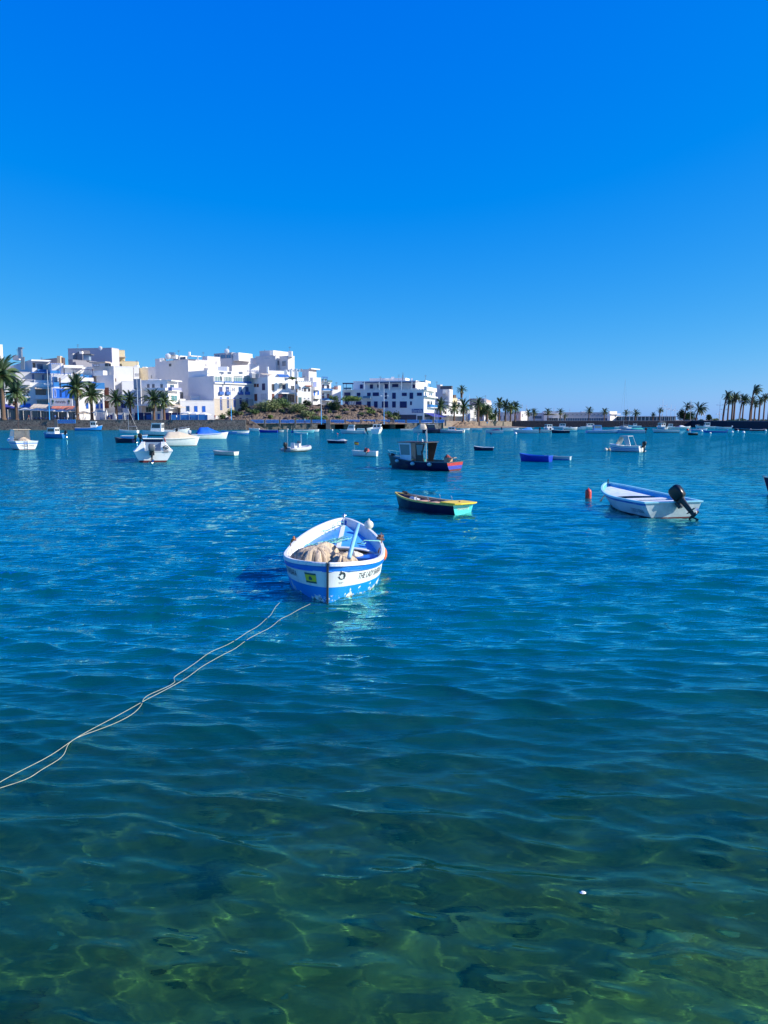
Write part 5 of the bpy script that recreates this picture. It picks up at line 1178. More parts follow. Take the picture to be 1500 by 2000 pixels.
# boulders
ROCKM = P('volcanic_rock', (.085, .065, .06), .95, var=.5, scale=1.2, bump=.8, bscale=3); ROCKT = P('tan_rock', (.30, .20, .14), .95, var=.4, scale=1.5, bump=.8, bscale=3)
def rock_mesh(seed, m):
    r_ = random.Random(seed); bm = bmesh.new(); bmesh.ops.create_icosphere(bm, subdivisions=2, radius=1)
    for v_ in bm.verts: v_.co *= 1 + r_.uniform(-.16, .16); v_.co.z *= .72
    for _ in range(5):
        n_ = Vector((r_.uniform(-1, 1), r_.uniform(-1, 1), r_.uniform(-.4, 1))).normalized(); d = r_.uniform(.62, .8)
        for v_ in bm.verts:
            e_ = v_.co.dot(n_) - d
            if e_ > 0: v_.co -= n_*e_
    me_ = bpy.data.meshes.new('boulder'); bm.to_mesh(me_); bm.free(); me_.materials.append(m); return me_
RM = [rock_mesh(s_, ROCKM) for s_ in range(5)] + [rock_mesh(9+s_, ROCKT) for s_ in range(2)]
rk = random.Random(12)
for i in range(210):
    px = rk.uniform(425, 768); k = rk.random()**.5 if px > 560 else rk.random()
    if px < 560 and rk.random() < .35: continue
    me_ = RM[rk.randrange(5)] if (px > 500 or rk.random() < .5) else RM[5+rk.randrange(2)]
    o = bpy.data.objects.new('boulder', me_); COL.objects.link(o); s_ = rk.uniform(.35, .95)*(1.15 if k > .55 else .8)
    o.location = hill_pt(px, k)+Vector((0, -.1, s_*.15)); o.scale = (s_*rk.uniform(.9, 1.4), s_, s_*rk.uniform(.7, 1.1)); o.rotation_euler = (rk.uniform(-.3, .3), rk.uniform(-.3, .3), rk.uniform(0, 6.3))
    tan = me_ in RM[5:]
    tag(o, 'tan boulder lying on the brown bank above the harbour' if tan else 'dark volcanic boulder lying on the brown bank above the harbour', 'boulder', 'boulders on the bank')
# terrace wall on top of the bank
t6 = thing('terrace_wall', 'thin dark kerb wall along the top of the rocky bank below the white houses', 'wall', (*XY(600, 262), 7))
child_world(strip([XY(497, 259), XY(560, 261), XY(640, 263.5), XY(718, 266)], 7.2, 8.1, .3, P('kerb_dark', (.05, .045, .045), .9), 'kerb', t6), t6)
# small stones between the boulders
b = MB(); sr = random.Random(9)
for i in range(1500):
    px = sr.uniform(425, 768); k = sr.random(); p = hill_pt(px, k); s_ = sr.uniform(.10, .30)
    q = [p+Vector((sr.uniform(-1, 1)*s_, sr.uniform(-1, 1)*s_, sr.uniform(-.2, .9)*s_+.1)) for _ in range(4)]
    b.add(q, [(0, 1, 2), (0, 2, 3), (0, 3, 1), (1, 3, 2)])
b.out('rubble', ROCKM, kind='stuff')
# ------------------------------------------------------------------ plants
def leaf_mat(name, col, var=.35):
    m = mat(name, col, .65, var=var, scale=1.3); b = m.node_tree.nodes['Principled BSDF']
    b.inputs['Specular IOR Level'].default_value = .3
    return m
LEAFD = leaf_mat('palm_frond_green', (.085, .135, .045)); LEAFY = leaf_mat('palm_frond_yellowed', (.26, .23, .08)); LEAFB = leaf_mat('palm_frond_dark', (.04, .08, .04))
BARK = P('palm_bark', (.15, .09, .06), .95, var=.35, scale=4, bump=.8, stretch=(1, 1, 5)); DEAD = P('dead_frond', (.16, .10, .06), .95, var=.3)
GRN = [leaf_mat('bush_grey_green', (.17, .21, .08)), leaf_mat('bush_green', (.085, .15, .045)), leaf_mat('bush_dark', (.025, .055, .02)), leaf_mat('bush_bright', (.12, .19, .04))]
def frond_mesh(name, L=1.0, rise=.5, droop=1.1, m=LEAFD, nl=24, wid=.19, tw=0.0):
    """an arching feather leaf, unit length, growing along +x"""
    b = MB(); pts = []; x = z = 0; a = rise; n = nl
    for i in range(n+1):
        pts.append(Vector((x, tw*(i/n)**2, z))); st = L/n; x += math.cos(a)*st; z += math.sin(a)*st; a -= droop*(1.0/n)*(.4+1.6*i/n)
    b.tube(pts[::3], [.012*(1-i/(len(pts[::3])))+.003 for i in range(len(pts[::3]))], 3, cap=False)
    for i in range(2, n+1):
        q = i/n; w = wid*math.sin(math.pi*min(q*.93+.06, 1))**.6; d = (pts[i]-pts[i-1]).normalized(); up = Vector((-d.z, 0, d.x))
        for sd in (-1, 1):
            tip = pts[i] + d*w*.75 + Vector((0, sd*w*.80, 0)) + up*(.02 - w*.35)
            e = d*.024
            b.add([pts[i]-e, pts[i]+e, tip], [(0, 1, 2) if sd > 0 else (0, 2, 1)])
    o = b.out(name, m); me_ = o.data; bpy.data.objects.remove(o); return me_
FR = [frond_mesh('frond', rise=r_, droop=d_, m=m_, tw=t_) for r_, d_, m_, t_ in ((.25, 1.3, LEAFD, .05), (.15, 1.7, LEAFD, -.06), (.1, 1.5, LEAFB, .04), (.1, 1.9, LEAFY, .0), (.3, .9, LEAFB, 0), (.2, 1.6, LEAFD, .1))]
def crown_layout(rs, n, old=.3):
    out = []
    for i in range(n):
        k = i/(n-1); az = i*2.39996 + rs.uniform(-.25, .25); el = 1.35 - 1.95*k**.85 + rs.uniform(-.12, .12)
        f = (4 if k < .2 else rs.choice((0, 0, 5, 1, 2))) if k < 1-old*.6 else rs.choice((1, 3, 3, 2))
        out.append((az, el, f, rs.uniform(.85, 1.08)*(.75 + .35*math.sin(math.pi*min(k+.2, 1)))))
    return out
def trunk_mesh(h, r0, r1, lean=0.0, bulge=.0, n=10):
    b = MB(); pts = []; rs_ = []
    for i in range(n*3+1):
        k = i/(n*3); pts.append(Vector((lean*k*k, 0, h*k))); rs_.append((r0*(1-k)+r1*k)*(1.25 if k < .04 else 1)*(1+.05*(i % 2)) + (bulge*max(0, (k-.86)/.14)))
    b.tube(pts, rs_, 9); return b
def palm(px, Yd, crown_py, rad_px, label, group, zg=2.86, tr=.38, nf=38, lean=0.0, parts=True, wind=0.0, dense=1.0, name='palm_tree', tr1=None, seed=None, bulge=.12):
    rs = random.Random(seed if seed is not None else int(px*13))
    x, y = XY(px, Yd); top = PY(px, crown_py, Yd).z; h = top-zg; Rr = rad_px/F*Yd
    T = thing(name, label, 'palm tree', (x, y, zg), rs.uniform(0, .0), group)
    tr = tr*(1 if parts else .72); b = trunk_mesh(h, tr, tr1 or tr*.8, lean, bulge); b.out('trunk', BARK, T, smooth=True)
    tb = MB(); tb.loft([squircle(lean*1.0, 0, h+z, r_, r_, 10, 2) for z, r_ in ((-.9, tr*.9), (-.3, tr*1.25), (.3, tr*1.1), (.6, tr*.4))]); tb.out('crown_base', DEAD, T)
    lay = crown_layout(rs, nf)
    if parts:
        for az, el, f, s_ in lay:
            o = bpy.data.objects.new('frond', FR[f]); COL.objects.link(o); o.parent = T
            o.matrix_local = Matrix.Translation((lean, 0, h+.25)) @ Matrix.Rotation(az, 4, 'Z') @ Matrix.Rotation(-el, 4, 'Y') @ Matrix.Rotation(rs.uniform(-.5, .5), 4, 'X') @ Matrix.Scale(Rr*s_*1.28, 4)
    else:
        cr = MB(); cr_m = []
        vs, fs, mi = [], [], []
        for az, el, f, s_ in lay:
            # the wind blows the leaves over to +x
            if wind:
                dx, dy = math.cos(az), math.sin(az); dx += wind*(1.0 if dx < .3 else .5); az = math.atan2(dy*(1-.35*wind), dx); el = el*(1-.25*wind)
            M = Matrix.Translation((lean, 0, h+.2)) @ Matrix.Rotation(az, 4, 'Z') @ Matrix.Rotation(-el, 4, 'Y') @ Matrix.Rotation(rs.uniform(-.5, .5), 4, 'X') @ Matrix.Scale(Rr*s_*1.28, 4)
            o0 = len(vs); me_ = FR[f]; vs += [M @ (v_.co*1.25) for v_ in me_.vertices]; fs += [tuple(i+o0 for i in p.vertices) for p in me_.polygons]; mi += [(0, 0, 1, 2, 1, 0)[f]]*len(me_.polygons)
        mesh_obj('crown', vs, fs, [LEAFD, LEAFB, LEAFY], T, mi)
    return T
GP = 'palms along the left promenade'
for px, Yd, cy, rd, lb, nf, tr, zg in ((7, 205, 737, 37, 'tallest palm at the left edge with a thick trunk', 60, .62, 2.86), (33, 229, 773, 29, 'shorter palm just right of the tall one at the left edge', 52, .5, 2.86),
        (152, 234, 762, 27, 'tall full palm in front of the red awning', 58, .5, 2.86), (180, 236, 776, 25, 'palm leaning against its taller neighbour right of the red awning', 52, .48, 2.86), (228, 236, 783, 20, 'palm standing before the tall white end wall', 48, .42, 2.86),
        (255, 237, 786, 19, 'slim palm left of the blue lamp post beside the round fronted house', 44, .40, 2.86), (301, 236, 784, 23, 'full palm in front of the house with the corner balcony', 52, .42, 2.86), (321, 237, 787, 19, 'palm at the corner of the house with the corner balcony', 46, .38, 2.86)):
    palm(px, Yd, cy, rd, lb, GP, zg, tr, nf)
b = MB()
for x_, z_ in ((-.5, 0), (.3, -.4)): b.ball((x_, -.4, 6.0+z_), .5, 8, 6, (.8, .8, 1.3))
x, y = XY(33, 229); o = b.out('fruit_cluster', P('date_fruit', (.14, .07, .05), .9)); o.location = (x, y, 2.4-.6); tag(o, 'brown fruit clusters hanging under the crown of the shorter left palm', 'fruit')
GR = 'palms beyond the bridge'
for px, Yd, cy, rd, lb, nf, tr in ((860, 290, 797, 14, 'first palm right of the blue awning', 40, .5), (887, 292, 800, 12, 'second palm from the blue awning', 36, .5), (905, 296, 797, 14, 'third palm from the blue awning, below the tall fan palm', 42, .55),
        (934, 300, 792, 12, 'dark palm beside the leafy tree at the harbour wall', 36, .5), (951, 305, 804, 10, 'low palm right of the leafy tree', 34, .6), (975, 322, 791, 10, 'taller palm in the clump left of the dark sea wall', 38, .6),
        (987, 312, 796, 11, 'palm in the middle of the clump left of the dark sea wall', 40, .5), (997, 312, 800, 11, 'palm leaning into the clump left of the dark sea wall', 38, .5), (1006, 316, 798, 11, 'rightmost palm of the clump left of the dark sea wall', 40, .45), (968, 315, 808, 8, 'low palm behind the lamp post in the clump', 30, .4)):
    palm(px, Yd, cy, rd, lb, GR, 2.25, tr, nf, parts=False)
palm(901, 330, 764, 8.5, 'very tall thin fan palm rising above the row of small palms', GR, 2.25, .42, 34, parts=False, tr1=.5, name='fan_palm')
GT = 'small palms along the dark sea wall'
for px, cy, rd, w, lb in ((1031, 809, 7, .2, 'small palm first along the dark sea wall'), (1043, 808, 7.5, .1, 'small palm second along the dark sea wall'), (1070, 806, 6.5, .2, 'small palm at the left end of the low terminal'), (1094, 806, 6.5, .35, 'small palm before the left part of the low terminal'),
        (1103, 814, 4.5, .2, 'lowest little palm before the low terminal'), (1150, 804, 7, .3, 'small dark palm before the middle of the terminal'), (1180, 806, 6.5, .35, 'small palm before the right part of the terminal'), (1222, 808, 6, .5, 'rounded small palm right of the yacht mast'),
        (1241, 809, 7.5, .5, 'wide rounded palm further right of the yacht mast'), (1275, 811, 4.5, .4, 'tiny palm far behind the blue long shed'), (1288, 803, 6, .8, 'dark windblown palm before the end of the blue long shed')):
    palm(px, 326, cy, rd, lb, GT, 2.25, .32, 34, parts=False, wind=w)
GW_ = 'windblown palms on the right'
for px, Yd, cy, rd, lb, w, tr in ((1336, 325, 796, 9, 'windblown palm growing out of the leafy clump', .9, .35), (1359, 325, 801, 12.5, 'windblown palm right of the leafy clump', .9, .5), (1412, 300, 775, 10, 'tall windblown palm first of the right grove', .9, .5), (1421, 304, 786, 8, 'shorter palm second of the right grove', .6, .45),
        (1429, 306, 781, 10, 'palm with full crown left in the right grove', .7, .5), (1433, 304, 778, 10, 'full palm beside the tall lamp in the right grove', .7, .5), (1444, 300, 782, 10, 'slanting palm in the middle of the right grove', .8, .45), (1450, 300, 786, 9, 'low crowned palm in the middle of the right grove', .6, .4),
        (1464, 285, 764, 11, 'tallest palm of the right grove with streaming leaves', 1.1, .42), (1466, 290, 786, 9, 'yellowish palm below the tallest one', .5, .55), (1473, 288, 792, 7, 'thin low palm right of the yellowish one', .4, .4), (1482, 285, 785, 9, 'palm right of centre in the edge group', .6, .45),
        (1491, 275, 779, 8.5, 'dark palm near the right edge with bare stem', .7, .38), (1500, 268, 762, 9, 'high palm cut by the right edge', .9, .42)):
    palm(px, Yd, cy, rd, lb, GW_, 2.25, tr, 36, parts=False, wind=w, lean=(1.0 if w > .7 else .2))
# bushes and leafy trees
def foliage(rs, blobs, n, size):
    vs, fs = [], []
    tot = sum(b_[3]*b_[4]*b_[5] for b_ in blobs)
    for (cx, cy_, cz, rx, ry, rz_) in blobs:
        for _ in range(int(n*rx*ry*rz_/tot)):
            while True:
                p = Vector((rs.gauss(0, .55), rs.gauss(0, .55), rs.gauss(0, .55)))
                if p.length < 1.05: break
            p = p.normalized()*min(p.length*.55+.5*rs.random()+.1, 1.0)
            c = Vector((cx+p.x*rx, cy_+p.y*ry, cz+p.z*rz_)); s_ = size*rs.uniform(.6, 1.3)
            a = Vector((rs.uniform(-1, 1), rs.uniform(-1, 1), rs.uniform(-1, 1))).normalized(); bb = a.cross(Vector((rs.uniform(-1, 1), rs.uniform(-1, 1), rs.uniform(-1, 1)))).normalized()
            o0 = len(vs); vs += [c-a*s_, c+bb*s_*.6, c+a*s_, c-bb*s_*.6]; fs.append((o0, o0+1, o0+2, o0+3))
    return vs, fs
def bush(loc, w, h, m, label, name='bush', cat='bush', dens=1.0, stem=.0, group=None, d=None, lumps=5):
    rs = random.Random(int(abs(loc[0])*37+h*11)); T = thing(name, label, cat, loc, 0, group); bl = []
    for i in range(lumps):
        k = (i+.5)/lumps*2-1; bl.append((k*w*.34, rs.uniform(-.2, .2)*(d or w), stem + h*.5*(1-.25*abs(k))*rs.uniform(.85, 1.15), w*.30, (d or w)*.3, h*.48*rs.uniform(.8, 1.1)))
    vs, fs = foliage(rs, bl, int(420*dens*max(w*h/6, .5)), .22)
    mesh_obj('foliage', vs, fs, m, T)
    b = MB()
    for k in (-1, 0, 1): b.tube([(0, 0, -.3), (k*w*.12, 0, stem*.6+.1), (k*w*.22, 0, stem+h*.5)], [.12, .08, .03], 5)
    b.out('stem', P('bush_stem', (.12, .08, .05), .9), T); return T
for px, k, w, h, mi, lb in ((524, .72, 7.2, 3.0, 0, 'large grey green bush sprawling down the left of the bank'), (548, .85, 5.6, 3.2, 1, 'rounded green bush below the red doors of the white house'), (583, .62, 5.4, 2.6, 0, 'grey green bush in the middle of the bank'), (600, .42, 4.2, 2.0, 0, 'low grey green bush beneath the middle bush'),
        (619, .20, 3.8, 1.7, 1, 'low bush close above the blue railing'), (654, .72, 3.4, 3.0, 2, 'dark green round bush on the right of the bank'), (645, .9, 2.2, 1.6, 1, 'small bush above the dark round bush'), (600, .9, 2.6, 2.2, 2, 'dark bush below the terrace of the arched house'), (498, .55, 2.4, 1.7, 1, 'small bush between the boulders at the left of the bank'),
        (634, .3, 2.0, 1.4, 0, 'tiny bush left of the dark round bush'), (478, .9, 2.2, 3.2, 2, 'upright dark shrub at the end of the windowed house'), (453, .9, 3.0, 2.2, 3, 'bright green shrub before the beige ground floor'), (434, .8, 2.2, 1.8, 1, 'green shrub at the left end of the bank'), (464, .7, 2.0, 1.4, 2, 'dark low shrub beside the bright green shrub'),
        (724, .6, 2.6, 1.4, 3, 'low green bush on the slope before the navy shuttered house'), (757, .7, 2.6, 2.2, 1, 'green bush at the foot of the navy shuttered house'), (768, .7, 2.4, 2.0, 0, 'pale bush right of the lamp by the navy shuttered house'), (773, .85, 2.6, 3.4, 2, 'dark conical shrub before the navy shuttered house'), (760, .95, 1.6, 2.4, 2, 'small dark shrub left of the conical shrub')):
    p = hill_pt(px, k); bush((p.x, p.y-.3, p.z-.2), w*1.2, h*1.15, GRN[mi], lb, group='bushes on the bank')
for i in range(16):
    px = 428 + i*21 + rk.uniform(-6, 6); k = rk.uniform(.15, .9); p = hill_pt(px, k)
    bush((p.x, p.y-.3, p.z-.15), rk.uniform(1.4, 2.6), rk.uniform(.8, 1.4), GRN[rk.choice((0, 0, 1, 3))], 'low grey green shrub growing among the boulders of the bank', 'shrub', group='low shrubs among the boulders', lumps=3)
p = hill_pt(687, 1.0); bush((p.x, p.y+1, 7.6), 6.6, 2.2, GRN[3], 'flat topped green tree on top of the bank beside the navy shuttered house', 'flat_tree', 'tree', 1.4, stem=1.6)
p = hill_pt(655, 1.0); bush((p.x, p.y+1, 7.6), 2.2, 2.0, GRN[1], 'small loose tree left of the flat topped green tree', 'small_tree', 'tree', .8, stem=1.8)
p = hill_pt(646, 1.0); bush((p.x, p.y+3, 7.6), 1.8, 1.8, GRN[1], 'thin small tree beside the white balconies above the bank', 'small_tree', 'tree', .7, stem=2.2)
x, y = XY(945, 308); bush((x, y, 2.2), 7.0, 6.0, GRN[1], 'large leafy tree among the palms at the harbour wall', 'leafy_tree', 'tree', 1.3, stem=2.0)
x, y = XY(960, 312); bush((x, y, 2.2), 4.0, 3.2, GRN[3], 'pale leafy shrub right of the large leafy tree', 'shrub', 'bush', 1, stem=.5)
x, y = XY(1331, 327); bush((x, y, 2.3), 3.6, 5.0, GRN[2], 'dark leafy tree left in the clump above the sea wall', 'leafy_tree', 'tree', 1.2, stem=.8)
x, y = XY(1344, 327); bush((x, y, 2.3), 5.0, 4.2, GRN[3], 'yellow green tree right in the clump above the sea wall', 'leafy_tree', 'tree', 1.2, stem=.4)
x, y = XY(1384, 322); bush((x, y, 2.3), 2.4, 3.0, GRN[2], 'round dark tree alone above the sea wall', 'small_tree', 'tree', 1.3, stem=.3)
for px, w, h, mi, lb in ((1370, 2.4, 1.0, 3, 'low yellow bush left of the round dark tree'), (1398, 3.6, 1.5, 0, 'straw coloured bush right of the round dark tree'), (1447, 4.2, 1.4, 1, 'green hedge at the feet of the right palm grove'), (1428, 4.0, 1.0, 1, 'low hedge under the left of the palm grove'), (1470, 4.4, 1.2, 2, 'dark hedge under the tallest palms'), (1492, 3.6, 1.1, 1, 'hedge by the right edge above the sea wall')):
    x, y = XY(px, 300 if px > 1400 else 323); bush((x, y, 2.25), w, h, GRN[mi], lb, group='bushes above the sea wall')
# ------------------------------------------------------------------ buildings
WALL = P('white_render', (.80, .79, .76), .9, var=.05, scale=.4, dirt=(.62, .60, .56), dirt_amt=.35, dirt_scale=.5)
WALLG = P('grey_render', (.50, .49, .49), .9, var=.06, scale=.4, dirt=(.42, .41, .40), dirt_amt=.4, dirt_scale=.4)
WALLL = P('greyish_white_render', (.66, .64, .63), .9, var=.06, scale=.4, dirt=(.5, .48, .46), dirt_amt=.4, dirt_scale=.4)
CREAMW = P('cream_render', (.78, .66, .40), .9, var=.06)
PINKW = P('pinkish_render', (.48, .38, .34), .9, var=.08)
STONEW = P('beige_stone_base', (.52, .46, .38), .9, var=.12)
DARKP = P('dark_grey_panel', (.10, .11, .13), .8, var=.15)
NAVYW = P('navy_shutter', (.012, .018, .12), .5, var=.2)
BLUEW = P('blue_window_frame', (.02, .12, .42), .5); BLUEL = P('bright_blue_wall', (.01, .16, .70), .6, var=.1)
REDD = P('red_brown_door', (.16, .05, .035), .6, var=.2); BROWNW = P('brown_frame', (.10, .06, .04), .6)
GLASS = P('window_glass', (.03, .045, .06), .12, spec=.8); GLASSB = P('blue_window_glass', (.02, .08, .16), .12, spec=.8)
BALG = P('blue_balustrade_glass', (.04, .20, .48), .25); AQUA = P('greenish_glazing', (.10, .24, .26), .15, spec=.7)
TERRA = P('terracotta_awning', (.62, .20, .12), .85, var=.1); AWB = P('navy_awning', (.02, .03, .22), .8); AWC = P('cream_awning', (.66, .54, .38), .85)
TUBE = P('metal_duct', (.40, .42, .45), .35, metal=.7)
class House:
    def __init__(s, label, x, Yd, group=None, zg=2.86, cat='house', name='white_house'):
        X0, Y0 = XY(x, Yd); s.o = Vector((X0, Y0, zg)); s.zg = zg
        s.T = thing(name, label, cat, s.o, 0, group); s.f = {}
    def mesh(s, b, name, m, parent=None, **k):
        o = b.out(name, m, parent or s.T, **k)
        if parent is None: o.matrix_parent_inverse = Matrix.Translation(-s.o)
        return o
    def block(s, key, xl, xc, xr, yt, yb, Yd, a, m=WALL, name='wall', parapet=True, back=None, inner=None):
        """corner at photo column xc, distance Yd; its left face runs to column xl, its right face to xr; a = angle of the left face"""
        C = PY(xc, (yt if yt else 760), Yd); zt = C.z; zb = s.zg-.3 if yb is None else PY(xc, yb, Yd).z
        C = Vector((C.x, C.y, 0)); dl = Vector((-math.cos(R(a)), math.sin(R(a)), 0)); dr = Vector((math.sin(R(a)), math.cos(R(a)), 0))
        def length(d, px):
            tx = (px-750)/F; zz_ = (zt+zb)/2
            dep = lambda p: p.y*cp - (zz_-CAM_H)*sp
            # C.x + t d.x = tx * (depth + t d.y cp)
            return (tx*dep(C) - C.x)/(d.x - tx*d.y*cp)
        L1 = length(dl, xl) if xl < xc else (back or 8); L2 = length(dr, xr) if xr > xc else (back or 8)
        L1 = min(max(L1, .3), 60) if L1 > 0 else 8; L2 = min(max(L2, .3), 60) if L2 > 0 else 8
        q = [C, C+dr*L2, C+dr*L2+dl*L1, C+dl*L1]
        b = MB(); b.add([Vector((p.x, p.y, z)) for z in (zb, zt) for p in q], [(0,3,2,1), (4,5,6,7), (0,1,5,4), (1,2,6,5), (2,3,7,6), (3,0,4,7)])
        s.mesh(b, name, m)
        if parapet:
            b = MB(); h = .18
            for i in range(4):
                p0, p1 = q[i], q[(i+1) % 4]; d = (p1-p0).normalized(); nn = Vector((d.y, -d.x, 0))*.06
                e = Vector((-d.y, d.x, 0))*.3
                a0 = p0+nn-d*.06; a1 = p1+nn+d*.06 if i in (0, 2) else p1+nn-d*.30
                if i in (1, 3): a0 = p0+nn+d*.30
                b.add([Vector((p.x, p.y, z)) for z in (zt, zt+h) for p in (a0, a1, a1+e, a0+e)], [(0,3,2,1), (4,5,6,7), (0,1,5,4), (1,2,6,5), (2,3,7,6), (3,0,4,7)])
            s.mesh(b, 'parapet', m)
        s.f[key+'L'] = (C, dl, Vector((-math.sin(R(a)), -math.cos(R(a)), 0)), L1); s.f[key+'R'] = (C, dr, Vector((math.cos(R(a)), -math.sin(R(a)), 0)), L2)
        s.q = q; s.zt = zt; return s
    def hit(s, face, px, py):
        C, d, n_, L_ = s.f[face]; r_ = ray(px, py); o = Vector((0, 0, CAM_H)); t = (C-o).dot(n_)/r_.dot(n_); p = o + r_*t
        return (p-C).dot(d), p.z
    def rect(s, face, x0, y0, x1, y1):
        s0, za = s.hit(face, x0, y0); s1, zb = s.hit(face, x1, y1); s2, zc = s.hit(face, (x0+x1)/2, y0); s3, zd = s.hit(face, (x0+x1)/2, y1)
        return min(s0, s1), max(s0, s1), zd, zc
    def slab(s, face, u0, u1, z0, z1, n0, n1, m, name, parent=None):
        C, d, n_, L_ = s.f[face]; b = MB()
        q = [C+d*u0+n_*n0, C+d*u1+n_*n0, C+d*u1+n_*n1, C+d*u0+n_*n1]
        b.add([Vector((p.x, p.y, z)) for z in (z0, z1) for p in q], [(0,3,2,1), (4,5,6,7), (0,1,5,4), (1,2,6,5), (2,3,7,6), (3,0,4,7)])
        return s.mesh(b, name, m, parent)
    def win(s, face, x0, y0, x1, y1, fm=BLUEW, gm=GLASS, name='window', bars=1, fw=.10, sill=False):
        u0, u1, z0, z1 = s.rect(face, x0, y0, x1, y1); C, d, n_, L_ = s.f[face]; b = MB()
        def bar(a0, a1, c0, c1, n1=.09):
            q = [C+d*a0+n_*-.02, C+d*a1+n_*-.02, C+d*a1+n_*n1, C+d*a0+n_*n1]
            b.add([Vector((p.x, p.y, z)) for z in (c0, c1) for p in q], [(0,3,2,1), (4,5,6,7), (0,1,5,4), (1,2,6,5), (2,3,7,6), (3,0,4,7)])
        bar(u0, u1, z0, z0+fw); bar(u0, u1, z1-fw, z1); bar(u0, u0+fw, z0+fw, z1-fw); bar(u1-fw, u1, z0+fw, z1-fw)
        for i in range(bars): c = u0+(u1-u0)*(i+1)/(bars+1); bar(c-fw*.4, c+fw*.4, z0+fw, z1-fw, .07)
        w = s.mesh(b, name, fm)
        g = s.slab(face, u0+fw*.9, u1-fw*.9, z0+fw*.9, z1-fw*.9, -.02, .035, gm, 'pane', w)
        if sill: s.slab(face, u0-.1, u1+.1, z0-.12, z0, 0, .18, WALL, 'sill', w)
        return w
    def balcony(s, face, x0, x1, yt, yb, m=WALL, depth=1.2, glass=None, name='balcony'):
        """floor slab with a parapet or a glass balustrade"""
        u0, u1, z0, z1 = s.rect(face, x0, yt, x1, yb)
        o = s.slab(face, u0, u1, z0, z0+.16, 0, depth, WALL if glass else m, name)
        pm = glass or m
        s.slab(face, u0, u1, z0+.16, z1, depth-.12, depth, pm, 'balustrade', o)
        s.slab(face, u0, u0+.12, z0+.16, z1, .0, depth-.12, pm, 'balustrade', o); s.slab(face, u1-.12, u1, z0+.16, z1, .0, depth-.12, pm, 'balustrade', o)
        return o
    def canopy(s, face, x0, x1, y0, y1, m=WALL, depth=2.0, name='canopy', drop=0.0):
        u0, u1, z0, z1 = s.rect(face, x0, y0, x1, y1); C, d, n_, L_ = s.f[face]; b = MB(); th_ = max(z1-z0, .12) if not drop else .10
        zt = z1; q = [C+d*u0, C+d*u1, C+d*u1+n_*depth, C+d*u0+n_*depth]; zz_ = [zt, zt, zt-drop, zt-drop]
        b.add([Vector((p.x, p.y, z-th_)) for p, z in zip(q, zz_)] + [Vector((p.x, p.y, z)) for p, z in zip(q, zz_)], [(0,3,2,1), (4,5,6,7), (0,1,5,4), (1,2,6,5), (2,3,7,6), (3,0,4,7)])
        return s.mesh(b, name, m)
    def pergola(s, face, x0, x1, yt, yb, m=BLUEW, depth=2.4, beams=6):
        u0, u1, z0, z1 = s.rect(face, x0, yt, x1, yb); o = s.slab(face, u0, u1, z1-.16, z1, depth-.16, depth, m, 'pergola')
        for i in range(beams): c = u0+(u1-u0)*i/(beams-1); s.slab(face, c-.07, c+.07, z1-.02, z1+.12, 0, depth-.02, m, 'beam', o)
        for c in (u0+.1, u1-.1): s.slab(face, c-.08, c+.08, z0, z1-.16, depth-.15, depth-.01, m, 'post', o)
        return o
    def roofbox(s, px0, px1, y0, y1, Yd, m=WALL, name='stair_tower', dep=3.0):
        p0, p1 = PY(px0, y1, Yd), PY(px1, y1, Yd); zt = PY(px0, y0, Yd).z; b = MB()
        b.box(((p0.x+p1.x)/2, Yd+dep/2, (p0.z+zt)/2), (p1.x-p0.x, dep, zt-p0.z)); return s.mesh(b, name, m)
    def pole(s, px, y0, y1, Yd, r_=.05, m=None, name='antenna', arms=True):
        p0, p1 = PY(px, y1, Yd), PY(px, y0, Yd); b = MB(); b.tube([p0, p1], r_, 5)
        if arms:
            for k in (.75, .9): c = p0.lerp(p1, k); b.tube([c-Vector((.5, 0, 0)), c+Vector((.5, 0, 0))], r_*.7, 4)
        return s.mesh(b, name, m or P('antenna_grey', (.16, .17, .19), .6))
    def dish(s, px, py, Yd, r_=.6):
        c = PY(px, py, Yd); b = MB(); n = 10
        rings = [[c + Vector((math.cos(2*math.pi*j/n)*r_*k, -.25*(1-k*k)*r_+.0, math.sin(2*math.pi*j/n)*r_*k)) for j in range(n)] for k in (1, .6, .1)]
        b.loft(rings, cap=True); b.tube([c, c-Vector((0, 0, r_*1.3))], .05, 5); return s.mesh(b, 'satellite_dish', WALL)
GH = 'white houses of the old harbour town'
# --- far left edge
h = House('tall blank white block cut off by the left edge', 0, 290, GH); h.block('a', -60, -12, 9, 673, None, 290, 40)
h = House('white terraced house with metal chimney and beige awnings at the left edge', 30, 246, GH)
h.block('a', -60, 8, 100, 747, None, 250, 66, WALL); h.block('u', -60, 30, 96, 727, 748, 255, 60, WALLG); h.block('t', -40, 62, 98, 703, 728, 262, 55, WALLL); 
h.win('tR', 72, 711, 84, 724, BLUEW, GLASSB, bars=2); h.win('tR', 64, 709, 69, 718, BROWNW, GLASS); h.canopy('tR', 58, 97, 704, 706.5, WALL, 2.5); h.balcony('tR', 72, 95, 722, 728, WALL, 1.6, BALG)
h.win('uR', 62, 731, 67, 741, BLUEW, GLASSB); h.win('uR', 82, 732, 86, 742, BLUEW, GLASS); h.canopy('uR', 60, 94, 727.5, 729, P('blue_edge', (.05, .18, .5), .5), 2.2); h.balcony('uR', 66, 103, 743, 755.5, WALL, 2.0)
h.win('aR', 69, 760, 90, 772, P('dark_frame', (.05, .05, .06), .5), GLASS, bars=3); h.canopy('aR', 68, 101, 755.5, 761, AWC, 2.2, 'awning', .7); h.balcony('aR', 68, 103, 772, 780, WALL, 2.0)
h.win('aR', 72, 782, 95, 789, P('aqua_frame', (.10, .35, .35), .5), AQUA, bars=3)
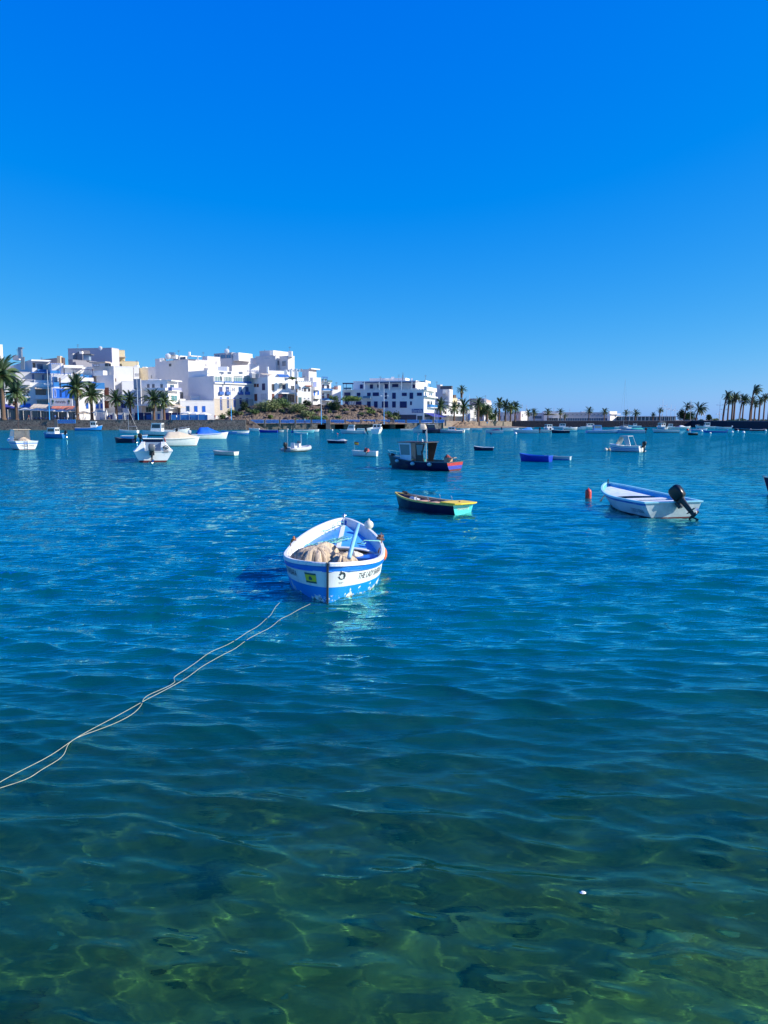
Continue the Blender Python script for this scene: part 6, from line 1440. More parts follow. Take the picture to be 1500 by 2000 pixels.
h.win('aR', 12, 767, 22, 780, P('aqua_frame', (.10, .35, .35), .5), AQUA, bars=2); h.win('aR', 38, 758, 58, 768, WALLG, P('loggia_shade_tone', (.12, .12, .12), .4), bars=2); h.balcony('aR', 38, 59, 745, 752, WALLL, 1.5); h.win('aR', 38, 776, 58, 783, WALLG, AQUA, bars=2)  # grey loggia pane carries the shade of the recess in its colour
h.win('aR', 40, 788, 60, 795, BLUEL, BLUEL, bars=0, name='signboard')
h.roofbox(36, 42, 679, 700, 258, TUBE, 'chimney', 1.0); h.roofbox(35, 43, 678, 680, 257.7, TUBE, 'chimney_cap', 1.6)
for k in range(4):
    b = MB(); p0, p1 = PY(41.5+k*2, 722, 254), PY(41.5+k*2, 697, 254); b.tube([p0, p1], .16, 6); h.mesh(b, 'duct', TUBE)
h.roofbox(25, 37, 694, 703, 265, WALLG, 'stair_tower'); h.pole(34, 681, 698, 262, .05)
b = MB()
h = House('white house with bright blue wall and blue glazed terraces above the red awning', 110, 248, GH)
h.block('a', 88, 101, 148, 758, None, 247, 62, WALL); h.block('u', 84, 100, 143, 732, 759, 252, 62, WALL); h.block('t', 90, 99, 124, 710, 733, 257, 60, WALLL); h.block('k', 70, 112, 123, 700, 712, 270, 40, P('brick_grey', (.25, .22, .24), .9))
h.win('aR', 103, 759, 144, 778, BLUEL, BLUEL, bars=0, name='blue_cladding', fw=.3); h.win('aR', 105, 761, 110, 776, WALL, BLUEW, bars=0, name='door'); h.win('aR', 116, 761, 121, 776, BLUEW, NAVYW, bars=0, name='door'); h.win('aR', 127, 762, 131, 776, BLUEW, BLUEL, name='door')
h.win('uR', 102, 736, 113, 754, BLUEW, GLASSB, bars=3); h.pergola('uR', 102, 138, 730, 758, BLUEW, 2.6); h.balcony('uR', 103, 115, 747, 757, WALL, 1.8, BALG); h.balcony('uR', 118, 141, 748, 758, WALL, 1.8, BALG); h.win('uR', 115, 738, 119, 751, BROWNW, PINKW)
h.pergola('tR', 97, 117, 711, 732, BLUEW, 2.4); h.balcony('tR', 97, 116, 724, 731, WALL, 1.8, BALG); h.roofbox(112, 118, 695, 713, 262, P('tan_chimney', (.52, .42, .30), .9, var=.2), 'chimney', 2); h.roofbox(118.5, 123, 698, 715, 263, P('dark_chimney', (.10, .07, .07), .9), 'chimney', 2); h.pole(81, 698, 706, 262, .04)
h = House('white house with slanting parapet and blue balustrades behind the tall full palm', 160, 250, GH)
h.block('a', 142, 150, 204, 758, None, 249, 60, WALL); h.block('u', 141, 146, 182, 742, 759, 254, 60, WALL); h.block('t', 123, 126, 180, 717, 743, 259, 60, WALL)
h.canopy('tR', 123, 161, 714, 719, WALL, 2.0); h.pergola('tR', 140, 180, 722, 743, NAVYW, 2.4); h.balcony('tR', 147, 161, 731, 737, WALL, 1.6, BALG); h.balcony('tR', 163, 179, 733, 739, WALL, 1.6, BALG); h.win('tR', 148, 723, 158, 730, WALL, WALLL); 
h.balcony('uR', 146, 181, 738, 745, WALL, 1.8); h.canopy('uR', 146, 184, 746, 748, BLUEW, 2.2); h.win('uR', 170, 748, 180, 757, WALL, WALLL)
h.balcony('aR', 183, 203, 748, 761, WALL, 1.6, BALG); h.win('aR', 168, 787, 173, 798, BLUEW, BLUEL, name='door'); h.win('aR', 187, 788, 193, 798, BLUEW, BLUEL, name='door'); h.win('aR', 196, 788, 201, 798, BLUEW, BLUEL, name='door'); h.win('aR', 195, 769, 201, 776, BROWNW, GLASS)
h = House('lilac grey apartment block with dark roof terraces and penthouse window', 175, 285, GH, name='apartment_block', cat='apartment block')
h.block('a', 136, 142, 203, 703, None, 285, 25, P('slate_grey_render', (.24, .24, .28), .9, var=.08)); h.block('b', 143, 160, 176, 685, 704, 290, 60, P('slate_dark', (.16, .17, .21), .9)); h.block('c', 136, 218, 235, 680, None, 312, 10, P('lilac_render', (.50, .47, .52), .9, var=.05)); h.block('d', 136, 142, 150, 691, None, 300, 30, WALLG)
h.win('aL', 163, 691, 173, 702, DARKP, GLASSG) if False else h.roofbox(163, 174, 692, 703.5, 283, P('penthouse_glass', (.25, .32, .40), .2, spec=.7), 'penthouse_window', 2)
h.roofbox(162, 178, 691, 693, 282.5, DARKP, 'penthouse_roof', 3); h.roofbox(155, 160, 686, 691, 288, WALL, 'roof_box', 1.5); h.pole(152, 672, 688, 288, .06); h.dish(196, 680, 305, .8); h.roofbox(147, 156, 681.5, 686, 289.5, TUBE, 'roof_rail', .2)
h = House('white terraced house with a projecting balcony and dark red doors in mid left', 195, 262, GH)
h.block('a', 170, 222, 226, 716, None, 262, 22, WALLL); h.block('b', 190, 222, 226, 733, None, 258, 30, WALLL); h.block('t', 180, 214, 219, 709, 718, 268, 20, WALLL)
h.balcony('aL', 180, 212, 725, 735, WALL, 2.5); h.win('aL', 191, 736, 202, 746, BROWNW, GLASS, bars=2); h.win('bL', 204, 757, 213, 773, REDD, REDD, name='door'); h.win('bL', 204, 783, 213, 797, BROWNW, REDD, name='door')
h.canopy('aL', 184, 216, 707.5, 709.5, P('tan_awning', (.55, .45, .36), .9), 2.5); h.win('tL', 183, 711, 194, 716, BROWNW, WALL); h.win('tL', 205, 710, 211, 716, BROWNW, GLASS); h.win('tL', 212, 710, 217, 716, BROWNW, GLASS)
h = House('tall white end wall with one small brown window behind the palms', 240, 268, GH)
h.block('a', 212, 224, 262, 716, None, 268, 70, WALL); h.block('b', 224, 238, 262, 745, None, 258, 70, WALL)
h.win('aR', 222, 739, 227, 745, BROWNW, REDD); h.win('bR', 236, 788, 246, 797, BLUEW, NAVYW, name='door'); h.win('bR', 255, 784, 262, 794, WALL, GLASSB)
h = House('cream yellow apartment block stepping down with many small balconies', 245, 330, GH, name='apartment_block', cat='apartment block')
h.block('a', 205, 219, 246, 684, None, 330, 72, CREAMW); h.block('b', 224, 238, 272, 706, None, 322, 74, CREAMW); h.block('d', 210, 216, 229, 681, 690, 334, 60, WALL)
for r_, (y0, y1) in enumerate(((716, 721), (726, 731), (736, 741))):
    for k in range(3): h.win('bR', 241+k*8, y0+k*1.2, 245.5+k*8, y1+k*1.2, WALLG, P('tan_blind', (.30, .22, .14), .7))
    for k in range(2): h.balcony('bR', 240+k*14, 250+k*14, y0+4+k*2, y0+7+k*2, CREAMW, 1.0)
for k in range(3): h.win('aR', 224+k*7, 699+k*2.2, 229+k*7, 706+k*2.2, CREAMW, P('loggia_brown', (.25, .16, .08), .8)); h.balcony('aR', 223+k*7, 230+k*7, 705+k*2, 709+k*2, CREAMW, 1.0)
h.canopy('aR', 224, 246, 697, 698.5, P('tan_awning', (.55, .45, .36), .9), 2)
h = House('narrow white block with three small windows right of the cream apartments', 265, 315, GH); h.block('a', 258, 261, 273, 716, None, 315, 72, WALL)
for k in range(3): h.win('aR', 264+k*2.8, 729, 265.8+k*2.8, 735, WALLG, GLASS)
h.roofbox(263, 268, 713, 717, 320, WALL, 'roof_box'); h.pole(267, 703, 716, 316, .05)
h = House('low greyish block far behind the round fronted house', 282, 330, GH); h.block('a', 272, 292, 294, 719, None, 330, 20, WALLL); h.roofbox(278, 285, 716.5, 719, 331, WALL, 'water_tank'); h.pole(281, 727, 733, 329, .04, arms=False)
h = House('plain pinkish white block between the grey block and the big white block', 300, 318, GH); h.block('a', 291, 305, 314, 717, None, 318, 35, WALLL); h.win('aL', 295, 733, 297, 739, WALLG, GLASS)
h = House('pale block directly left of the big white block with a dark doorway', 310, 300, GH); h.block('a', 305, 312, 318, 701, None, 300, 45, WALLL); h.win('aR', 312, 731, 315, 739, WALLG, GLASS)
# round fronted house with the corner balcony
h = House('white house with rounded front terrace and square corner balcony among the palms', 300, 250, GH)
h.block('a', 262, 328, 351, 763, None, 250, 14, WALL); h.block('u', 275, 326, 348, 743, 764, 252, 14, WALL); h.block('s', 262, 274, 277, 741, None, 249.5, 30, WALLG)
for x in (287, 297, 313): h.win('uL', x, 750, x+5.5, 758, WALLG, GLASS, bars=1)
h.win('uR', 331.5, 751, 340, 758, WALLG, GLASSB); h.balcony('aL', 277, 326, 758, 763, WALL, 1.0); h.balcony('aR', 328, 347, 757, 764, WALL, 1.4, P('lilac_glass', (.30, .32, .55), .3))
h.win('aL', 281, 771, 289, 783, WALLG, GLASSB); h.win('aR', 334, 772, 346, 783, WALLG, AQUA); h.win('aL', 303, 771, 322, 776, WALLG, GLASS, bars=2); h.win('sL', 264, 757, 268, 763, WALLG, GLASS)
h.canopy('uR', 326, 347, 743, 745, WALL, 1.6); h.canopy('aL', 270, 316, 790, 793, WALL, 3.0); h.canopy('aR', 328, 356, 788, 796, AWC, 3.0, 'awning', .8)
h.win('aL', 285, 795, 299, 805, P('aqua_frame', (.10, .35, .35), .5), GLASS, bars=2); h.win('aL', 307, 795, 315, 806, BROWNW, GLASS); h.roofbox(289, 312, 741, 744, 256, WALL, 'roof_box')
h = House('low white building with blue framed windows left of the big facade house', 385, 252, GH, name='low_white_building')
h.block('a', 349, 352, 419, 783, None, 252, 72, WALL); h.block('p', 360, 372, 417, 774, 785, 262, 60, WALLL)
for x in (364, 379.5, 395): h.win('aR', x, 793, x+6.5, 804.5, BLUEW, GLASSB if x < 370 else BLUEL, bars=1)
h.block('w', 350, 352, 362, 779, 784, 256, 60, WALL, parapet=False); h.win('pR', 352, 766, 358, 779, DARKP, GLASS)
# big white block with the blank grey side
h = House('big white block with a blank grey side wall and a small roof terrace', 380, 285, GH, name='big_white_block')
h.block('a', 313, 367, 432, 702, None, 285, 42, WALLL); h.block('b', 338, 352, 366, 695.5, 705, 292, 42, WALL)
h.win('aL', 330, 710, 335, 716, WALLG, GLASS); h.win('aL', 352, 697, 363, 702.5, WALLG, GLASSB, bars=1) ; h.roofbox(313, 320, 699, 704, 288, WALL, 'stair_tower'); h.dish(328, 696, 284, 1.1); h.roofbox(330, 340, 688, 693, 288, METAL, 'roof_units', 2); h.roofbox(325, 344, 693, 700, 290, WALL, 'roof_box'); h.roofbox(368, 371, 687, 695, 290, WALL, 'chimney', 1)
h.canopy('aR', 367, 387, 695.5, 697, WALL, 2); h.pole(349, 684, 693, 290, .05); h.roofbox(365, 367, 695.5, 702, 284, WALL, 'post', .3); h.roofbox(385, 387, 695.5, 703, 281, WALL, 'post', .3); h.pole(397, 687, 700, 288, .05); h.block('c', 395, 405, 430, 696.5, 705, 300, 40, WALLL)
# large facade house with the window gallery
h = House('large white house with glazed gallery, blue balconies and beige ground floor', 450, 258, GH, name='gallery_house')
h.block('a', 368, 417, 495, 735, None, 258, 44, WALLL); h.block('p', 368, 405, 481, 724, 736, 262, 44, WALL); h.win('aR', 417, 779, 495, 812, STONEW, STONEW, 'ground_floor_facing', bars=0, fw=.3)
for i, (x0, x1) in enumerate(((418, 434.5), (437, 453), (455.5, 474), (476, 490))):
    h.win('aR', x0, 734.5, x1, 747, WALL, AQUA, 'gallery_window', bars=4, fw=.16); u0, u1, z0, z1 = h.rect('aR', x0, 745, x1, 749); h.slab('aR', u0, u1, z0, z1, .3, .45, BLUEW, 'balustrade')
u0, u1, z0, z1 = h.rect('aR', 418, 748, 493, 750.5); h.slab('aR', u0, u1, z0, z1, 0, .5, WALL, 'ledge'); u0, u1, z0, z1 = h.rect('aR', 406, 731, 493, 733); h.slab('aR', u0, u1, z0, z1, 0, .5, WALL, 'ledge')
for x in (428, 441, 466, 479): h.win('aR', x, 755.5, x+6.5, 770, BLUEW, GLASSB, 'balcony_door', bars=1, fw=.14); h.balcony('aR', x-.5, x+7.5, 765, 771, BLUEW, .6)
for x in (454, 457.5): h.win('aR', x, 757, x+1.6, 764, WALLG, GLASS, bars=0)
for x, y0, y1, m in ((429.5, 776, 801, BLUEL), (443, 776, 797, BLUEW), (455.5, 777, 795, BLUEL), (467.5, 777, 789, NAVYW), (480, 778, 790, NAVYW)): h.win('aR', x, y0, x+4.6, y1, BLUEW, m, 'door', bars=0)
for x0, x1 in ((428, 437), (444, 452), (466, 474)): h.roofbox(x0, x1, 726, 731, 259.5, WALLG, 'parapet_opening', .3)
h.roofbox(426, 444, 716, 727, 275, WALL, 'roof_room'); h.roofbox(398, 406, 719, 725, 268, WALLG, 'roof_unit', 1); h.pole(402, 711, 722, 266, .05); h.pole(422, 706, 724, 268, .05)
h = House('white tower block with a glazed blue penthouse strip and satellite dish', 455, 305, GH, name='white_tower')
h.block('a', 418, 452.5, 494, 700, None, 305, 38, WALLL); h.block('t', 418, 452.5, 466, 689, 701, 305, 38, P('penthouse_grey', (.42, .42, .44), .8)); h.block('w', 450, 466, 493, 688.5, 704, 304, 30, WALL, parapet=False)
for k in range(3): h.win('tL', 420+k*11, 692.5+k*.1, 429.5+k*11, 700, WALLG, P('sky_window', (.04, .16, .32), .1, spec=.8), bars=1)
h.win('tR', 453.5, 691, 465, 699, WALLG, P('sky_window', (.04, .16, .32), .1), bars=2); h.dish(443, 686, 300, 1.0); h.pole(446.5, 676, 690, 302, .06); h.block('x', 490, 493, 502, 700, None, 300, 50, WALL)
h.block('y', 488, 490, 507, 712, None, 288, 60, WALL); 
for k in range(7): h.roofbox(482+k*3.4, 484.4+k*3.4, 723, 726, 280, WALL, 'roof_pot', .5)
h = House('highest white block with stepped roof and square windows right of the glazed tower', 540, 290, GH, name='white_tower')
h.block('a', 500, 538, 549, 694.5, None, 290, 36, WALLL); h.block('b', 547, 562, 576, 695.5, None, 287, 45, WALLL); h.block('t', 507, 534, 571, 685, 697, 294, 30, WALLL); h.roofbox(527, 534, 684.5, 694, 286, WALL, 'stair_tower', 3); h.roofbox(563, 570, 685.5, 697, 286, WALL, 'stair_tower', 3)
h.win('bL', 551, 705, 558.5, 715, WALLG, GLASSB, bars=2); h.win('aR', 541.5, 704, 545.5, 714, WALLG, GLASSB, bars=1); h.pole(517, 682.5, 686, 291, .08, arms=False); h.pole(566, 677, 686, 291, .05); h.roofbox(516, 527, 699, 700.2, 284, TUBE, 'vent_rail', .2)
# white house above the bank
h = House('white house with loggia, blue awning terrace and red doors on top of the bank', 550, 262, GH, zg=6.5)
h.block('a', 491, 523, 594, 737, None, 262, 50, WALL); h.block('p', 521, 524, 576, 724.5, 738, 272, 60, WALL); h.block('g', 486, 492, 507, 729, 738, 266, 60, WALLL)
h.win('gR', 492, 730, 505.5, 737, WALLG, P('penthouse_glass2', (.30, .34, .36), .2), bars=3)
for x in (496.5, 501.5): h.win('aL', x, 749.5, x+4, 756, BROWNW, REDD, bars=0)
h.win('aL', 512, 749, 518, 762, BROWNW, NAVYW); h.win('aR', 530.5, 750, 535.5, 762.5, REDD, P('dim_pane', (.15, .14, .13), .4)); h.win('aR', 544, 747.5, 559, 761.5, WALLL, P('loggia_cream', (.40, .38, .30), .8), 'loggia', bars=0, fw=.2); h.win('aR', 551, 751, 556.5, 760, NAVYW, NAVYW, 'door')
h.win('aR', 568, 753, 575, 761.5, WALLG, GLASS, bars=1); h.win('aL', 497, 769.5, 502.5, 783, REDD, REDD, 'door', bars=0); h.win('aL', 510, 769, 520, 780, WALLG, WALLL, 'niche', bars=1); h.win('aR', 531, 769, 536, 785, REDD, REDD, 'door', bars=0)
h.canopy('aR', 542, 577, 767.5, 769.5, WALL, 2.6, 'terrace_roof'); h.win('aR', 543.5, 770, 560, 779.5, NAVYW, GLASSB, bars=2); h.win('aR', 562, 771, 575, 786, WALLG, GLASS, 'glass_door', bars=3)
h.canopy('pR', 541, 562, 731, 739, P('blue_awning', (.02, .12, .38), .8), 2.2, 'awning', 1.0); h.canopy('pR', 508, 530, 729.5, 731, BEIGE, 2.0, 'awning', .4); h.roofbox(575, 581.5, 725, 737, 262, WALL, 'chimney', 1.4); h.roofbox(555, 560, 722, 732, 266, WALL, 'chimney', 1.2); h.roofbox(566, 570, 722, 736, 266, WALL, 'chimney', 1.2); h.roofbox(521, 524, 716, 726, 266, WALL, 'chimney', 1.2)
for k in range(9): h.roofbox(562+k*3.2, 564.2+k*3.2, 722-(k % 3), 726, 268, WALL if k % 2 else P('roof_clutter_grey', (.35, .35, .36), .8), 'roof_pot', .6)
bush(tuple(PY(571, 741, 264)), 2.8, 1.1, GRN[1], 'potted plants trailing over the roof terrace of the loggia house', 'terrace_plants', 'plants', .9)
h = House('white house with arched windows and small crenels on top of the bank', 595, 266, GH, zg=6.5)
h.block('a', 576, 580, 608, 745, None, 264, 62, WALL); h.block('b', 577, 580, 585, 738, 747, 265, 62, WALL); h.win('aR', 583.5, 755, 587.5, 762, WALLG, GLASS); h.win('aR', 590, 757, 592, 763.5, WALLG, GLASS); 
for x in (594, 596.5, 602): h.win('aR', x, 758, x+(1.6 if x < 600 else 4), 764.5, BROWNW, GLASS, 'arched_window', bars=0)
h.win('aR', 578, 744, 581, 750, BROWNW, GLASS); h.win('aR', 578, 759.5, 581, 766, BROWNW, GLASS); h.win('aR', 583, 776, 589, 787, P('green_frame', (.12, .22, .18), .6), AQUA, 'glass_door', bars=2); h.win('aR', 578, 773, 581, 786, BROWNW, P('olive_door', (.12, .11, .06), .6), 'door')
for x in (594, 601.5): h.win('aR', x, 777, x+2.6, 779.5, WALLG, GLASS, bars=0)
h.canopy('aR', 596, 607, 753, 755, P('roof_tile_red', (.42, .16, .10), .8), .9, 'tiled_eave')
for k in range(6): h.roofbox(584+k*4, 586+k*4, 743.4, 745.6, 263.4, WALL, 'crenel', .5)
h = House('white and grey house with sloped gable and balconies left of the thin small tree', 610, 280, GH, zg=6.5)
h.block('a', 582, 603, 608, 737, None, 280, 30, WALLL); h.block('g', 590, 603, 618, 722, 738, 284, 30, WALLL); h.block('b', 606, 611, 627, 738, None, 270, 50, WALL); h.canopy('gR', 603, 620, 720, 722, WALL, 1.2)
h.win('aL', 591, 735, 597, 736.5, WALLG, GLASS, bars=0); h.win('bR', 612, 746, 618, 757, BALG, P('lilac_glass', (.30, .32, .55), .3)); h.balcony('bR', 611, 622, 756, 762, WALL, 1.2); h.win('bR', 612.5, 764, 615.5, 773, BLUEW, BLUEL, 'door', bars=0); h.win('bR', 620, 763, 623, 772, BLUEW, BLUEL, 'door', bars=0); h.balcony('bR', 611, 624, 773, 779, WALL, 1.2); h.win('bR', 612, 780, 619, 782, WALLG, GLASS, bars=0)
h = House('white balconied house with glass balustrades above the right of the bank', 635, 275, GH, zg=6.5)
h.block('a', 624, 628, 647, 746, None, 274, 60, WALL); h.pergola('aR', 628, 636, 737, 746, BLUEW, 1.6, 4)
for y in (751, 768): h.win('aR', 629, y, 633, y+10, NAVYW, GLASS, bars=1); h.win('aR', 638.5, y+1, 643, y+10, NAVYW, GLASS, bars=1)
h.balcony('aR', 628, 636, 740, 745, WALL, 1.2, AQUA); h.balcony('aR', 638, 646, 743, 748, WALL, 1.2, AQUA); h.balcony('aR', 628, 646, 759, 764, WALL, 1.4, BALG); h.balcony('aR', 628, 646, 778, 783, WALL, 1.4, BALG)
h = House('small white house with a red tiled lean-to right of the balconied house', 658, 285, GH, zg=6.5)
h.block('a', 645, 649, 666, 762, None, 285, 60, WALL); h.block('b', 652, 660, 666, 754, 764, 288, 50, WALL); h.canopy('bL', 648, 660, 757, 759, P('roof_tile_red', (.42, .16, .10), .8), 1, 'tiled_eave'); h.win('bR', 661, 764, 664, 772, REDD, GLASS); h.pole(657, 746, 758, 284, .05)
# long house with navy shutters
h = House('long white building with navy shutters and the ESTRELLA sign beside the bank', 750, 274, GH, zg=1.9, name='shuttered_building', cat='building')
h.block('a', 669, 828, 850, 761, None, 270, 15, WALL); h.block('t', 690, 812, 836, 744, 761.5, 276, 15, WALL); h.block('r', 722, 792, 800, 739, 744.5, 284, 15, WALL)
for x0, y0, x1, y1 in ((703, 751, 709, 759), (722.5, 751, 728.5, 759), (737, 751, 740, 757), (751, 750, 758, 759), (766, 750, 778, 756), (804, 751, 811, 758)): h.win('tL', x0, y0, x1, y1, NAVYW, NAVYW, 'shutter_window', bars=1)
for x0, y0, x1, y1 in ((672.5, 766.5, 684.5, 774), (697, 767, 704, 779), (717, 767, 724, 779), (728, 766.5, 740, 773.5), (751.5, 767, 756, 779), (766, 767, 773, 779), (785, 767, 794.5, 773.5), (800, 767, 807, 779), (814.5, 767, 824, 773),
        (674, 784, 680.5, 791), (695, 784, 706, 792), (717, 784, 724, 796), (730.5, 784, 737.5, 796), (746, 784, 758, 796), (766, 784, 773, 796), (781, 784, 794.5, 796.5), (801, 784, 804.5, 791)): h.win('aL', x0, y0, x1, y1, NAVYW, NAVYW, 'shutter_window', bars=1)
for x in (711, 740, 760, 783.5, 804): h.roofbox(x, x+1.3, 745, 761, 269.2-(x-700)*.0, WALL, 'terrace_post', .3)
h.canopy('tL', 712, 836, 746.5, 747.5, P('thin_beam', (.10, .12, .22), .7), 3.2, 'terrace_beam'); h.canopy('aR', 828, 838, 744, 748, WALL, .6)
b = MB(); p0, p1 = PY(669, 748.5, 271), PY(690, 748.5, 271); b.box(((p0.x+p1.x)/2, 273, p0.z), (p1.x-p0.x, 5, .25)); h.mesh(b, 'pergola_roof', NAVYW)
for x in (669.8, 676, 688.5): h.roofbox(x, x+.9, 748, 761, 270.8, NAVYW, 'pergola_post', .2)
h.balcony('aL', 688, 706, 773.5, 778.5, WALL, 1.1, P('dim_balustrade', (.10, .24, .34), .3)); h.balcony('aL', 711, 725, 773.5, 778.5, WALL, 1.1, P('dim_balustrade', (.10, .24, .34), .3)); h.balcony('aL', 672, 687, 757, 761, WALL, .4, P('dim_balustrade', (.10, .24, .34), .3))
h.win('aL', 779, 810, 813, 822, DARKP, P('porch_dark', (.05, .06, .10), .7), 'porch', bars=1); h.win('aL', 815, 812, 825, 822, DARKP, GLASS, 'porch', bars=1)
u0, u1, z0, z1 = h.rect('aL', 804.5, 798.7, 826, 806.2); sg = h.slab('aL', u0, u1, z0, z1, .0, .12, P('sign_blue', (.04, .10, .28), .6), 'signboard')
vs, fs = text_mesh('Estrella', 1.45, 0, .82); C_, d_, n_, L_ = h.f['aL']; cu, cz = (u0+u1)/2, (z0+z1)/2-.02
o = mesh_obj('lettering', [C_ + d_*(cu - q.x) + n_*.15 + Vector((0, 0, cz+q.y)) for q in vs], fs, P('sign_white', (.72, .74, .76), .6), sg)
for x in (829.5, 838, 841.5): h.win('aR', x, 766+(x-829)*.1, x+2.5, 773, WALLG, GLASSB, bars=0)
h.balcony('aR', 828, 848, 757, 764, WALL, 1.0); h.balcony('aR', 828, 849, 774, 776.5, WALL, 1.2); h.balcony('aR', 834, 848, 790.5, 796.5, WALL, 1.3, BALG); h.win('aR', 834, 783, 839, 791, WALLG, GLASS); h.win('aR', 840.5, 783, 844, 791, WALLG, GLASS); h.win('aR', 830, 785, 832, 796, WALLG, WALLL, bars=0)
h.canopy('aR', 828, 856, 806.5, 809, AWB, 3.5, 'awning', 1.4); h.win('aR', 829, 810, 848, 822, BLUEW, GLASSB, 'shop_window', bars=4)
for x in (814, 819, 824.5, 829.5, 834.5): h.roofbox(x, x+1.1, 747+(x-814)*.12, 760, 268, WALL, 'terrace_post', .3)
for x, y0 in ((787, 733), (779, 737), (831, 738), (743, 741)): h.pole(x, y0-6, 747, 280, .05)
h.roofbox(785.5, 788, 733, 744, 281, TUBE, 'chimney', 1); h.roofbox(764, 770, 736, 741, 285, WALL, 'roof_unit', 2); h.roofbox(752, 760, 738.5, 741, 285, WALL, 'roof_unit', 2); h.roofbox(803, 806, 738.5, 744, 279, WALL, 'roof_unit', 1)
# right of it
GH2 = 'buildings beyond the bridge'
h = House('grey white house with a dark panel on its roof right of the shuttered building', 862, 310, GH2, zg=2.25); h.block('a', 846, 877, 884, 761, None, 310, 22, WALLL); h.block('t', 860, 882, 884, 754.5, 762, 318, 15, DARKP); h.block('s', 853, 860, 864, 752, 763, 320, 30, WALLL); h.roofbox(865, 870, 761, 769, 308, WALL, 'roof_box'); h.roofbox(876.5, 878, 762, 790, 307, WALL, 'corner_post', 1)
for x in (852, 859): h.win('aL', x, 780, x+3.5, 784.5, WALLG, PINKW, bars=0)
h.pole(841, 744, 760, 305, .05); h.pole(853, 745, 754, 312, .05)
h = House('cream house with dark roof box right of the dark panelled roof', 887, 315, GH2, zg=2.25); h.block('a', 877, 880, 893, 778, None, 314, 60, CREAMW); h.block('t', 882, 886, 891, 772, 779, 318, 45, BROWNW)
for x in (880, 884, 888): h.win('aR', x, 786, x+2.2, 790, WALLG, P('tan_blind', (.30, .22, .14), .7), bars=0)
h = House('white house with blue roof railing left of the tall fan palm', 897, 318, GH2, zg=2.25); h.block('a', 890, 892, 903, 781, None, 318, 60, WALL); h.balcony('aR', 892, 903, 777, 781, WALL, .5, BALG); h.win('aR', 894, 786, 898, 792, BLUEW, GLASS)
h = House('low white house with a terrace canopy behind the palms beyond the bridge', 880, 305, GH2, zg=2.25); h.block('a', 861, 864, 905, 799, None, 304, 50, WALL); h.canopy('aR', 866, 903, 811, 813, WALL, 3.0)
for x in (868, 880, 891): h.win('aR', x, 803, x+4, 809, BROWNW, GLASS)
h = House('white gabled house right of the third palm beyond the bridge', 918, 312, GH2, zg=2.25); h.block('a', 909, 913, 927, 801, None, 311, 60, WALL); h.block('b', 922, 924, 930, 793, None, 314, 60, WALL); h.win('aR', 915, 808, 918, 820, BLUEW, BLUEL, 'door')
h = House('pinkish building with a white lit side behind the leafy tree', 940, 345, GH2, zg=2.25, cat='building'); h.block('a', 917, 945, 959, 779, None, 345, 12, PINKW); h.block('b', 943, 946, 960, 787, None, 340, 60, WALL); h.roofbox(946, 950, 778, 788, 341, WALL, 'stair_tower'); h.pole(948, 772, 780, 343, .05)
h = House('low white sunlit wall and house behind the low palm', 958, 320, GH2, zg=2.25); h.block('a', 948, 951, 972, 808, None, 319, 60, WALL)
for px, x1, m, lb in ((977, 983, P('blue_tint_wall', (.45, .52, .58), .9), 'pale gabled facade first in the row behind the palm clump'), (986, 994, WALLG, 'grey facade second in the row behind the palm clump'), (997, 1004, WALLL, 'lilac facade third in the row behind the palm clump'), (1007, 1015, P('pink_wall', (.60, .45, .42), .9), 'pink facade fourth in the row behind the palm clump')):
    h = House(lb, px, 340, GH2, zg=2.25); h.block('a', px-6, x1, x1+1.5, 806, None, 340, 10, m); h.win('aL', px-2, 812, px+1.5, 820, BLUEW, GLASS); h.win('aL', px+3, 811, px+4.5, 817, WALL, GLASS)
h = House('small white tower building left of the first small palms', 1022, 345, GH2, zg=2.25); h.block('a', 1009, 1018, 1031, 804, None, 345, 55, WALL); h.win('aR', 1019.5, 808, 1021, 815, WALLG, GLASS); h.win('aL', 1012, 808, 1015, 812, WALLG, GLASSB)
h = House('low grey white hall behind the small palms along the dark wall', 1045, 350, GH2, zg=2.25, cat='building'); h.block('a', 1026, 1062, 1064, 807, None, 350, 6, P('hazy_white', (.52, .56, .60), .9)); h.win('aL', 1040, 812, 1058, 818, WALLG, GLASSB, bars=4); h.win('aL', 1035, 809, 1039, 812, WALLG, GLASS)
# the low terminal
h = House('long low white and grey terminal with flat roof behind the sea wall', 1130, 350, GH2, zg=2.25, name='terminal_building', cat='terminal')
TG = P('terminal_grey', (.38, .41, .44), .9, var=.06)
h.block('a', 1064, 1187, 1205, 806, None, 350, 3, TG); h.block('b', 1064, 1091, 1092, 811.5, None, 346, 3, WALL); h.block('c', 1064, 1092, 1093, 804, 808, 345, 3, WALL); h.block('d', 1188, 1191, 1205, 804, 812, 346, 60, WALL)
h.win('aL', 1072, 816, 1187, 823, P('terminal_frame', (.30, .34, .38), .7), GLASSB, 'window_band', bars=24, fw=.2); h.win('bL', 1068, 816, 1090, 822, WALLG, GLASS, bars=4)
for k in range(9): h.win('aL', 1108+k*8.5, 808.5, 1112+k*8.5, 811, TG, P('terminal_slot', (.20, .24, .24), .7), bars=0)
h.roofbox(1136, 1143, 803.8, 806, 352, WALL, 'roof_unit'); h.canopy('dR', 1191, 1209, 808, 809.5, WALL, 1); h.block('e', 1186, 1192, 1216, 813, None, 344, 40, WALL)
h = House('long dark blue glazed shed right of the low terminal', 1265, 345, GH2, zg=2.25, name='long_shed', cat='shed')
h.block('a', 1210, 1320, 1363, 813.5, None, 345, 3, P('shed_blue_dark', (.04, .12, .18), .5)); h.canopy('aL', 1210, 1322, 812.8, 814, P('shed_roof', (.35, .42, .50), .6), 1.2)
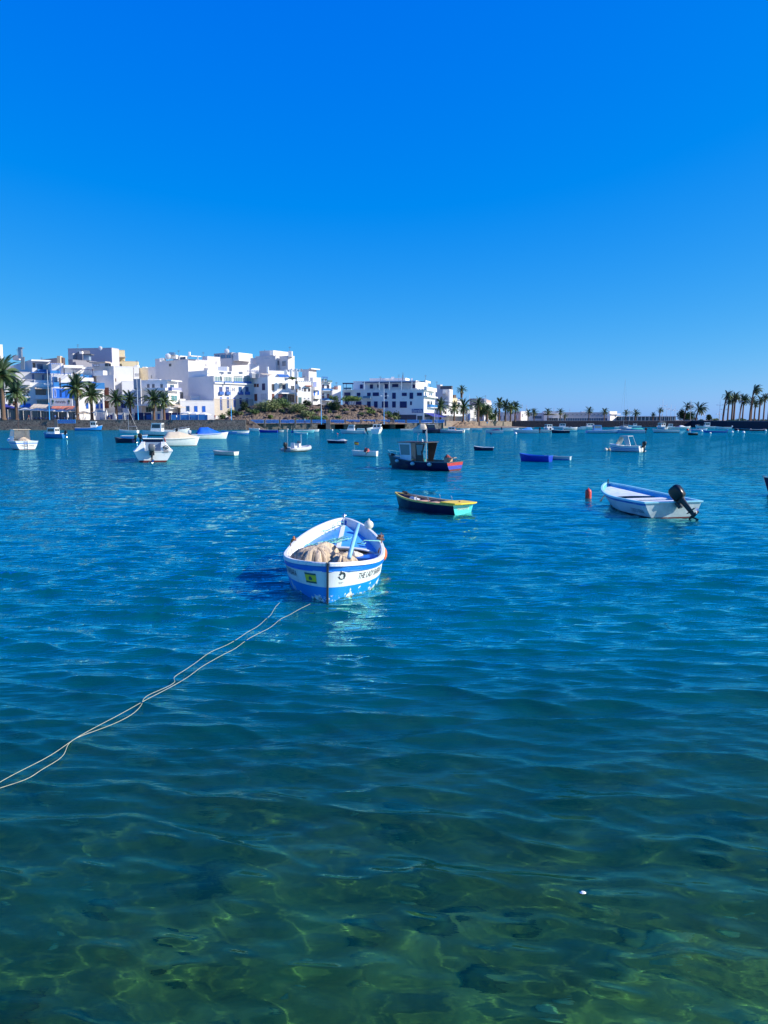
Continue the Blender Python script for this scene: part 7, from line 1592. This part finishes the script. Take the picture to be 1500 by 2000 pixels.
for k in range(14): h.roofbox(1214+k*7.6, 1215+k*7.6, 814, 822, 343.5, P('shed_post', (.22, .34, .42), .6), 'post', .3)
h = House('small grey blue hut right of the windblown palms clump', 1352, 335, GH2, zg=2.25, name='hut', cat='hut'); h.block('a', 1345, 1363, 1365, 816.5, None, 335, 5, P('hut_grey', (.20, .25, .30), .8))
# ------------------------------------------------------------------ promenade: parasols, awnings, lamps, furniture
def parasol(px, py, Yd, r_, m, label, closed=False, zg=2.86):
    top = PY(px, py, Yd); T = thing('parasol', label, 'parasol', (top.x, Yd, zg), 0, 'parasols on the promenade'); h_ = top.z-zg
    b = MB(); b.tube([(0, 0, 0), (0, 0, h_)], .05, 5); b.out('pole', ALU, T)
    b = MB()
    if closed: b.loft([squircle(0, 0, z, q, q, 8, 2) for z, q in ((h_-1.9, .30), (h_-1.6, .34), (h_-.6, .18), (h_, .04))])
    else:
        n = 8; rim = [Vector((r_*math.cos(2*math.pi*j/n+.4), r_*math.sin(2*math.pi*j/n+.4), h_-.65)) for j in range(n)]; low = [p-Vector((0, 0, .22)) for p in rim]
        b.add([(0, 0, h_)] + rim + low, [(0, 1+j, 1+(j+1) % n) for j in range(n)] + [(1+j, 1+n+j, 1+n+(j+1) % n, 1+(j+1) % n) for j in range(n)])
    b.out('canopy', m, T); return T
PWH = P('parasol_white', (.72, .70, .66), .85, var=.05); PBG = P('parasol_beige', (.62, .52, .40), .85, var=.05)
for px, py, Yd, r_, m, lb in ((8, 790, 238, 2.4, AWB, 'navy parasol beside the trunk of the tallest left palm'), (19, 792, 240, 2.4, AWB, 'navy parasol left of the shorter left palm'), (50, 796, 236, 2.3, PWH, 'white parasol first right of the two left palms'), (62, 797, 240, 2.3, PBG, 'beige parasol behind the first white one'), (73, 797, 236, 2.4, PWH, 'white parasol left of the blue lamp post'),
        (84, 797, 238, 2.2, PBG, 'beige parasol just left of the blue lamp post'), (102, 798, 236, 2.3, PWH, 'white parasol right of the blue lamp post'), (120, 799, 236, 2.4, PWH, 'white parasol under the red awning'), (137, 799, 237, 2.3, PBG, 'beige parasol at the right end of the red awning'), (163, 803, 236, 2.6, PBG, 'beige parasol between the two palms by the red awning'),
        (195, 801, 237, 2.5, PWH, 'white parasol right of the leaning palm'), (346, 791, 240, 2.6, PBG, 'beige parasol in front of the corner balcony house'), (330, 793, 239, 2.4, PWH, 'white parasol beside the last left palm'), (366, 803, 236, 2.2, PWH, 'white parasol first before the low white building'), (381, 804, 236, 2.2, PWH, 'white parasol second before the low white building'), (398, 805, 236, 2.2, PWH, 'white parasol at the right end before the low white building')):
    parasol(px, py, Yd, r_, m, lb)
for px, py, lb in ((132, 803, 'closed white parasol standing right of the blue railing panel'), (149, 804, 'closed white parasol left of the beige parasol'), (186, 800, 'closed white parasol beside the leaning palm trunk'), (208, 800, 'closed white parasol at the white kiosk'), (226, 808, 'closed white parasol at the foot of the palm before the end wall')):
    parasol(px, py, 234, 1, PWH, lb, True)
for px0, px1, y0, y1, Yd, m, lb, nm in ((26, 44, 787, 794, 243, AWC, 'cream shop awning behind the left parasols', 'awning'), (66, 98, 789, 796, 243, AWC, 'cream awning left of the restaurant sign', 'awning'), (103, 147, 793, 801, 242, TERRA, 'terracotta red awning under the restaurant sign', 'awning'), (0, 26, 789, 798, 243, AWB, 'navy shop awning at the left edge', 'awning')):
    a, c = PY(px0, y0, Yd), PY(px1, y0, Yd); z1 = PY(px0, y1, Yd-3).z; b = MB(); n = 5
    T = thing(nm, lb, 'awning', ((a.x+c.x)/2, Yd, 2.86), 0, 'shop awnings'); w = (c.x-a.x)/n
    for i in range(n):
        b = MB(); x = -(c.x-a.x)/2 + w*i; b.add([(x, 0, a.z-2.86), (x+w-.04, 0, a.z-2.86), (x+w-.04, -3, z1-2.86), (x, -3, z1-2.86), (x+w-.04, -3, z1-3.12), (x, -3, z1-3.12)], [(0, 3, 2, 1), (3, 5, 4, 2)]); b.out('awning_panel', m, T)
    for sd in (-1, 1):
        b = MB(); b.tube([(sd*(c.x-a.x)/2, -2.9, 0), (sd*(c.x-a.x)/2, -2.9, z1-2.86)], .06, 5); b.out('post', ALU, T)
# restaurant sign wall
p0, p1 = PY(98, 793.5, 242.5), PY(141, 777.5, 242.5); T = thing('restaurant_sign', 'white shop signboard with small plant drawings above the terracotta awning', 'sign', ((p0.x+p1.x)/2, 242.5, p0.z), 0)
w, hh = p1.x-p0.x, p1.z-p0.z; b = MB(); b.box((0, 0, hh/2), (w, .3, hh)); b.out('board', WALL, T)
b = MB()
for k, dx in enumerate((-w*.36, w*.36)): b.loft([squircle(dx, -.2, z, q, .03, 8, 2) for z, q in ((hh*.25, .08), (hh*.45, .12), (hh*.62, .40), (hh*.8, .1))]); b.out('plant_emblem', P('emblem_green', (.06, .14, .08), .7), T) if k else None
b = MB(); sr = random.Random(3)
for k in range(15): b.box((-w*.22+k*w*.030, -.18, hh*(.55+.06*math.sin(k*1.7))), (.16, .03, hh*(.12+.12*sr.random())))
b.out('sign_script', P('script_grey', (.30, .28, .26), .7), T, kind='stuff')
# lamp posts
def lamp(px, y0, Yd, label, blue=True, zg=2.86, heads=2, yb=None, r_=.10):
    top = PY(px, y0, Yd); T = thing('street_lamp', label, 'lamp post', (top.x, Yd, zg), 0, 'lamp posts of the harbour'); h_ = top.z-zg
    b = MB(); b.tube([(0, 0, h_*.35), (0, 0, h_)], [r_*.9, r_*.6], 6); b.out('upper_pole', P('lamp_white', (.62, .64, .68), .5), T)
    b = MB(); b.tube([(0, 0, -.3), (0, 0, h_*.35)], [r_*1.3, r_*.9], 6); b.out('lower_pole', RB if blue else ALU, T)
    for i in range(heads):
        sd = (-1, 1)[i % 2]; zz_ = h_*(.72 if i < 2 else .95); b = MB(); b.tube([(0, 0, zz_-.2), (sd*.9, 0, zz_)], .05, 4); b.loft([squircle(sd*1.1, 0, zz_+z, q, .18, 8, 2) for z, q in ((-.10, .30), (.05, .34), (.12, .15))]); b.out('lamp_head', P('lamp_head_white', (.70, .72, .74), .4), T)
    return T
for px, y0, Yd, lb in ((92, 722, 230, 'tall blue and white lamp post in front of the blue walled house'), (267, 738, 232, 'blue and white lamp post beside the round fronted house'), (450, 738, 238, 'lamp post in front of the gallery house'), (627, 750, 244, 'lamp post standing behind the bridge railing on the bank side'), (750, 752, 251, 'lamp post before the navy shuttered building')):
    lamp(px, y0, Yd, lb, zg=2.86 if px < 480 else 1.85)
for px, y0, Yd, lb in ((849, 770, 268, 'lamp post at the corner of the blue awning'), (909, 780, 298, 'thin lamp post below the tall fan palm'), (931, 780, 303, 'lamp post before the large leafy tree'), (970, 788, 316, 'lamp post in the clump of palms left of the sea wall'), (876, 766, 300, 'thin lamp post before the dark panelled roof house'), (917, 770, 306, 'thin mast lamp right of the fan palm'),
        (1230, 796, 328, 'lamp post right of the yacht mast'), (1295, 780, 328, 'tall thin lamp post behind the long shed'), (1303, 788, 328, 'thinner lamp post right of the tall one behind the shed'), (1311, 790, 330, 'low lamp post behind the shed near the clump'), (1319, 793, 330, 'lowest lamp post left of the leafy clump'), (1350, 780, 322, 'tall lamp post in front of the leafy clump'), (1370, 803, 326, 'short dark lamp post right of the windblown palm'),
        (1407, 778, 304, 'lamp post left of the right palm grove'), (1415, 790, 304, 'thin lamp post left in the palm grove'), (1447, 768, 290, 'tallest lamp post within the right palm grove'), (1405, 803, 310, 'short post left of the palm grove'), (1376, 806, 328, 'thin short post beside the straw coloured bush'), (1288, 806, 330, 'faint short lamp post over the shed roof')):
    lamp(px, y0, Yd, lb, False, 2.25, r_=.08)
for k, (px, y0) in enumerate(((963, 780), (983, 778), (993, 785), (1020, 788), (1028, 790), (1082, 795), (1113, 797))):
    top = PY(px, y0, 420); b = MB(); b.tube([(0, 0, -.3), (0, 0, top.z-2.25)], .09, 5); b.tube([(-.8, 0, (top.z-2.25)*.8), (.8, 0, (top.z-2.25)*.8)], .05, 4)
    o = b.out('yacht_mast', P('far_mast', (.55, .58, .62), .5)); o.location = (top.x, 420, 2.25); tag(o, 'faint far yacht mast rising ' + ('over the left side of the palm clump by the wall', 'over the middle of the palm clump by the wall', 'over the right side of the palm clump by the wall', 'left of the first small palm on the sea wall', 'just over the first small palm on the sea wall', 'between the left palms of the terminal', 'over the left part of the terminal roof')[k], 'mast', 'far yacht masts')
# cafe tables, chairs and shop fronts coloured dark for the shaded interior under the parasols
GT_ = 'cafe furniture on the promenade'; tr_ = random.Random(2)
tb = MB(); tb.box((0, 0, .74), (.8, .8, .04)); tb_me = tb.out('table_top', P('table_dark', (.06, .05, .05), .6)).data; tl = MB(); tl.tube([(0, 0, 0), (0, 0, .72)], .04, 5); tl_me = tl.out('leg', BLACK).data
cb_ = MB(); cb_.box((0, 0, .45), (.45, .45, .05)); cs_me = cb_.out('seat', P('chair_blue', (.02, .06, .25), .6)).data; cb_ = MB(); cb_.box((0, .22, .70), (.45, .04, .45)); ck_me = cb_.out('backrest', P('chair_blue', (.02, .06, .25), .6)).data
cb_ = MB(); cb_.box((0, 0, 0), (.04, .04, .44)); cl_me = cb_.out('leg', BLACK).data
for nme in list(bpy.data.objects):
    if nme.data in (tb_me, tl_me, cs_me, ck_me, cl_me): bpy.data.objects.remove(nme)
def inst(name, me_, T, loc=(0, 0, 0)):
    o = bpy.data.objects.new(name, me_); COL.objects.link(o); o.parent = T; o.location = loc; return o
for i in range(34):
    px = tr_.uniform(2, 415) if i > 8 else tr_.uniform(62, 130)
    if 270 < px < 325: continue
    Yd = tr_.uniform(230, 238); x, y = XY(px, Yd)
    T = thing('cafe_table', 'small dark cafe table under the parasols of the left promenade', 'table', (x, y, 2.86), tr_.uniform(0, 1.5), 'cafe tables'); inst('table_top', tb_me, T); inst('leg', tl_me, T)
    for k in range(2):
        a = tr_.uniform(0, 1)+k*math.pi; T = thing('cafe_chair', 'blue cafe chair at a dark table on the left promenade', 'chair', (x+.7*math.cos(a), y+.7*math.sin(a), 2.86), a-math.pi/2, 'cafe chairs'); inst('seat', cs_me, T); inst('backrest', ck_me, T)
        for dx in (-.2, .2):
            for dy in (-.2, .2): inst('leg', cl_me, T, (dx, dy, .22))
for px0, px1, y0, Yd, m, lb, nm in ((0, 60, 797, 244.5, GLASS, 'dark glazed shop front behind the left parasols', 'shop_front'), (62, 148, 800, 244.5, GLASS, 'dark glazed restaurant front under the terracotta awning', 'shop_front'), (205, 262, 806, 243, WALL, 'white kiosk front with blue doors before the end wall', 'kiosk'), (262, 300, 806, 240, NAVYW, 'navy kiosk front left of the palm pair', 'kiosk'), (296, 314, 803, 239, WALL, 'white kiosk with sloping side among the palms', 'kiosk'), (318, 352, 806, 244, NAVYW, 'dark terrace front beside the last left palm', 'shop_front'), (334, 405, 810, 233, BALG, 'blue glass screen around the terrace before the low white building', 'glass_screen')):
    a, c = PY(px0, y0, Yd), PY(px1, y0, Yd); hh = a.z-2.86; W_ = c.x-a.x; T = thing(nm, lb, 'shop front' if nm == 'shop_front' else nm.replace('_', ' '), ((a.x+c.x)/2, Yd, 2.86))
    th_ = .1 if nm == 'glass_screen' else 1.2
    b = MB(); b.box((0, th_/2, hh/2), (W_, th_, hh)); b.out('front', m, T)
    n = max(int(W_/2.4), 2)
    for i in range(n+1):
        b = MB(); b.box((-W_/2+W_*i/n, -.06, hh/2), (.14, .1, hh)); b.out('post', WALL if nm != 'glass_screen' else ALU, T)
    if nm == 'kiosk':
        for i in range(n):
            b = MB(); b.box((-W_/2+W_*(i+.5)/n, -.04, hh*.42), (W_/n*.5, .06, hh*.6)); b.out('door', BLUEW if i % 2 else NAVYW, T)
# people on the promenade: one small standing or walking figure each
def person(px, Yd, label, top, legs, stride=.2, zg=2.86, face=0.0, h_=1.7):
    x, y = XY(px, Yd); T = thing('person', label, 'person', (x, y, zg), face, 'people on the promenade')
    bm = bmesh.new(); J = dict(pel=(0, 0, .93), ch=(0, .01, 1.30), nk=(0, 0, 1.47), hd=(0, -.01, 1.60), lh=(-.1, 0, .90), rh=(.1, 0, .90), lk=(-.1, -stride*.5, .50), rk=(.1, stride*.45, .50), lf=(-.1, -stride, .06), rf=(.1, stride, .06), ls=(-.19, 0, 1.40), rs=(.19, 0, 1.40), le=(-.25, .04, 1.14), re=(.25, -.04, 1.14), lw=(-.24, -.10, .90), rw=(.24, .02, .90))
    ks = list(J); vv = {k: bm.verts.new(J[k]) for k in ks}
    for a, c in (('pel', 'ch'), ('ch', 'nk'), ('nk', 'hd'), ('pel', 'lh'), ('pel', 'rh'), ('lh', 'lk'), ('rh', 'rk'), ('lk', 'lf'), ('rk', 'rf'), ('ch', 'ls'), ('ch', 'rs'), ('ls', 'le'), ('rs', 're'), ('le', 'lw'), ('re', 'rw')): bm.edges.new((vv[a], vv[c]))
    bm.verts.ensure_lookup_table(); me_ = bpy.data.meshes.new('body'); bm.to_mesh(me_); bm.free(); o = bpy.data.objects.new('body', me_); COL.objects.link(o)
    md = o.modifiers.new('skin', 'SKIN'); rad = dict(pel=.13, ch=.15, nk=.06, hd=.10, lh=.09, rh=.09, lk=.065, rk=.065, lf=.05, rf=.05, ls=.07, rs=.07, le=.045, re=.045, lw=.035, rw=.035)
    for i, k in enumerate(ks): sv = me_.skin_vertices[0].data[i]; sv.radius = (rad[k], rad[k]*.85); sv.use_root = (k == 'pel')
    o.modifiers.new('sub', 'SUBSURF').levels = 1; dg = bpy.context.evaluated_depsgraph_get(); m2 = bpy.data.meshes.new_from_object(o.evaluated_get(dg)); bpy.data.objects.remove(o)
    for m in (top, legs, P('skin_tone', (.40, .24, .16), .7), P('hair_dark', (.03, .02, .015), .8)): m2.materials.append(m)
    for p in m2.polygons: z = p.center.z; p.material_index = 0 if .92 < z < 1.45 and abs(p.center.x) < .27 else (1 if z <= .92 and abs(p.center.x) < .2 else (3 if z > 1.62 else 2)); p.use_smooth = True
    o = bpy.data.objects.new('body', m2); COL.objects.link(o); o.parent = T
wt, dk, bl_, rd_, tn = P('shirt_white', (.75, .74, .72), .85), P('trousers_dark', (.03, .03, .05), .85), P('shirt_blue', (.05, .12, .35), .85), P('shirt_red', (.45, .06, .05), .85), P('trousers_tan', (.35, .27, .18), .85)
for px, Yd, lb, a_, c_, st, zg in ((971, 305, 'person in white walking along the tan harbour wall', wt, wt, .3, 2.25), (768, 253, 'person in dark clothes standing behind the bridge railing', dk, dk, .1, 1.85), (595, 245, 'person in a white shirt walking behind the bridge railing', wt, dk, .25, 1.85), (575, 246, 'person in a red top on the path behind the blue railing', rd_, dk, .2, 1.85), (108, 227, 'person in a blue shirt standing by the blue railing panel', bl_, dk, .1, 2.86), (56, 228, 'person in red walking past the left parasols', rd_, tn, .3, 2.86), (148, 228, 'person in white near the closed parasol on the quay', wt, tn, .2, 2.86),
        (214, 229, 'person in a blue shirt walking before the white kiosk', bl_, tn, .3, 2.86), (242, 229, 'person in dark clothes before the white kiosk doors', dk, dk, .15, 2.86), (345, 230, 'person in a white shirt by the blue glass screen', wt, dk, .1, 2.86), (420, 231, 'person in red standing near the left end of the bank', rd_, dk, .1, 2.86)):
    person(px, Yd, lb, a_, c_, st, zg, random.Random(px).uniform(0, 6))
